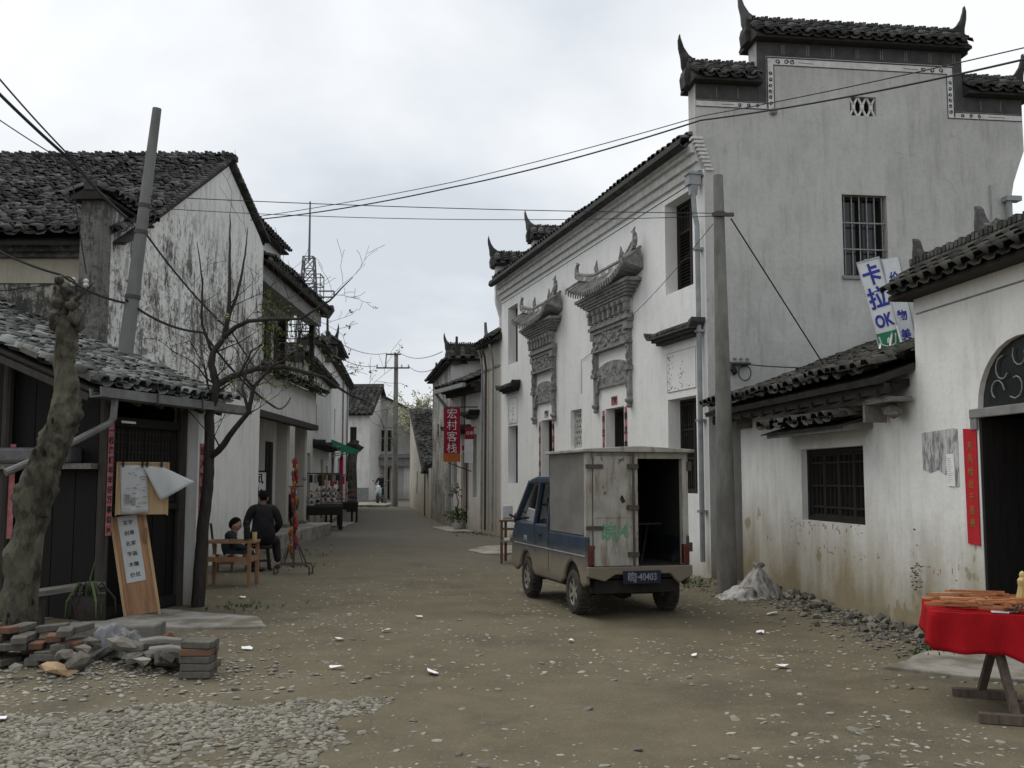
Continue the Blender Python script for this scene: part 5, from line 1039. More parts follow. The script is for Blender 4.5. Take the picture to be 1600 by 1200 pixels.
wire('second cable slanting from the leaning pole past the gable', [(-4.98, 13.25, 4.95), (-4.0, 14.5, 3.6), (-4.9, 21.2, 3.4)], .013, .1)
for lab, a, b in (('wire from the street-end pole towards the left houses, upper', (-6.4, 51.9, 7.95), (-7.0, 40, 7.0)), ('wire from the street-end pole towards the left houses, lower', (-6.85, 51.9, 7.3), (-7.0, 38.5, 6.4)), ('wire from the street-end pole towards the stained house, upper', (-5.7, 51.9, 7.95), (-2.4, 35, 5.9)), ('wire from the street-end pole towards the stained house, lower', (-5.3, 51.9, 7.3), (-2.6, 36, 5.5))): wire(lab, [a, b], .014, .25, mat='wire_g')

# ================================================================== karaoke sign on the low roof
ks = thing('karaoke_sign', 'tilted white light box with blue characters standing on the mossy roof', 'sign', trans(4.45, 12.05, 2.95)); T = trans(4.45, 11.9, 3.0) @ rotm('Z', R(-22)) @ rotm('Y', R(-12))
MB().box(-.125, .125, -.0, .18, .0, 1.12).build('light_box', M['sign_w'], ks, T); m = MB(); m.box(-.135, -.126, -.01, .19, -.01, 1.13); m.box(.126, .135, -.01, .19, -.01, 1.13); m.box(-.135, .135, -.01, .19, 1.121, 1.135); m.build('edge_trim', M['alu'], ks, T)
MB().box(-.12, .12, -.004, -.001, .02, .24).build('green_panel', M['sign_g'], ks, T)
for ch, x_, z_, sz, sxx in (('卡', 0, .93, .27, .78), ('拉', .0, .64, .27, .8), ('OK', .0, .37, .21, .62)): text(ch, sz, M['sign_b'], ks, T @ trans(x_, -.004, z_) @ rotm('Y', R(-3)), sx=sxx, bold=.008)
m = MB(); m.tube([(-.1+.0, -.006, .2), (-.09, -.006, .1), (-.02, -.006, .06), (.06, -.006, .08), (.09, -.006, .2)], .009, 4); m.blob((0, -.005, .13), (.03,.004,.04), 1, .2); m.bar((.02, -.006, .17), (.05, -.006, .22), .015, .004); m.build('cup_emblem', M['sign_w'], ks, T)
T2 = trans(4.70, 12.0, 2.98) @ rotm('Z', R(14)) @ rotm('Y', R(-11)); MB().box(-.115, .115, 0, .06, .0, 1.16).build('side_panel', M['sign_w'], ks, T2); m = MB(); m.box(-.127, -.116, -.01, .07, 0, 1.17); m.box(.116, .127, -.01, .07, 0, 1.17); m.build('side_trim', M['alu'], ks, T2)
for i, ch in enumerate('价廉物美'): text(ch, .135, M['sign_b'], ks, T2 @ trans(-.0, -.004, .92-i*.23), bold=.003)
m = MB(); m.bar((-.2, -.25, -.2), (-.1, 0, .12), .02); m.bar((.12, -.25, -.1), (.12, 0, .28), .02); m.bar((-.05, -.25, -.08), (.05, 0, .2), .02); m.build('prop', M['alu'], ks, T)

# ================================================================== van
th = R(15.5); vd = Vector((-math.sin(th), math.cos(th))); vr = Vector((vd.y, -vd.x)); rc = Vector((.80, 11.22)) + vr*.62
VF = Matrix(((vr.x, vd.x, 0, rc.x), (vr.y, vd.y, 0, rc.y), (0, 0, 1, gz(rc.x, rc.y)+.005), (0,0,0,1)))
van = thing('cargo_van', 'small dusty blue truck with grey cargo box, rear door open', 'van', VF)
hw = .615; WY = (.50, 2.34); WR = .245
def arch(cy, r=.30, z=.30): return [(cy+r*math.cos(R(a)), z-.02+r*math.sin(R(a))) for a in range(0, 181, 15)]
def side_poly():
    P = [(0, .36), (0, .885), (1.34, .885), (1.34, .95), (2.86, .95), (3.0, .80), (3.04, .62), (3.04, .34), (2.80, .30)]
    a2 = arch(WY[1]); a1 = arch(WY[0]); P += [p for p in a2 if p[1] > .29]; P += [(1.95, .30), (.9, .30)]; P += [p for p in a1 if p[1] > .29]; P += [(.12, .32)]; return P
for s_ in (-1, 1):
    m = MB(); x0 = s_*hw; x1 = s_*(hw-.05); m.prism(side_poly(), min(x0, x1), max(x0, x1), 'x'); sp_ = m.build('body_side', M['van'], van, VF, bevel=.03)
    m = MB(); m.box(min(x0, x0+s_*.006), max(x0, x0+s_*.006), .05, 2.88, .66, .672); m.build('trim_line', M['alu'], sp_, VF)
    m = MB(); m.box(min(x0, x0+s_*.003), max(x0, x0+s_*.003), 1.36, 1.368, .40, .93); m.box(min(x0, x0+s_*.003), max(x0, x0+s_*.003), 1.93, 1.937, .60, .93); m.build('panel_gap', M['chassis'], sp_, VF); m = MB(); m.box(min(x0, x0+s_*.02), max(x0, x0+s_*.02), 1.66, 1.76, .80, .83); m.build('door_handle', M['chassis'], sp_, VF)
m = MB(); m.box(-hw+.05, hw-.05, 1.34, 2.86, .36, .95); m.prism([(2.86, .34), (3.04, .34), (3.04, .62), (3.0, .80), (2.86, .95)], -hw+.05, hw-.05, 'x'); m.build('cab_floor', M['van'], van, VF)
MB().box(-hw+.05, hw-.05, 0.03, 1.34, .42, .54).build('bed_floor', M['chassis'], van, VF)
# cab: pillars, roof, glass
zt = 1.47; inn = .075
def pil(a, b, wd=.075):
    for s_ in (-1, 1):
        m = MB(); m.bar((s_*(hw-.03), a[0], a[1]), (s_*(hw-.03-inn), b[0], b[1]), wd, .05, (0,1,0)); m.build('pillar', M['van'], van, VF)
pil((2.90, .93), (2.42, zt)); pil((1.97, .93), (1.93, zt), .07); pil((1.38, .93), (1.40, zt), .09)
m = MB(); m.prism([(1.36, zt-.03), (2.46, zt-.03), (2.38, zt+.04), (2.1, zt+.075), (1.36, zt+.075)], -hw+inn, hw-inn, 'x'); m.build('cab_roof', M['van'], van, VF, bevel=.03)
MB().box(-hw+.05, hw-.05, 1.345, 1.38, .95, zt+.02).build('cab_back', M['van'], van, VF)
for s_ in (-1, 1):
    for ya, yb, yc, yd in ((2.0, 2.87, 2.40, 1.96), (1.42, 1.94, 1.90, 1.44)):
        xa = s_*(hw-.028); xb = s_*(hw-.028-inn); m = MB(); m.add([(xa, ya, .95), (xa, yb, .95), (xb, yc, zt-.03), (xb, yd, zt-.03)], [(0,1,2,3)]); m.build('side_window', M['clear'], van, VF)
m = MB(); m.add([(-hw+.06, 2.89, .95), (hw-.06, 2.89, .95), (hw-inn-.04, 2.42, zt-.03), (-hw+inn+.04, 2.42, zt-.03)], [(0,1,2,3)]); m.build('windscreen', M['clear'], van, VF)
for s_ in (-.3, .3): 
    m = MB(); m.box(s_-.2, s_+.2, 1.72, 2.1, .95, 1.0); m.box(s_-.2, s_+.2, 1.68, 1.8, 1.0, 1.28); m.build('seat', M['chassis'], van, VF, bevel=.03)
m = MB(); m.tube([(-.3+.17*math.cos(a*.42), 2.5+.06*math.sin(a*.42), 1.05+.12*math.sin(a*.42)) for a in range(16)], .014, 6); m.build('steering_wheel', M['chassis'], van, VF)
for s_ in (-1, 1):
    m = MB(); m.bar((s_*(hw-.02), 2.74, .98), (s_*(hw+.12), 2.80, 1.04), .025); mr = m.build('mirror_arm', M['chassis'], van, VF); MB().box(s_*(hw+.12)-.07, s_*(hw+.12)+.07, 2.78, 2.82, .97, 1.16).build('mirror', M['alu'], mr, VF, bevel=.02)
MB().box(-hw+.02, hw-.02, 3.04, 3.11, .34, .48).build('front_bumper', M['chassis'], van, VF, bevel=.02)
for s_ in (-1, 1): MB().box(s_*.5-.09, s_*.5+.09, 3.025, 3.06, .62, .74).build('headlight', M['sign_w'], van, VF, bevel=.01)
text('AN', .11, M['alu'], van, VF @ trans(-hw-.003, 2.36, .74) @ rotm('Z', R(-90)), name='side_lettering')
# cargo box
bx0, bx1, by0, by1, bz0, bz1 = -hw+.01, hw-.01, .03, 1.33, .89, 1.80
for s_ in (-1, 1):
    xa, xb = (bx0, bx0+.03) if s_ < 0 else (bx1-.03, bx1); MB().box(xa, xb, by0+.07, by1, bz0, bz1).build('box_side', M['cargo_side'], van, VF)
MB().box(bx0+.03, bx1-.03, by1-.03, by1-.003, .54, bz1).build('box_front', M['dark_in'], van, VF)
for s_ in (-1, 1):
    xa, xb = (bx0+.03, bx0+.04) if s_ < 0 else (bx1-.04, bx1-.03); MB().box(xa, xb, by0+.08, by1-.03, .545, bz1).build('box_shade', M['dark_in'], van, VF)  # added dark sheets paint the shade inside the open cargo box
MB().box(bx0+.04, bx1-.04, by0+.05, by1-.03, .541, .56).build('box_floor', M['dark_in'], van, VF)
m = MB(); m.prism([(bx0-.05, bz1), (bx1+.05, bz1), (bx1+.05, bz1+.035), (0, bz1+.07), (bx0-.05, bz1+.035)], by0-.1, by1+.03); m.build('box_roof', M['cargo_door'], van, VF, bevel=.008)
m = MB(); m.box(bx0, bx0+.07, by0-.02, by0+.07, .56, bz1); m.box(bx1-.07, bx1, by0-.02, by0+.07, .56, bz1); m.box(bx0+.07, bx1-.07, by0-.02, by0+.07, bz1-.07, bz1); m.build('rear_frame', M['cargo_door'], van, VF, bevel=.006)
dr = MB().box(bx0+.075, -.06, by0-.05, by0-.012, .56, bz1-.045).build('rear_door', M['cargo_door'], van, VF, bevel=.006)
m = MB(); m.box(-.06, -.02, by0-.06, by0-.01, .56, bz1-.045); m.box(bx0+.08, -.065, by0-.056, by0-.048, 1.085, 1.095); m.box(-.1, -.085, by0-.062, by0-.045, .56, bz1-.05); m.build('door_edge', M['cargo_door'], dr, VF)
MB().tube([(-.075, by0-.075, .56), (-.075, by0-.075, bz1-.01)], .012, 6).build('lock_bar', M['iron'], dr, VF)
for zq in (.66, 1.17, 1.62): MB().box(-.14, -.02, by0-.09, by0-.05, zq, zq+.05).build('latch', M['iron'], dr, VF)
for zq in (1.62, .95): MB().box(bx0-.02, bx0+.18, by0-.064, by0-.048, zq, zq+.045).build('hinge', M['iron'], dr, VF); 
MB().blob((-.2, by0-.055, 1.28), (.035,.01,.035), 2, .5).build('rust_hole', M['chassis'], dr, VF)
text('皖J4', .19, M['green_ink'], dr, VF @ trans(bx0+.31, by0-.053, .92) @ rotm('Y', R(-4)), sx=.95, bold=.004)
dr2 = MB().box(0, .03, -.6, 0, .56, bz1-.045).build('rear_door', M['cargo_door'], van, VF @ trans(bx1+.01, by0+.06, 0) @ rotm('Z', R(171))); tag(dr2, 'open right rear door folded back')
for zq in (.7, 1.6): MB().box(bx1-.02, bx1+.03, by0-.05, by0+.03, zq, zq+.1).build('hinge', M['iron'], van, VF)
m = MB(); m.box(.1, .5, .5, .53, .98, 1.0); m.bar((.15, .3, .56), (.5, .9, 1.0), .02); m.build('loose_board', M['dark_wood'], van, VF)
for s_ in (-1, 1):
    xa = s_*(hw-.055); m = MB(); m.box(xa-.035, xa+.035, -.025, .05, .57, .74); tl = m.build('tail_light', M['lens_red'], van, VF, bevel=.01); MB().box(xa-.036, xa+.036, -.026, .04, .742, .785).build('indicator', M['lens_or'], tl, VF)
m = MB(); m.prism([(-hw, .45), (-hw, .555), (hw, .555), (hw, .45), (.45, .36), (.35, .47), (-.3, .47), (-.42, .40)], -.06, .02); m.build('rear_bumper', M['van'], van, VF, bevel=.012)
pt = MB().box(-.22, .22, -.085, -.065, .37, .51).build('licence_plate', M['plate'], van, VF, bevel=.004); text('皖J·40403', .108, M['plate_w'], pt, VF @ trans(0, -.087, .44), name='plate_lettering', sx=.80, bold=.002)
m = MB(); m.box(-.5, .5, .05, 2.6, .26, .40); m.tube([(-.56, WY[0], WR), (.56, WY[0], WR)], .05, 8); m.tube([(-.56, WY[1], WR), (.56, WY[1], WR)], .04, 8); m.lathe([(.02,-.1),(.1,-.07),(.1,.07),(.02,.1)], 10, (0, WY[0], WR)); m.tube([(.3, 1.2, .25), (.32, .1, .24)], .03, 6); m.build('chassis', M['chassis'], van, VF)
def wheel(cx, cy, s_):
    T = VF @ trans(cx, cy, WR) @ rotm('Y', R(90)*s_); w_ = MB().lathe([(.15,-.075),(.225,-.075),(.243,-.05),(.245,0),(.243,.05),(.225,.075),(.165,.078),(.15,.05)], 28).build('wheel', M['tyre'], van, T, smooth=False)
    m = MB(); m.lathe([(.152,.0),(.16,.06),(.15,.065),(.142,.03),(.05,.02),(.045,.055),(.0,.06)], 24); 
    for k in range(6):
        a = k*math.pi/3; m.bar((.04*math.cos(a), .04*math.sin(a), .045), (.148*math.cos(a), .148*math.sin(a), .055), .04, .02)
    m.build('rim', M['rim'], w_, T)
    m = MB()
    for k in range(28): a = k*2*math.pi/28; m.box(-.012, .012, -.006, .006, -.06, .06, rotm('Z', a) @ trans(.245, 0, 0))
    m.build('tread', M['tyre'], w_, T)
for cy in WY:
    for s_ in (-1, 1): wheel(s_*(hw-.085), cy, s_)
pk = MB().blob((0,0,.02), (.06,.05,.02), 3, .4); tag(pk.build('pink_scrap', M['pink'], None, trans(1.78, 12.6, gz(1.78, 12.6))), 'bright pink scrap lying under the van', 'litter')

# ================================================================== stall with red cloth
GT = gz(3.3, 7.2); st = thing('red_stall', 'trestle stall table under a bright red cloth', 'table', trans(3.3, 6.8, GT)); T = trans(2.84, 6.68, GT) @ rotm('Z', R(-18))
# local: x along the table (into the right edge), y back
MB().box(-.12, 1.5, -.02, .82, .605, .635).build('tabletop', M['table_wood'], st, T)
m = MB(); NX, NY = 44, 30; zt2 = .642; PV = []; FV = []
def cloth_z(x, y):
    return zt2 + .004*noise.noise(Vector((x*6, y*6, 1)))
xa, xb, ya, yb = -.14, 1.52, -.04, .84; dropf = lambda x: .235 + .03*math.sin(x*5) + (.09 if x < .0 else 0)*0 + .09*max(0, (x-.25))*0
rows = []
for i in range(NX+1):
    x = xa+(xb-xa)*i/NX; row = [(x, ya+(yb-ya)*j/8, cloth_z(x, ya+(yb-ya)*j/8)) for j in range(8, -1, -1)]
    d = .20+.05*math.sin(1.2+x*2.4)+.10*max(0, 1-abs(x-.50)/.22); 
    for k in range(1, 9): f = k/8; row.append((x, ya-.004-.03*f*f*math.sin(x*15+1+.8*math.sin(x*7))-.012*f*math.sin(x*37)-.02*f, zt2-d*f))
    rows.append(row)
n_ = len(rows[0]); PV = [p for r_ in rows for p in r_]; FV = [(i*n_+k, (i+1)*n_+k, (i+1)*n_+k+1, i*n_+k+1) for i in range(NX) for k in range(n_-1)]
m.add(PV, FV); b0_ = len(m.v); rows = []
for j in range(13):
    y = ya+(yb-ya)*j/12; d = .20+.05*math.sin(1.2+xa*2.4) if j == 0 else .2+.03*math.sin(y*7); rows.append([(xa-((.004+.02*f+.02*f*math.sin(y*13))*(1 if f else 0) if j else 0), y-((.004+.03*f*f*math.sin(xa*15+1+.8*math.sin(xa*7))+.012*f*math.sin(xa*37)+.02*f) if j == 0 and f else 0), (cloth_z(xa, y) if f == 0 else zt2)-d*f) for f in [k/8 for k in range(9)]])
m.add([p for r_ in rows for p in r_], [(j*9+k, j*9+k+1, (j+1)*9+k+1, (j+1)*9+k) for j in range(12) for k in range(8)])
cl = m.build('stall_cloth', M['red_cloth'], None, T, smooth=True); cl.data.set_sharp_from_angle(angle=R(32)); sm = cl.modifiers.new('thick', 'SOLIDIFY'); sm.thickness = .002; tag(cl, 'bright red cloth draped over the trestle stall', 'cloth')
for xx in (.22, 1.0):
    a = MB(); a.bar((xx, .12, .61), (xx+.10, .02-.12, .03), .05, .035); a.build('leg', M['table_wood'], st, T)
    a = MB(); a.bar((xx+.08, .2, .61), (xx-.02, .62, .03), .05, .035); a.build('leg', M['table_wood'], st, T)
    MB().box(xx-.12, xx+.38, -.20, -.12, 0, .055).build('foot_rail', M['table_wood'], st, T); MB().box(xx-.2, xx+.2, .58, .66, 0, .055).build('foot_rail', M['table_wood'], st, T)
rg = random.Random(11); GOOD = 'wooden trinkets on the red stall'
zc = zt2+.006
for i in range(60):
    x, y = rg.uniform(-.06, .42), rg.uniform(.02, .6); a_ = rg.gauss(0, .35); L_ = rg.uniform(.16, .34); z_ = zc+rg.uniform(0, .085)*(1-abs(x-.2)); o = MB().bar((-L_/2, 0, 0), (L_/2, 0, .01*rg.uniform(-1, 1)), rg.uniform(.012, .022), .012).build('wooden_stick', M['rust_wood'] if rg.random() < .7 else M['bamboo'], None, T @ trans(x, y, z_+.006) @ rotm('Z', a_)); tag(o, 'thin reddish wooden stick in the heap on the red stall', 'stick', GOOD)
for i in range(7):
    bx = MB().box(-.06, .06, -.04, .04, 0, .05).build('wooden_box', M['rust_wood'], None, T @ trans(.1+.09*i % .5, .35+.05*(i % 3), zc) @ rotm('Z', rg.uniform(-.5, .5)), bevel=.004); tag(bx, 'small reddish wooden box among the sticks on the red stall', 'box', 'small boxes on the red stall')
for x, y, r_, h, lab in ((.50, .34, .045, .19, 'pale bamboo cup standing tallest on the red stall'), (.64, .42, .042, .17, 'second bamboo cup near the picture edge on the red stall')):
    m = MB(); m.lathe([(r_,0),(r_,h),(r_-.008,h),(r_-.008,.02)], 14); tag(m.build('bamboo_cup', M['bamboo'], None, T @ trans(x, y, zc), smooth=False), lab, 'cup')
fg = thing('carved_figure', 'small pale carved figure beside the bamboo cup', 'figurine', T @ trans(.47, .45, zc)); MB().lathe([(.04,0),(.045,.06),(.03,.13),(.035,.17),(.02,.19)], 10).build('body', M['fruit'], fg, WM[fg]); MB().blob((0,0,.205), (.02,.02,.026), 1, .1, 2).build('head', M['fruit'], fg, WM[fg])
m = MB()
for i in range(9): m.box(.70+.0*i, .98, .25, .28, 0, .012, trans(0, .02*i-.05, zc+.014*i+.02) @ rotm('Z', 0))
cm = thing('bamboo_rack', 'stack of pale bamboo slats beside the cup', 'rack', T @ trans(.66, .25, zc))
for i in range(8): MB().box(-.14, .14, -.016, .016, 0, .011).build('slat', M['bamboo'], cm, T @ trans(.68+.01*(i % 2), .24+.02*(i % 3), zc+.004+.015*i) @ rotm('Z', R(12+4*(i % 3))))
for k, (cx, cy, rx, lab) in enumerate(((.42, .05, .09, 'coiled dark bead strings at the front of the red stall'), (.62, .03, .09, 'second coil of dark beads near the picture edge'))):
    m = MB()
    for i in range(46): a = i*.42; m.blob((rx*math.cos(a)*(1-.006*i), .06*math.sin(a), .012+.0008*i), (.011,.011,.011), i, .0)
    tag(m.build('bead_strings', M['bead'], None, T @ trans(cx, cy, zc), smooth=True), lab, 'beads')
m = MB()
for i in range(30): f = i/29; m.blob((.10*math.cos(f*3.14*2+.5)*.7, -.075-.02*math.sin(f*3), -.03-.16*abs(math.sin(f*3.14))), (.008,.008,.008), i, 0)
tag(m.build('hanging_necklace', M['white_pot'], None, T @ trans(.47, .0, zc), smooth=True), 'pale bead necklace hanging over the red cloth edge', 'necklace')
for k, (x, y) in enumerate(((.27, .03), (.33, .08))): tag(MB().box(-.05, .05, -.03, .03, 0, .006).build('price_card', M['paper'], None, T @ trans(x, y, zc) @ rotm('Z', k*.6)), ('white card lying on the red stall, front one', 'white card lying on the red stall, rear one')[k], 'card')
for i in range(9): tag(MB().blob((0,0,.022), (.024,.024,.022), i, .1, 2).build('nut', M['rust_wood'], None, T @ trans(.36+.042*(i % 5), .5+.05*(i//5), zc), smooth=True), 'round brown nut behind the sticks on the red stall', 'nut', 'nuts on the red stall')
# crate inside the doorway
ck = thing('poster_crate', 'blue and orange crate lettered M inside the dark doorway', 'crate', RF @ trans(7.15, 1.4, .05)); T3 = RF @ trans(7.2, .9, .75) @ rotm('Z', R(-55)); MB().box(-.3, .3, 0, .3, -.7, .36).build('box', M['plate'], ck, T3); MB().box(-.28, .28, -.006, -.001, -.0, .22).build('orange_band', M['orange'], ck, T3); text('M', .2, M['ink'], ck, T3 @ trans(-.1, -.008, .11), bold=.006)

# ================================================================== wooden stall by the white house
gs_ = gz(.0, 18.8); ws = thing('wooden_stand', 'reddish wooden trinket stand beside the white house wall', 'stand', trans(0, 18.8, gs_)); T = trans(.03, 18.75, gs_) @ rotm('Z', R(-8))
for x, y in ((-.22, 0), (.42, 0), (-.22, .5), (.42, .5)): MB().box(x-.022, x+.022, y-.022, y+.022, 0, .78).build('leg', M['brown_wood'], ws, T)
for z_, mt in ((.75, 'brown_wood'), (.38, 'grey_wood')): MB().box(-.26, .46, -.04, .54, z_, z_+.03).build('shelf', M[mt], ws, T)
MB().box(-.2, .4, -.02, .0, .6, .64).build('rail', M['brown_wood'], ws, T)
for i, (x, y, r_) in enumerate(((-.02, .12, .06), (.1, .2, .07), (.22, .12, .065), (.33, .25, .06), (.05, .32, .06), (.28, .36, .07))): tag(MB().blob((0,0,r_), (r_,r_,r_*.9), i, .25, 2).build('gourd', M['fruit'], None, T @ trans(x, y, .41), smooth=True), 'yellowish gourd on the middle shelf of the wooden stand', 'gourd', 'gourds on the wooden stand')
for i, (x, h, mt) in enumerate(((.0, .12, 'brown_wood'), (.1, .2, 'ink'), (.2, .28, 'ink'), (.27, .22, 'red_paint'), (.33, .24, 'red_paint'), (.38, .14, 'pink'))): tag(MB().lathe([(.03,0),(.035,.04),(.012,h*.5),(.02,h*.8),(.008,h)], 8).build('trinket', M[mt], None, T @ trans(x, .2, .78), smooth=True), ('short brown trinket at the end of the wooden stand top', 'black spike trinket on the wooden stand top', 'tallest black trinket on the wooden stand top', 'first red trinket on the wooden stand top', 'second red trinket on the wooden stand top', 'small magenta trinket on the wooden stand top')[i], 'trinket')
for i in range(5): tag(MB().box(-.05, .05, -.04, .04, 0, .05).build('small_box', M['sign_w'] if i % 2 == 0 else M['brown_wood'], None, T @ trans(-.12+.12*i, .02, .41), bevel=.005), ('white', 'brown', 'second white', 'second brown', 'third white')[i]+' little box in the front row of the wooden stand', 'box', 'boxes on the wooden stand')
# ================================================================== pollarded trunk
g0 = gz(-4.5, 9.5); pt_ = thing('pollarded_tree', 'thick pollarded trunk with knobbly pale bark before the shed', 'tree', trans(-4.5, 9.5, g0))
path = [(-4.55,9.5,-.15,.26), (-4.52,9.5,.15,.18), (-4.49,9.5,.6,.155), (-4.46,9.5,1.0,.15), (-4.39,9.5,1.4,.155), (-4.29,9.5,1.68,.145), (-4.19,9.5,1.95,.128), (-4.15,9.5,2.12,.14), (-4.15,9.5,2.3,.105), (-4.16,9.5,2.6,.095), (-4.16,9.5,2.8,.105), (-4.15,9.5,2.95,.135), (-4.16,9.5,3.08,.11), (-4.19,9.5,3.2,.085), (-4.2,9.5,3.32,.065), (-4.22,9.5,3.4,.03)]
m = MB(); pts = [];  rr = []
for a, b in zip(path, path[1:]):
    for k in range(9): f = k/9; pts.append(tuple(a[i]+(b[i]-a[i])*f for i in range(3))); rr.append(a[3]+(b[3]-a[3])*f)
m.tube(pts, rr, 40); m.v = [tuple(Vector(v) + (Vector(v)-Vector((-4.3, 9.5, v[2]))).normalized()*(.06*noise.noise(Vector(v)*4)+.04*noise.noise(Vector(v)*10)+.022*noise.noise(Vector(v)*24))*(1+1.6*max(0, v[2]-2.85))) for v in m.v]
mb_build_world(m, 'trunk', M['plane_bark'], pt_, WM[pt_], smooth=True)
for i, (x, z, r) in enumerate(((-4.05, 2.07, .065), (-4.5, 1.42, .06), (-4.3, 1.2, .05), (-4.07, 3.0, .07), (-4.24, 2.97, .065), (-4.62, .4, .06), (-4.1, 3.12, .06), (-4.22, 3.15, .06), (-4.17, 3.28, .05), (-4.23, 3.35, .04))): mb_build_world(MB().blob((x, 9.42, z), (r, r, r*1.1), i, .4, 2), 'burl', M['plane_bark'], pt_, WM[pt_], smooth=True)
rg = random.Random(3)
for i in range(7):
    a = Vector((-4.12, 9.45, 3.05+rg.uniform(-.05,.15))); d = Vector((rg.uniform(-.25, .55), rg.uniform(-.4, .3), rg.uniform(-.15, .6))); mb_build_world(MB().tube([a, a+d*.25, a+d*.42+Vector((.03,0,.04))], [.02,.012,.004], 5), 'stub_twig', M['bark'], pt_, WM[pt_])

# ================================================================== young tree, bare with first leaves
tb_ = Vector((-3.77, 12.5, gz(-3.77, 12.5))); yt = thing('young_tree', 'slender bare young tree with first green leaves beside the shed', 'tree', trans(*tb_))
def P_(x, z, y=0.): return Vector((x, 12.5+y, z))
LIMB = [([P_(-3.78,-.1),P_(-3.76,.4),P_(-3.74,.88),P_(-3.70,1.4),P_(-3.69,1.77),P_(-3.70,2.27),P_(-3.66,2.45),P_(-3.62,2.66),P_(-3.69,2.9),P_(-3.68,3.05),P_(-3.55,3.25),P_(-3.50,3.5),P_(-3.49,3.8),P_(-3.53,4.3,.1),P_(-3.57,4.85,.2)], .078, .006),
 ([P_(-3.69,1.77),P_(-3.52,1.88,-.1),P_(-3.37,2.06,-.2),P_(-3.14,2.31,-.3),P_(-3.08,2.6,-.35),P_(-2.85,2.85,-.4),P_(-2.6,2.95,-.5)], .04, .006),
 ([P_(-3.62,2.66),P_(-3.45,2.78,.1),P_(-3.2,2.88,.2),P_(-2.87,2.92,.3),P_(-2.4,2.80,.45),P_(-2.1,2.6,.55),P_(-1.85,2.5,.6)], .038, .006),
 ([P_(-3.55,3.25),P_(-3.38,3.36,-.1),P_(-3.2,3.42,-.2),P_(-2.9,3.42,-.35),P_(-2.5,3.4,-.5),P_(-2.15,3.6,-.6),P_(-1.86,3.86,-.7)], .03, .004),
 ([P_(-3.50,3.5),P_(-3.42,3.8,.1),P_(-3.38,4.2,.2),P_(-3.35,4.7,.25)], .022, .004), ([P_(-3.68,3.05),P_(-3.8,3.4,-.1),P_(-3.78,3.9,-.15),P_(-3.85,4.4,-.2)], .018, .004),
 ([P_(-3.14,2.31,-.3),P_(-3.25,2.6,-.2),P_(-3.22,2.9,-.1),P_(-3.05,3.2,0)], .018, .004), ([P_(-3.08,2.6,-.35),P_(-3.2,2.75,-.5),P_(-3.05,3.0,-.6),P_(-2.8,3.15,-.7)], .015, .004)]
tw_ = MB(); lv = []; lf = []; rg = random.Random(21)
def twig(p, d, L, r, dep):
    pts = [p]; rr = [r]; q = p.copy(); dd = d.copy()
    for k in range(4):
        dd = (dd + Vector((rg.gauss(0,.22), rg.gauss(0,.22), rg.gauss(.05,.2)))).normalized(); q = q + dd*L/4; pts.append(q.copy()); rr.append(max(.0022, r*(1-.2*(k+1))))
        if dep > 0 and rg.random() < .62: twig(q, (dd + Vector((rg.gauss(0,.7), rg.gauss(0,.7), rg.gauss(.1,.5)))).normalized(), L*.58, r*.55, dep-1)
        if rg.random() < .12 and 2.2 < q.z < 3.6: lv.append(q.copy())
    tw_.tube(pts, rr, 4, cap=False)
for i, (pp, r0, r1) in enumerate(LIMB):
    n_ = len(pp); m = MB(); Q = []; RR = []
    for a in range(n_-1):
        for k in range(4): f = (a+k/4)/(n_-1); Q.append(pp[a].lerp(pp[a+1], k/4)+Vector((noise.noise(pp[a]*9+Vector((k,0,0)))*.012, 0, 0))); RR.append(r0*(1-f)**.8+r1)
    Q.append(pp[-1]); RR.append(r1); m.tube(Q, RR, 8); mb_build_world(m, 'trunk' if i == 0 else 'limb', M['bark'], yt, WM[yt], smooth=True)
    for a in range(2 if i else 6, len(Q)):
        if i == 0 and Q[a].z < 2.5: continue
        if rg.random() < .24:
            d = (Q[min(a+1, len(Q)-1)]-Q[a-1]).normalized(); twig(Q[a], (d+Vector((rg.gauss(0,.8), rg.gauss(0,.6), rg.gauss(.25,.6)))).normalized(), rg.uniform(.35, .8), max(.003, RR[a]*.28), 2)
mb_build_world(tw_, 'twigs', M['bark'], yt, WM[yt], kind='stuff')
def leaf_mesh(pts, size, mat, parent, name, seed=0):
    rg2 = random.Random(seed); m = MB()
    for p in pts:
        for k in range(3):
            d = Vector((rg2.gauss(0,1), rg2.gauss(0,1), rg2.gauss(.3,.7))).normalized(); s_ = d.cross(Vector((rg2.gauss(0,1), rg2.gauss(0,1), rg2.gauss(0,1)))).normalized(); l = size*rg2.uniform(.6, 1.3); a = Vector(p)+d*.01
            m.add([a, a+d*l*.5+s_*l*.28, a+d*l, a+d*l*.5-s_*l*.28], [(0,1,2,3)])
    return mb_build_world(m, name, M[mat], parent, WM[parent], kind='stuff')
leaf_mesh(lv, .045, 'leaf', yt, 'crown')
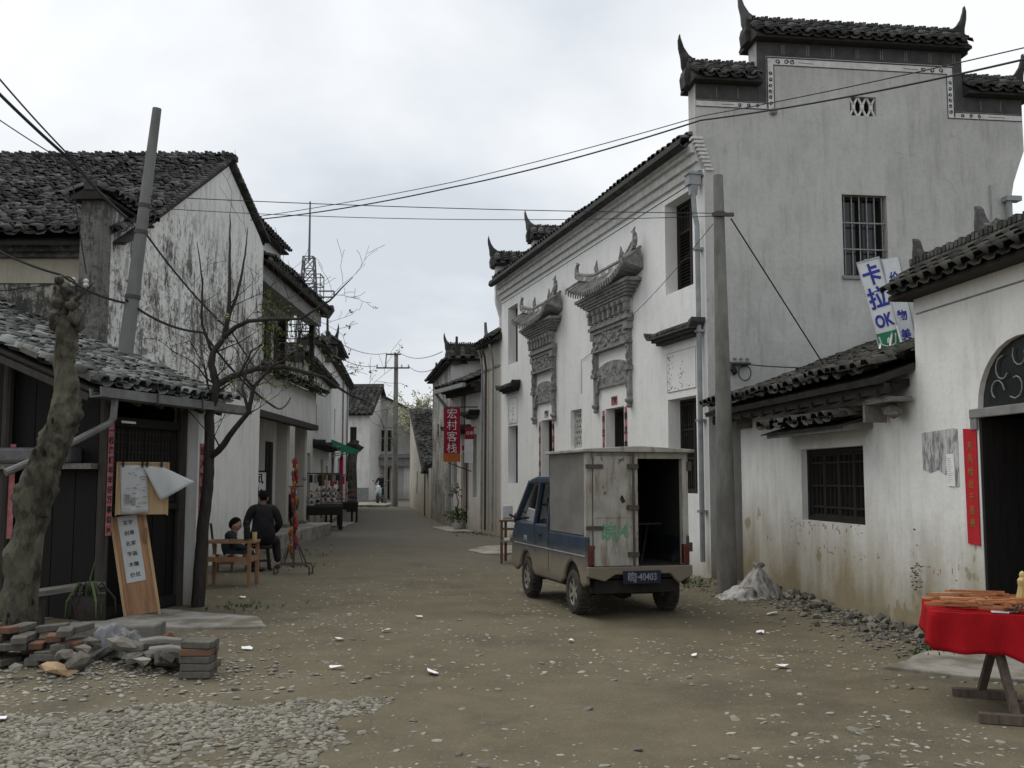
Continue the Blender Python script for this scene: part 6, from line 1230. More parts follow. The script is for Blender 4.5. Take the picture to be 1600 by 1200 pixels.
# blossom tree beyond the low cottage
bt = thing('blossom_tree', 'pale blossoming tree rising behind the low cottage', 'tree', trans(-5.5, 62, .3)); m = MB(); m.tube([(-5.5,62,.2),(-5.4,62,2.5),(-5.2,62,4.2)], [.2,.15,.1], 8); mb_build_world(m, 'trunk', M['bark'], bt, WM[bt]); cl_ = []; m = MB()
for i in range(46):
    a = Vector((-5.3, 62, rg.uniform(3.4, 5.0))); d = Vector((rg.gauss(0,1.4), rg.gauss(0,1), rg.uniform(.6, 2.2))); b = a+d; m.tube([a, a+d*.5+Vector((0,0,.1)), b], [.03,.02,.006], 4)
    for k in range(44): cl_.append(a+d*rg.uniform(.3, 1.05)+Vector((rg.gauss(0,.13), rg.gauss(0,.13), rg.gauss(0,.13))))
mb_build_world(m, 'limbs', M['bark'], bt, WM[bt], kind='stuff'); leaf_mesh(cl_, .15, 'blossom', bt, 'crown', 4)
# pollard near the green awning
pf_ = thing('short_pollard', 'short pollarded stump-like tree near the green awning', 'tree', trans(-7.15, 46, gz(-7.15,46))); m = MB(); m.tube([(-7.15,46,-.1),(-7.12,46,1.2),(-7.2,46,2.2),(-7.12,46,2.8),(-7.15,46,3.0)], [.24,.2,.24,.2,.08], 10); mb_build_world(m, 'trunk', M['plane_bark'], pf_, WM[pf_], smooth=True); mb_build_world(MB().blob((-7.12,46,2.95), (.36,.3,.25), 2, .5, 2), 'crown', M['bark'], pf_, WM[pf_])
# creeper hanging on the balcony
cr_ = thing('balcony_creeper', 'green-tipped creeper hanging over the veranda balcony', 'plant', trans(-5.2, 22, 3.9)); pts = [Vector((-5.22+rg.gauss(0,.08), rg.uniform(21.4, 28.2), 3.9+abs(rg.gauss(0,.15))-.1)) for _ in range(160)] + [Vector((-5.3+rg.gauss(0,.06), 21.6+abs(rg.gauss(0,1.4)), rg.uniform(3.9, 5.6))) for _ in range(170)]
leaf_mesh(pts, .085, 'leaf', cr_, 'foliage', 8); m = MB()
for i in range(26): y_ = rg.uniform(21.4, 28); m.tube([(-5.25, y_, 3.88), (-5.2+rg.gauss(0,.05), y_+rg.gauss(0,.2), 4.4), (-5.3, y_+rg.gauss(0,.3), 3.9+rg.uniform(.6, 1.7))], [.012,.009,.004], 4)
mb_build_world(m, 'stems', M['bark'], cr_, WM[cr_], kind='stuff')

# ================================================================== people
def skin_body(name, mat, parent, Mw, verts, edges, rad, root=0, sub=2):
    me = bpy.data.meshes.new(name); me.from_pydata(verts, edges, []); o = bpy.data.objects.new('tmp', me); COL.objects.link(o)
    o.modifiers.new('skin', 'SKIN'); sk = me.skin_vertices[0].data
    for i, r in enumerate(rad): sk[i].radius = r if hasattr(r, '__len__') else (r, r)
    sk[root].use_root = True; s_ = o.modifiers.new('sub', 'SUBSURF'); s_.levels = s_.render_levels = sub
    bpy.context.view_layer.update(); m2 = bpy.data.meshes.new_from_object(o.evaluated_get(bpy.context.evaluated_depsgraph_get())); bpy.data.objects.remove(o)
    return mesh_obj(name, m2, mat, parent, Mw, smooth=True)
def head(parent, T, hair=True, cap=False):
    vs, fs = ICO[3]; m = MB(); PV = []
    for x, y, z in vs:
        r = Vector((x*.078, y*.098, z*.118))
        if z < -.2: r.x *= 1-.28*(-z-.2); r.y *= 1-.1*(-z-.2)
        if y < -.3 and z < .1: r.y *= .97
        if y > .55 and abs(x) < .22 and -.35 < z < .12: r.y += .022*(1-abs(x)/.22)*(1-abs(z+.2)/.32 if abs(z+.2) < .32 else 0)      # nose
        if y > .6 and abs(abs(x)-.38) < .18 and abs(z-.05) < .12: r.y -= .010                                                       # eye sockets
        if y > .6 and abs(x) < .35 and abs(z+.52) < .06: r.y -= .006                                                               # mouth line
        PV.append(r)
    m.add(PV, fs); h = m.build('head', M['skin'], parent, T, smooth=True)
    for s_ in (-1, 1): MB().blob((s_*.078, -.005, -.01), (.012,.022,.032), 1, .1, 2).build('ear', M['skin'], h, T, smooth=True)
    for s_ in (-1, 1): MB().blob((s_*.031, .083, .006), (.012,.006,.007), 1, 0, 2).build('eye', M['ink'], h, T, smooth=True)
    m = MB(); PV = []
    for x, y, z in vs:
        k = 1.07 if (z > .3 - .9*max(0, -y) + (.35 if y > .45 else 0)) else .93
        PV.append((x*.078*k*1.02, y*.098*k*1.02-.004, z*.118*k*1.01+.004))
    m.add(PV, fs); m.build('hair', M['hair'], h, T, smooth=True)
    return h
def hand(parent, T, s_=1):
    """palm with four bent fingers of unequal length and a thumb"""
    m = MB(); m.blob((0, .045, 0), (.04, .05, .015), 1, .05, 2)
    for i, (x, L) in enumerate(((-.028, .07), (-.010, .08), (.009, .075), (.027, .06))): m.tube([(x, .075, 0), (x, .075+L*.45, -.006), (x, .075+L*.8, -.024), (x, .075+L*.9, -.042)], [.0095,.009,.008,.006], 6)
    m.tube([(s_*-.035, .03, 0), (s_*-.058, .055, -.008), (s_*-.055, .085, -.02)], [.012,.011,.008], 6); return m.build('hand', M['skin'], parent, T, smooth=True)
def person(label, T, V, Ed, Rd, headT, hands, feet, jacket, group=None, root=0):
    p = thing('person', label, 'person', T); skin_body('body', M[jacket], p, T, V, Ed, Rd, root); head(p, T @ headT)
    for h in hands: hand(p, T @ h[0], h[1])
    for f in feet:
        m = MB(); m.blob((0, .05, .035), (.045,.125,.04), 1, .08, 2); m.build('shoe', M['shoe'], p, T @ f, smooth=True)
    m = MB(); hp = headT.translation; m.tube([(hp.x, hp.y-.02, hp.z-.17), (hp.x, hp.y-.01, hp.z-.08)], [.055,.05], 10); m.build('neck', M['skin'], p, T)
    return p
# man on a stool, seen from behind (local +y is his front)
T = trans(-4.12, 17.1, gz(-4.12, 17.1)) @ rotm('Z', R(22))
V_ = [(0,0,.50),(0,-.01,.68),(0,.02,.88),(0,.04,1.03), (-.19,.03,1.00),(-.27,.05,.76),(-.22,.24,.64), (.19,.03,1.00),(.28,.04,.76),(.22,.22,.62), (-.12,.08,.50),(-.17,.42,.50),(-.17,.44,.10), (.12,.06,.50),(.26,.34,.48),(.30,.26,.10)]
E_ = [(0,1),(1,2),(2,3),(3,4),(4,5),(5,6),(3,7),(7,8),(8,9),(0,10),(10,11),(11,12),(0,13),(13,14),(14,15)]
R_ = [(.19,.15),(.19,.13),(.20,.125),(.10,.085),(.085,.085),(.066,.066),(.05,.05),(.085,.085),(.066,.066),(.05,.05),(.115,.10),(.085,.085),(.06,.06),(.115,.10),(.085,.085),(.06,.06)]
person('man in dark suit seated on a stool with his back turned', T, V_, E_, R_, trans(0, .07, 1.19) @ rotm('X', R(-14)), [(trans(-.21,.27,.63), 1), (trans(.21,.25,.61), -1)], [trans(-.17,.42,.0), trans(.30,.25,.0)], 'suit')
so_ = thing('stool', 'dark round stool under the man in the suit', 'stool', T); MB().lathe([(.15,.36),(.16,.38),(.16,.405),(.14,.41)], 16).build('seat', M['black_wood'], so_, T)
for a in range(4): c, s_ = math.cos(a*1.57+.78), math.sin(a*1.57+.78); MB().bar((c*.11, s_*.11, .37), (c*.17, s_*.17, 0), .03).build('leg', M['black_wood'], so_, T)
MB().tube([(.14*math.cos(a*.5), .14*math.sin(a*.5), .16) for a in range(14)], .01, 5).build('ring', M['black_wood'], so_, T)
# second person, low on a stool, turned to the right
T = trans(-4.68, 16.9, gz(-4.68, 16.9)) @ rotm('Z', R(-72))
V_ = [(0,0,.25),(0,.02,.40),(0,.06,.52),(0,.10,.60), (-.16,.09,.58),(-.22,.16,.42),(-.14,.34,.36), (.16,.09,.58),(.22,.16,.42),(.14,.34,.36), (-.10,.06,.25),(-.13,.40,.36),(-.13,.42,.08), (.10,.06,.25),(.14,.38,.34),(.16,.46,.08)]
R_ = [(.17,.14),(.17,.125),(.165,.11),(.09,.08),(.075,.075),(.058,.058),(.045,.045),(.075,.075),(.058,.058),(.045,.045),(.105,.09),(.08,.08),(.055,.055),(.105,.09),(.08,.08),(.055,.055)]
person('person in dark jacket crouched on a low stool behind the brown table', T, V_, E_, R_, trans(0, .15, .75) @ rotm('X', R(-10)), [(trans(-.13,.36,.36), 1), (trans(.13,.36,.36), -1)], [trans(-.13,.42,.0), trans(.16,.46,.0)], 'suit2')
so_ = thing('low_chair', 'low wooden chair with stick back under the crouched person', 'chair', T); MB().box(-.16, .16, -.14, .14, .13, .16).build('seat', M['brown_wood'], so_, T)
for x, y in ((-.13,-.11),(.13,-.11),(-.13,.11),(.13,.11)): MB().box(x-.015, x+.015, y-.015, y+.015, 0, .13).build('leg', M['brown_wood'], so_, T)
for x in (-.13, .13): MB().bar((x, -.15, .13), (x, -.24, .78), .03).build('back_post', M['black_wood'], so_, T)
MB().box(-.13, .13, -.235, -.215, .62, .70).build('back_rail', M['black_wood'], so_, T)

# ================================================================== brown show table
T = trans(-4.06, 14.85, gz(-4.06, 14.9)) @ rotm('Z', R(3)); ta = thing('brown_table', 'reddish brown wooden show table standing before the seated people', 'table', T)
for x, y in ((-.32, 0), (.29, 0), (-.30, .42), (.32, .42)): MB().box(x-.025, x+.025, y-.025, y+.025, 0, .62).build('leg', M['easel_wood'], ta, T)
m = MB(); m.box(-.36, .36, -.04, .0, .62, .655); m.box(-.36, .36, .42, .46, .62, .655); m.box(-.36, -.32, .0, .42, .62, .655); m.box(.32, .36, 0, .42, .62, .655); m.build('top_frame', M['easel_wood'], ta, T); MB().box(-.318, .318, .002, .418, .635, .645).build('glass_top', M['clear'], ta, T)
MB().box(-.33, .33, -.02, .44, .36, .42).build('tray', M['easel_wood'], ta, T)
for i in range(9): tag(MB().box(-.035, .035, -.025, .025, 0, .03).build('small_ware', M[('paper','red_paint','newsprint')[i % 3]], None, T @ trans(-.26+.064*i, .12+.1*(i % 2), .421) @ rotm('Z', i*.7)), 'small ware laid out in the tray of the brown table', 'ware', 'small wares in the brown table tray')
tf = thing('black_flask', 'black cylindrical flask standing on the brown table', 'flask', T @ trans(.16, .44, .656)); MB().lathe([(.045,0),(.048,.17),(.03,.2),(.03,.23)], 12).build('body', M['suit'], tf, WM[tf]); MB().lathe([(.034,.231),(.034,.26),(.02,.265)], 12).build('cap', M['ink'], tf, WM[tf])
tag(MB().lathe([(.032,0),(.036,.11),(.033,.11),(.03,.01)], 12).build('paper_cup', M['fruit'], None, T @ trans(.3, .3, .656)), 'pale cup on the corner of the brown table', 'cup')
# red festooned stand
T = trans(-3.5, 16.6, gz(-3.5, 16.6)); rk = thing('ornament_stand', 'iron stand hung with strings of red knot ornaments', 'stand', T); MB().tube([(0,0,.1),(0,0,1.85)], .018, 8).build('pole', M['iron'], rk, T)
for y in (-.14, .14): MB().tube([(-.28,y,0),(-.28,y,.12),(-.24,y,.16),(.24,y,.16),(.28,y,.12),(.28,y,0)], .015, 6).build('foot', M['iron'], rk, T)
for x in (-.18, .18): MB().tube([(x,-.14,.16),(x*.2,0,.55)], .012, 6).build('brace', M['iron'], rk, T); MB().tube([(x,.14,.16),(x*.2,0,.55)], .012, 6).build('brace', M['iron'], rk, T)
MB().tube([(-.28,-.14,.03),(-.28,.14,.03)], .012, 6).build('tie', M['iron'], rk, T); MB().tube([(.28,-.14,.03),(.28,.14,.03)], .012, 6).build('tie', M['iron'], rk, T)
rg = random.Random(9)
for i in range(30):
    z_ = 1.8-i*.05; a = rg.uniform(0, 6.3); r_ = .03+.05*(i/30)*rg.random(); mt = ('red_paint','banner','gold','red_paint','brown_wood')[i % 5]; k = MB(); k.lathe([(.004,.06),(.022,.03),(.03,0),(.02,-.03),(.012,-.05),(.016,-.10),(.004,-.11)], 6); tag(k.build('red_ornament', M[mt], None, T @ trans(r_*math.cos(a), r_*math.sin(a)-.02, z_), smooth=True), 'knotted red ornament strung on the iron stand', 'ornament', 'ornaments strung on the iron stand')

# ================================================================== notice easel before the shed
T = trans(-4.02, 11.35, gz(-4.0, 11.3)) @ rotm('Z', R(22)); ez = thing('notice_easel', 'leaning wooden notice easel with white lettered strip', 'easel', T); TI = T @ rotm('X', R(-7)) @ rotm('Y', R(-9.5))
ez_b = MB().box(-.16, .16, 0, .025, .06, 1.16).build('board', M['easel_wood'], ez, TI); m = MB(); m.box(-.19, -.16, -.01, .035, 0, 1.2); m.box(.16, .19, -.01, .035, 0, 1.2); m.build('upright', M['ply'], ez, TI); MB().bar((0, .03, 1.0), (0, .5, .0), .03).build('prop', M['easel_wood'], ez, T)
st_ = MB().box(-.11, .09, -.006, -.001, .42, 1.15).build('strip', M['newsprint'], ez, TI)
for i, r_ in enumerate(('写字', '刻章', '名家', '字画', '木雕', '价优')): text(r_, .055, M['ink'], ez, TI @ trans(-.01, -.008, 1.07-i*.115), thick=.001, bold=.0005)
T2 = T @ trans(-.06, .03, 1.14); pb = MB().box(-.25, .27, .0, .02, 0, .56).build('upper_board', M['ply'], ez, T2)
m = MB(); m.box(-.265, -.25, -.01, .03, -.01, .57); m.box(.27, .285, -.01, .03, -.01, .57); m.box(-.265, .285, -.01, .03, .56, .575); m.build('board_frame', M['ply'], ez, T2)
def sheet(name, pts, label, mat, T, n=10):
    A, B, C, D = [Vector(p) for p in pts]; PV = []
    for i in range(n+1):
        for j in range(n+1):
            u, v = i/n, j/n; p = A.lerp(B, u).lerp(D.lerp(C, u), v); PV.append(p+Vector((0, -.02*math.sin(u*3.1)*v-.012*math.sin(u*9+v*4)*v, 0)))
    m = MB(); m.add(PV, [(i*(n+1)+j, (i+1)*(n+1)+j, (i+1)*(n+1)+j+1, i*(n+1)+j+1) for i in range(n) for j in range(n)]); o = m.build(name, M[mat], None, T, smooth=True); s_ = o.modifiers.new('t', 'SOLIDIFY'); s_.thickness = .0015; return tag(o, label, 'poster')
s1 = sheet('printed_sheet', [(-.23,-.012,.54),(.05,-.012,.54),(.08,-.012,.02),(-.20,-.012,.0)], 'grey printed sheet clipped to the notice easel', 'newsprint', T2)
s2 = sheet('curling_sheet', [(.0,-.025,.535),(.22,-.025,.52),(.55,-.10,.36),(.20,-.08,.15)], 'grey sheet blowing loose from the notice easel', 'newsprint', T2)
m = MB(); rg = random.Random(2)
for i in range(26):
    x, z = rg.uniform(-.19, .03), rg.uniform(.05, .5); m.box(x, x+rg.uniform(.01, .05), -.0425, -.0405, z, z+rg.uniform(.004, .012))
m.box(-.17, -.12, -.0425, -.0405, .12, .22); m.box(-.1, -.06, -.0425, -.0405, .1, .19); m.build('print', M['grey_trim'], s1, T2, kind='stuff')
for x in (-.2, .0, .05, .2): MB().box(x-.012, x+.012, -.05, .03, .525, .575).build('clip', M['ink'], ez, T2)
tag(MB().box(-.08, .08, 0, .004, 0, .04).build('door_tag', M['newsprint'], None, SF @ trans(1.62, .322, 1.36)), 'small pale tag on the dark shed panel', 'tag')

# ================================================================== clutter before the shed
sl2 = MB().prism([(-.44,-.2),(-.2,-.24),(.1,-.21),(.42,-.2),(.44,.18),(-.4,.2)], -.05, .2, 'z').build('stone_step', M['slab'], None, trans(-3.66, 9.55, gz(-3.7, 9.6)) @ rotm('Z', R(6)), bevel=.02); tag(sl2, 'long worn stone step before the dark shed', 'step')
T = trans(-3.98, 9.75, gz(-3.98, 9.75)+.2) @ Matrix.Scale(.95, 4); pp = thing('potted_plant', 'drooping plant in a dark pot before the shed', 'plant', T); MB().lathe([(.09,0),(.13,.12),(.16,.24),(.17,.26),(.14,.25),(.12,.2)], 14).build('pot', M['terracotta'], pp, T)
for i in range(14):
    a = i*.45; r_ = rg.uniform(.12, .26); MB().tube([(0,0,.24),(r_*.5*math.cos(a), r_*.5*math.sin(a), .36),(r_*math.cos(a), r_*math.sin(a), .2),(r_*1.05*math.cos(a), r_*1.05*math.sin(a), .05)], [.01,.012,.01,.003], 5).build('leaf', M['bark'] if i % 3 else M['grass'], pp, T)
MB().tube([(0,0,.24),(.02,0,.42),(.07,0,.62)], [.012,.008,.003], 5).build('stem', M['grass'], pp, T)
BK = MB().box(-.12, .12, -.057, .057, 0, .055); bme = {}
for k in ('brick_r', 'brick_g'): o = MB().box(-.12, .12, -.057, .057, -.0265, .0265).build('tmp', M[k], None, None); bme[k] = o.data; COL.objects.unlink(o); bpy.data.objects.remove(o)
def add_brick(parent, T, k):
    o = link(bpy.data.objects.new('brick', bme[k]), parent, T); b = o.modifiers.new('b', 'BEVEL'); b.width = .006; b.segments = 1; return o
bs_ = thing('brick_stack', 'small neat stack of dark bricks before the stone step', 'bricks', trans(-2.41, 8.1, gz(-2.41, 8.1))); rg = random.Random(4)
for lay in range(5):
    for q in range(2): add_brick(bs_, trans(-2.43+rg.gauss(0,.012), 8.05+.125*q, gz(-2.41,8.1)+.03+.056*lay) @ rotm('Z', rg.gauss(0,.08)), 'brick_r' if (lay, q) in ((3, 0), (2, 1)) else 'brick_g')
bp = thing('brick_pile', 'broad pile of old bricks at the foot of the pollarded trunk', 'bricks', trans(-3.8, 8.3, gz(-3.8, 8.3))); z0 = gz(-3.8, 8.3)
for lay in range(5):
    for ix in range(4):
        for iy in range(3):
            if rg.random() < .07+.07*lay: continue
            x = -4.28+ix*.25+.03*lay*0+rg.gauss(0,.02)+(.1 if lay % 2 else 0); y = 8.3+iy*.13+rg.gauss(0,.012)
            if x > -3.42-.03*lay: continue
            add_brick(bp, trans(x, y, z0+.03+.057*lay) @ rotm('Z', rg.gauss(0,.2)+(R(90) if (ix+lay) % 3 else 0)) @ rotm('Y', rg.gauss(0,.04)), 'brick_r' if rg.random() < .10 or (lay == 4 and ix < 1) else 'brick_g')
rp = thing('rubble_heap', 'heap of broken bricks, roots and grey sacking before the stone step', 'rubble', trans(-3.2, 8.7, gz(-3.2, 8.7))); zz0 = gz(-3.2, 8.7)
for i in range(34):
    x = rg.uniform(-3.7, -2.65); y = 8.5+rg.gauss(0,.2); h = max(0, .15-abs(x+3.2)*.3-abs(y-8.8)*.25)*rg.random(); add_brick(rp, trans(x, y, zz0+.03+h) @ rotm('Z', rg.uniform(0,3)) @ rotm('X', rg.gauss(0,.4)) @ rotm('Y', rg.gauss(0,.35)), 'brick_r' if rg.random() < .22 else 'brick_g')
for i in range(26):
    x = rg.uniform(-3.8, -2.5); y = 8.4+rg.gauss(0,.28); r_ = rg.uniform(.03,.09); MB().blob((0,0,0), (r_*1.4,r_,r_*.7), i, .5).build('stone', M['stone_d'] if i % 3 else M['stone'], rp, trans(x, y, zz0+.02+max(0, .16-abs(x+3.2)*.25)*rg.random()) @ rotm('Z', i))
for i in range(4): a = rg.uniform(-.3,.3); MB().tube([(-.16,0,0),(0,.02,.01),(.17,0,0)], [.05,.055,.045], 8).build('log', M['post_wood'] if i % 2 else M['slab'], rp, trans(-2.85+.07*i, 8.45-.09*i, zz0+.05+.02*(3-i)) @ rotm('Z', a))
vs, fs = ico(5)
def sack(name, label, c, r, mat, seed, flat=.0, parent=None):
    m = MB(); PV = []
    for x, y, z in vs:
        an_ = math.atan2(y, x); k = 1+.35*noise.noise(Vector((x*1.6, y*1.6, z*1.6))+Vector((seed, 0, 0)))+.20*abs(noise.noise(Vector((an_*2.6, z*1.1+seed, seed))))+.11*abs(noise.noise(Vector((an_*6.5+z*2, z*2.2, seed+4))))+.03*noise.noise(Vector((x*14, y*14, z*14+seed)))
        zz2 = z*r[2]*k
        if zz2 < 0: zz2 *= .25
        PV.append((x*r[0]*k*(1.15-.5*max(0, z)), y*r[1]*k*(1.15-.5*max(0, z)), zz2))
    m.add(PV, fs); o = m.build(name, M[mat], parent, trans(*c), smooth=True); return tag(o, label, 'sack') if parent is None else o
sack('grey_sack', 'crumpled grey plastic sack on the rubble heap', (-3.32, 8.62, zz0+.06), (.2,.14,.17), 'sack_g', 3); sack('black_sack', 'shiny black plastic sack in the rubble heap', (-3.12, 8.5, zz0+.03), (.15,.12,.17), 'bag_d', 5)

def tied_sack(label, c, R0, H, mat, seed, lean):
    m = MB(); NA, NT_ = 120, 26; PV = []
    for j in range(NT_+1):
        t_ = j/NT_
        for i in range(NA):
            a = 2*math.pi*i/NA; ca, sa = math.cos(a), math.sin(a)
            f1 = abs(noise.noise(Vector((ca*2.2+seed, sa*2.2, t_*.5)))); f2 = abs(noise.noise(Vector((ca*6+seed, sa*6, t_*1.2+3)))); f3 = noise.noise(Vector((ca*1.2+seed, sa*1.2, t_*1.5)))
            if t_ < .85: r = R0*(1-(t_/.85)**1.5*.86)*(1+.35*f3)
            else: r = R0*(.14+.9*(t_-.85))
            r *= 1-(.42*f1+.12*f2)*(.35+t_*.9)
            PV.append((r*ca*1.2+lean*t_*t_, r*sa*.85, H*t_**.85*(1+.1*f3)+.0*f2))
    m.add(PV, [(j*NA+i, j*NA+(i+1) % NA, (j+1)*NA+(i+1) % NA, (j+1)*NA+i) for j in range(NT_) for i in range(NA)]+[tuple(NT_*NA+i for i in range(NA))])
    o = m.build('rubbish_sack', M[mat], None, trans(*c), smooth=True); return tag(o, label, 'sack')
tied_sack('slumped pale woven sack against the low house wall', (3.1, 13.25, gz(3.1,13.25)-.02), .27, .44, 'bag', 8, .06); sack('flat_sack', 'flattened sack spread beside the slumped white sack', (2.9, 13.1, gz(2.9,13.1)), (.28,.2,.14), 'bag', 12)
tag(MB().blob((0,0,.03), (.16,.12,.04), 3, .3).build('split_stone', M['ply'], None, trans(-3.52, 8.05, gz(-3.52,8.05)+.02) @ rotm('Y', R(14))), 'yellowish split stone on the dirt before the rubble heap', 'stone')

# ================================================================== souvenir stalls on the left, vehicles
def stall(label, T, n, seed, wid, mats):
    s_ = thing('souvenir_stall', label, 'stall', T); rg = random.Random(seed); m = MB().box(-wid/2, wid/2, 0, .7, .66, .72).build('counter', M['dark_wood'], s_, T); MB().box(-wid/2+.02, wid/2-.02, .0, .02, .45, .66).build('skirt', M['dark_in'], s_, T)
    for x in (-wid/2+.05, wid/2-.05):
        for y in (.05, .65): MB().box(x-.03, x+.03, y-.03, y+.03, 0, .66).build('leg', M['black_wood'], s_, T)
    for k in range(3): sh_ = MB().box(-wid/2, wid/2, .25+.15*k, .40+.15*k, .78+.17*k, .80+.17*k).build('tier', M['grey_trim'], s_, T)
    for x in (-wid/2, wid/2): MB().box(x-.02, x+.02, .68, .72, .72, 1.7).build('post', M['iron'], s_, T)
    MB().box(-wid/2, wid/2, .69, .71, 1.66, 1.7).build('hanging_rail', M['iron'], s_, T)
    for k in range(3):
        for i in range(n):
            x = -wid/2+.08+(wid-.16)*i/(n-1); h = rg.uniform(.05, .12); tag(MB().lathe([(.03,0),(.04,h*.5),(.02,h*.8),(.01,h)], 6).build('souvenir', M[rg.choice(mats)], None, T @ trans(x, .31+.15*k, .802+.17*k)), 'small souvenir on the tiers of '+label.split(' ', 1)[1], 'souvenir', 'souvenirs on '+label.split(' ', 1)[1])
    for i in range(8):
        x = -wid/2+.1+(wid-.2)*i/7; tag(MB().box(-.05, .05, -.02, .02, -.1-.25*rg.random(), 0).build('hanging_ware', M[rg.choice(mats)], None, T @ trans(x, .65, 1.64), bevel=.01), 'ware hanging from the rail of '+label.split(' ', 1)[1], 'ware', 'hanging wares of '+label.split(' ', 1)[1])
MT = ['red_paint', 'grey_trim', 'ink', 'brown_wood', 'bamboo', 'black_wood', 'ink']
stall('dark souvenir stall nearest the veranda columns', trans(-5.95, 32.6, gz(-5.9,32.6)) @ rotm('Z', R(20)), 6, 1, 1.25, MT); stall('souvenir stall with red wares before the green awning', trans(-6.0, 36.4, gz(-6,36.4)) @ rotm('Z', R(25)), 6, 2, 1.2, ['red_paint', 'red_paint', 'pink', 'ink', 'brown_wood']); stall('souvenir stall against the white street house wall', trans(-6.35, 34.6, gz(-6.3,34.6)) @ rotm('Z', R(60)), 5, 3, 1.1, MT)
stall('crowded souvenir stall beside the veranda platform end', trans(-5.55, 30.4, gz(-5.5,30.4)) @ rotm('Z', R(15)), 7, 5, 1.15, MT)
def bike(label, T, mat, front):
    b = thing('motorcycle', label, 'motorcycle', T)
    for y in (-.55, .62):
        w_ = MB().lathe([(.19,-.04),(.26,-.045),(.285,0),(.26,.045),(.19,.04)], 18).build('wheel', M['tyre'], b, T @ trans(0, y, .285) @ rotm('Y', R(90))); MB().lathe([(.19,-.02),(.04,-.03),(.04,.03),(.19,.02)], 14).build('rim', M['metal'], w_, T @ trans(0, y, .285) @ rotm('Y', R(90)))
    MB().tube([(0,.62,.285),(0,.45,.75),(0,.38,.98)], [.03,.035,.03], 8).build('fork', M['metal'], b, T); MB().tube([(-.3,.30,1.02),(-.15,.38,1.0),(.15,.38,1.0),(.3,.30,1.02)], .015, 6).build('handlebar', M['ink'], b, T)
    MB().blob((0,.05,.72), (.14,.26,.12), 2, .1, 2).build('tank', M[mat], b, T, smooth=True); MB().blob((0,-.4,.74), (.13,.34,.07), 3, .05, 2).build('seat', M['ink'], b, T, smooth=True); m = MB(); m.box(-.12, .12, -.2, .2, .28, .58); m.tube([(0,-.55,.285),(0,-.1,.45)], .03, 6); m.build('engine', M['metal'], b, T, bevel=.03)
    MB().blob((0,.5,.86), (.12,.08,.12), 1, .05, 2).build('headlight', M['sign_w'], b, T, smooth=True); m = MB(); m.blob((0,.52,.6), (.17,.1,.28), 4, .1, 2); m.build('leg_shield', M[mat], b, T, smooth=True)
    for s_ in (-1, 1): MB().blob((s_*.32,.34,1.2), (.06,.015,.05), 1, 0, 2).build('mirror', M['metal'], b, T)
    return b
bike('dark motorcycle parked between the veranda columns', trans(-5.75, 26.6, .33) @ rotm('Z', R(200)), 'suit2', 0)
T = trans(-7.05, 55.2, gz(-7.05,55.2)+.02) @ rotm('Z', R(175)); bike('pale mint scooter being ridden at the street end', T, 'mint', 1)
V_ = [(0,-.3,.82),(0,-.3,1.02),(0,-.26,1.2),(0,-.24,1.34), (-.19,-.24,1.31),(-.27,-.08,1.12),(-.27,.22,1.06), (.19,-.24,1.31),(.27,-.08,1.12),(.27,.22,1.06), (-.1,-.25,.80),(-.18,.14,.78),(-.17,.16,.42), (.1,-.25,.80),(.18,.14,.78),(.17,.16,.42)]
person('dark-clothed person riding the mint scooter', T, V_, E_, [(.17,.14)]+[(.17,.12)]*2+[(.09,.08),(.08,.08),(.06,.06),(.045,.045),(.08,.08),(.06,.06),(.045,.045),(.11,.1),(.08,.08),(.06,.06),(.11,.1),(.08,.08),(.06,.06)], trans(0,-.2,1.5), [(trans(-.27,.2,1.05), 1), (trans(.27,.2,1.05), -1)], [trans(-.17,.14,.33), trans(.17,.14,.33)], 'suit2')
T = trans(-1.62, 31.2, gz(-1.6,31.2)); ip = thing('inn_pot_plant', 'bushy plant in a white pot at the inn door', 'plant', T); MB().lathe([(.1,0),(.14,.1),(.17,.3),(.15,.3),(.13,.2)], 12).build('pot', M['white_pot'], ip, T); MB().tube([(0,0,.25),(-.05,0,.6),(.0,0,.85),(-.1,0,1.15)], [.03,.025,.018,.01], 6).build('stem', M['bark'], ip, T); rg = random.Random(6)
leaf_mesh([Vector((-1.6+rg.gauss(0,.2), 31.2+rg.gauss(0,.2), gz(-1.6,31.2)+.42+rg.gauss(0,.1))) for _ in range(120)]+[Vector((-1.72+rg.gauss(0,.08), 31.2+rg.gauss(0,.08), gz(-1.6,31.2)+1.15+rg.gauss(0,.08))) for _ in range(20)], .09, 'grass', ip, 'foliage', 5)
# ================================================================== stones, rubble, weeds, litter
rg = random.Random(77); nrg = np.random.RandomState(77)
SM = []
for k in range(5):
    m = MB(); m.blob((0,0,0), (1, .74, .40), k*3+1, .2, 2); SM.append(m)
def stone_data(k, mat):
    m = MB(); m.v = list(SM[k].v); m.f = list(SM[k].f); o = m.build('stone', M[mat]); d = o.data; COL.objects.unlink(o); bpy.data.objects.remove(o); return d
SD = {(k, mt): stone_data(k, mt) for k in range(5) for mt in ('stone', 'stone_d')}
SA = []
for k in range(6):
    m = MB(); m.blob((0,0,0), (1, .75, .6), k*5+2, .55); SA.append(m.build('stone', M['stone_d' if k % 3 else 'brick_g']).data); o_ = COL.objects[-1]; COL.objects.unlink(o_); bpy.data.objects.remove(o_)
SNP = [(np.array(m.v), np.array(m.f)) for m in SM]
def stone_T(x, y, r, up=.25):
    return trans(x, y, gz(x, y)+r*up) @ rotm('Z', rg.uniform(0, 6.3)) @ rotm('X', rg.gauss(0, .12)) @ rotm('Y', rg.gauss(0, .12)) @ Matrix.Diagonal((r, r*rg.uniform(.75, 1.1), r*rg.uniform(.6, 1.1), 1))
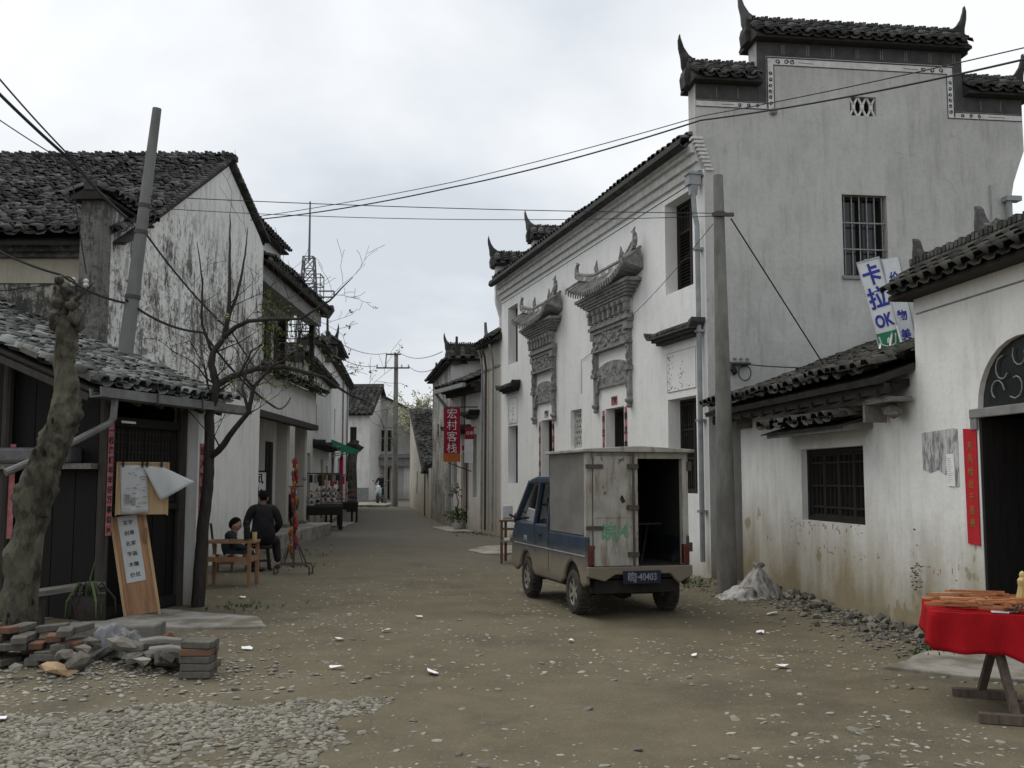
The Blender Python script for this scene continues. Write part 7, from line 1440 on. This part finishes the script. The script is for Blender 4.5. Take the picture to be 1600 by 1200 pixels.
def stuff_stones(name, lst, mat, parent, label=None):
    T = [[], [], [], [], []]
    for t_ in lst: T[rg.randrange(5)].append(np.array(t_))
    return mesh_obj(name, inst_mesh(name, SNP, [np.array(q) if q else np.zeros((0,4,4)) for q in T]), M[mat], parent, ID, kind='stuff')
# cobble patch in the left foreground
cp_ = apron([(-4.6,4.2),(-.9,4.4),(-.95,5.6),(-1.05,6.9),(-1.9,7.0),(-2.9,7.5),(-4.4,7.6),(-5.2,6.5)], 'rough patch of pale river cobbles in the left foreground', -.05, 'dirt'); cp_.name = 'cobble_patch'
def in_patch(x, y): 
    e = noise.noise(Vector((x*1.2, y*1.2, 8)))*.5+noise.noise(Vector((x*3.5, y*3.5, 2)))*.25; return y < (7.05 if x > -2.6 else 7.05+.35*(x+2.6))+e*.9 and x < -1.0+e*.6 and y > 4.3 and x > -5.5
cand = []
tries = 0
cells = {}
while tries < 60000:
    tries += 1; x = rg.uniform(-4.9, -.8); y = rg.uniform(4.9, 7.9)
    if not in_patch(x, y): continue
    de = noise.noise(Vector((x*.9, y*.9, 2)))
    ed_ = max(0, min(1, min((-1.0-x)*1.6, ((7.05 if x > -2.6 else 7.05+.35*(x+2.6))-y)*1.5)+.55))
    if rg.random() > (.6+de*.9)*(.12+.88*ed_): continue
    r = rg.choice((.014, .018, .02, .022, .026, .03, .034, .04, .048)); ok = True; ci, cj = int(x/.15), int(y/.15)
    for a in (ci-1, ci, ci+1):
        for b in (cj-1, cj, cj+1):
            for (u, v, q) in cells.get((a, b), ()):
                if (u-x)**2+(v-y)**2 < ((r+q)*.66)**2: ok = False; break
            if not ok: break
        if not ok: break
    if ok: cells.setdefault((ci, cj), []).append((x, y, r)); cand.append((x, y, r))
vis = [(c[2]/cover_px((c[0], c[1], 0))[2], c) for c in cand if in_view((c[0], c[1], 0), -.003)]; vis.sort(reverse=True); big = {c for _, c in vis[:300]}; rest = []
for c in cand:
    T = stone_T(*c, .08)
    if c in big: link(bpy.data.objects.new('stone', SD[(rg.randrange(5), 'stone' if rg.random() < .8 else 'stone_d')]), cp_, T)
    else: rest.append(T)
stuff_stones('cobble_field', rest, 'stone', cp_)
# loose stones on the street
loose = [(-.62,6.6,.05),(.5,6.9,.055),(1.35,8.0,.05),(-.25,9.2,.04),(-.1,7.6,.045),(.25,8.7,.05),(-.85,8.9,.04),(-1.5,9.8,.05),(-.9,6.3,.06),(-.3,5.85,.05),(1.05,8.05,.04),(2.55,8.4,.05),(1.4,6.6,.06),(2.05,6.3,.07),(.7,5.9,.055),(-.15,5.6,.05),(1.2,5.7,.05),(-1.1,8.0,.06),(-1.9,8.3,.07),(-2.0,7.6,.06),(2.75,7.55,.06),(2.85,7.5,.05),(2.95,7.5,.05),(-.55,11,.05),(.2,10.3,.04),(2.2,9.6,.04),(1.9,5.7,.06),(-1.75,8.05,.08),(-1.55,8.1,.06)]
for x, y, r in loose: link(bpy.data.objects.new('stone', SD[(rg.randrange(5), 'stone' if rg.random() < .65 else 'stone_d')]), ground, stone_T(x, y, r*.72, .12))
peb = []
for i in range(7800):
    y = 4.6+abs(rg.gauss(0, 6.5)); x = rg.uniform(-5, 4.6)*(.35+.65*min(1, y/9))
    if y > 30: continue
    if noise.noise(Vector((x*.7, y*.5, 3))) + rg.gauss(0, .25) < -.02: continue
    r = min(.032, .007+abs(rg.gauss(0, .011))); peb.append(stone_T(x, y, r, .02) @ Matrix.Diagonal((1.15, 1, .7, 1)))
for i in range(900):
    x = -3.2+rg.gauss(0, .75); y = 8.2+rg.gauss(0, .42)
    if y > 4.6: peb.append(stone_T(x, y, rg.choice((.008, .012, .016, .02, .03)), .25))
ps = stuff_stones('pebbles', peb, 'pebble', None); tag(ps, 'small pale pebbles strewn over the dirt street', None, None, 'stuff')
# rubble strip along the low house wall
rs = thing('rubble_strip', 'strip of broken stones along the foot of the low house wall', 'rubble', trans(3.3, 12, 0)); small = []
for i in range(420):
    s_ = rg.uniform(1.2, 6.0); d = -abs(rg.gauss(0, .34))-.02; p = RF @ Vector((s_, d, 0))
    if i % 2 == 0 and p.y > 9: r = rg.uniform(.03, .095)*(1.2 if d > -.3 else .8); link(bpy.data.objects.new('stone', SA[rg.randrange(6)]), rs, stone_T(p.x, p.y, r*.8, .35+max(0, .5+d)*rg.random()))
    else: small.append(stone_T(p.x, p.y, rg.uniform(.012, .035), .3))
for i in range(500): s_ = rg.uniform(.6, 6.3); p = RF @ Vector((s_, -abs(rg.gauss(0, .5)), 0)); small.append(stone_T(p.x, p.y, rg.uniform(.01, .03), .3))
stuff_stones('small_rubble', small, 'stone_d', rs)
# dirt bank under the rubble heap
# weeds
def weeds(name, label, spots, n, h, seed):
    rg2 = random.Random(seed); m = MB()
    for cx, cy, sx_, sy_ in spots:
        for i in range(n):
            x = cx+rg2.gauss(0, sx_); y = cy+rg2.gauss(0, sy_); z = gz(x, y)
            for k in range(4):
                a = rg2.uniform(0, 6.3); l = h*rg2.uniform(.4, 1.2); d = Vector((math.cos(a)*.7, math.sin(a)*.7, rg2.uniform(.3, 1))); s_ = Vector((-math.sin(a), math.cos(a), 0))*h*.12; b = Vector((x, y, z)); m.add([b-s_*.5, b+s_*.5, b+d*l*.6+s_, b+d*l, b+d*l*.6-s_], [(0,1,2,3,4)])
    o = m.build(name, M['grass']); return tag(o, label, None, None, 'stuff')
weeds('weeds', 'low green weeds along the walls and stall foot', [(3.75, 9.15, .12, .2), (3.6, 8.9, .15, .12), (2.45, 14.6, .18, .2), (2.7, 15.2, .15, .3), (-.55, 28.5, .25, .4), (-1.1, 29.3, .25, .4), (-3.2, 12.4, .25, .2), (-7.3, 48, .5, 1.2), (-4.3, 21, .4, 1.0), (-3.8, 17.9, .25, .3)], 42, .06, 3)
# moss and plants at the wall
wt = weeds('wall_weeds', 'small ferns growing from the low house wall', [], 0, .05, 5) if False else None
fm = MB(); rg2 = random.Random(8)
for i in range(34):
    p = RF @ Vector((5.05+rg2.gauss(0,.07), -.01, .55+rg2.gauss(0,.12))); d = RF.to_3x3() @ Vector((rg2.gauss(0,.5), -1, rg2.gauss(-.2,.6))).normalized()*rg2.uniform(.02, .06); s_ = RF.to_3x3() @ Vector((.012, 0, .008)); fm.add([p, p+d*.6+s_, p+d, p+d*.6-s_], [(0,1,2,3)])
tag(mb_build_world(fm, 'wall_fern', M['grass'], None, trans(*(RF @ Vector((5.05, 0, .55))))), 'tuft of fern growing out of the low house wall', 'plant')
# litter
def scrap(x, y, w_, h_, seed, label, z=.012):
    r2 = random.Random(seed); P = [(w_*math.cos(a)*r2.uniform(.6, 1.1), h_*math.sin(a)*r2.uniform(.6, 1.1)) for a in np.linspace(0, 6.28, 8)[:-1]]; m = MB(); n_ = len(P); m.add([(p[0], p[1], z+r2.uniform(0, .025)) for p in P]+[(0,0,z+.02)], [(i, (i+1) % n_, n_) for i in range(n_)])
    o = m.build('paper_scrap', M['litter'], None, trans(x, y, gz(x, y)) @ rotm('Z', seed)); s_ = o.modifiers.new('t', 'SOLIDIFY'); s_.thickness = .003; return tag(o, label, 'litter', 'white paper scraps on the street')
SC = [(-.62,8.15,.11,.05,'white scrap in the middle of the street, longest'), (-1.4,8.35,.09,.035,'white scrap left of the long street scrap'), (-1.24,10.2,.06,.04,'white scrap farther up the street'), (-1.62,9.75,.05,.05,'pale round scrap near the farther street scrap'), (-3.22,6.55,.08,.09,'folded white scrap on the cobbles'), (2.15,8.35,.07,.06,'crumpled white scrap before the concrete apron'), (1.55,8.9,.04,.03,'tiny white scrap in front of the van'), (-2.35,9.25,.07,.04,'white scrap beside the shed apron'), (-1.0,11.2,.05,.035,'small scrap beyond the street middle'), (2.45,10.3,.05,.05,'scrap near the rubble strip'), (-3.45,13.3,.07,.04,'white scrap beside the young tree'), (2.9,11.6,.1,.05,'flat scrap lying on the rubble strip'), (.55,9.7,.05,.03,'scrap just behind the van'), (2.75,12.9,.05,.05,'scrap at the foot of the straight pole')]
for i, (x, y, a, b, lab) in enumerate(SC): scrap(x, y, a, b, i+2, lab)
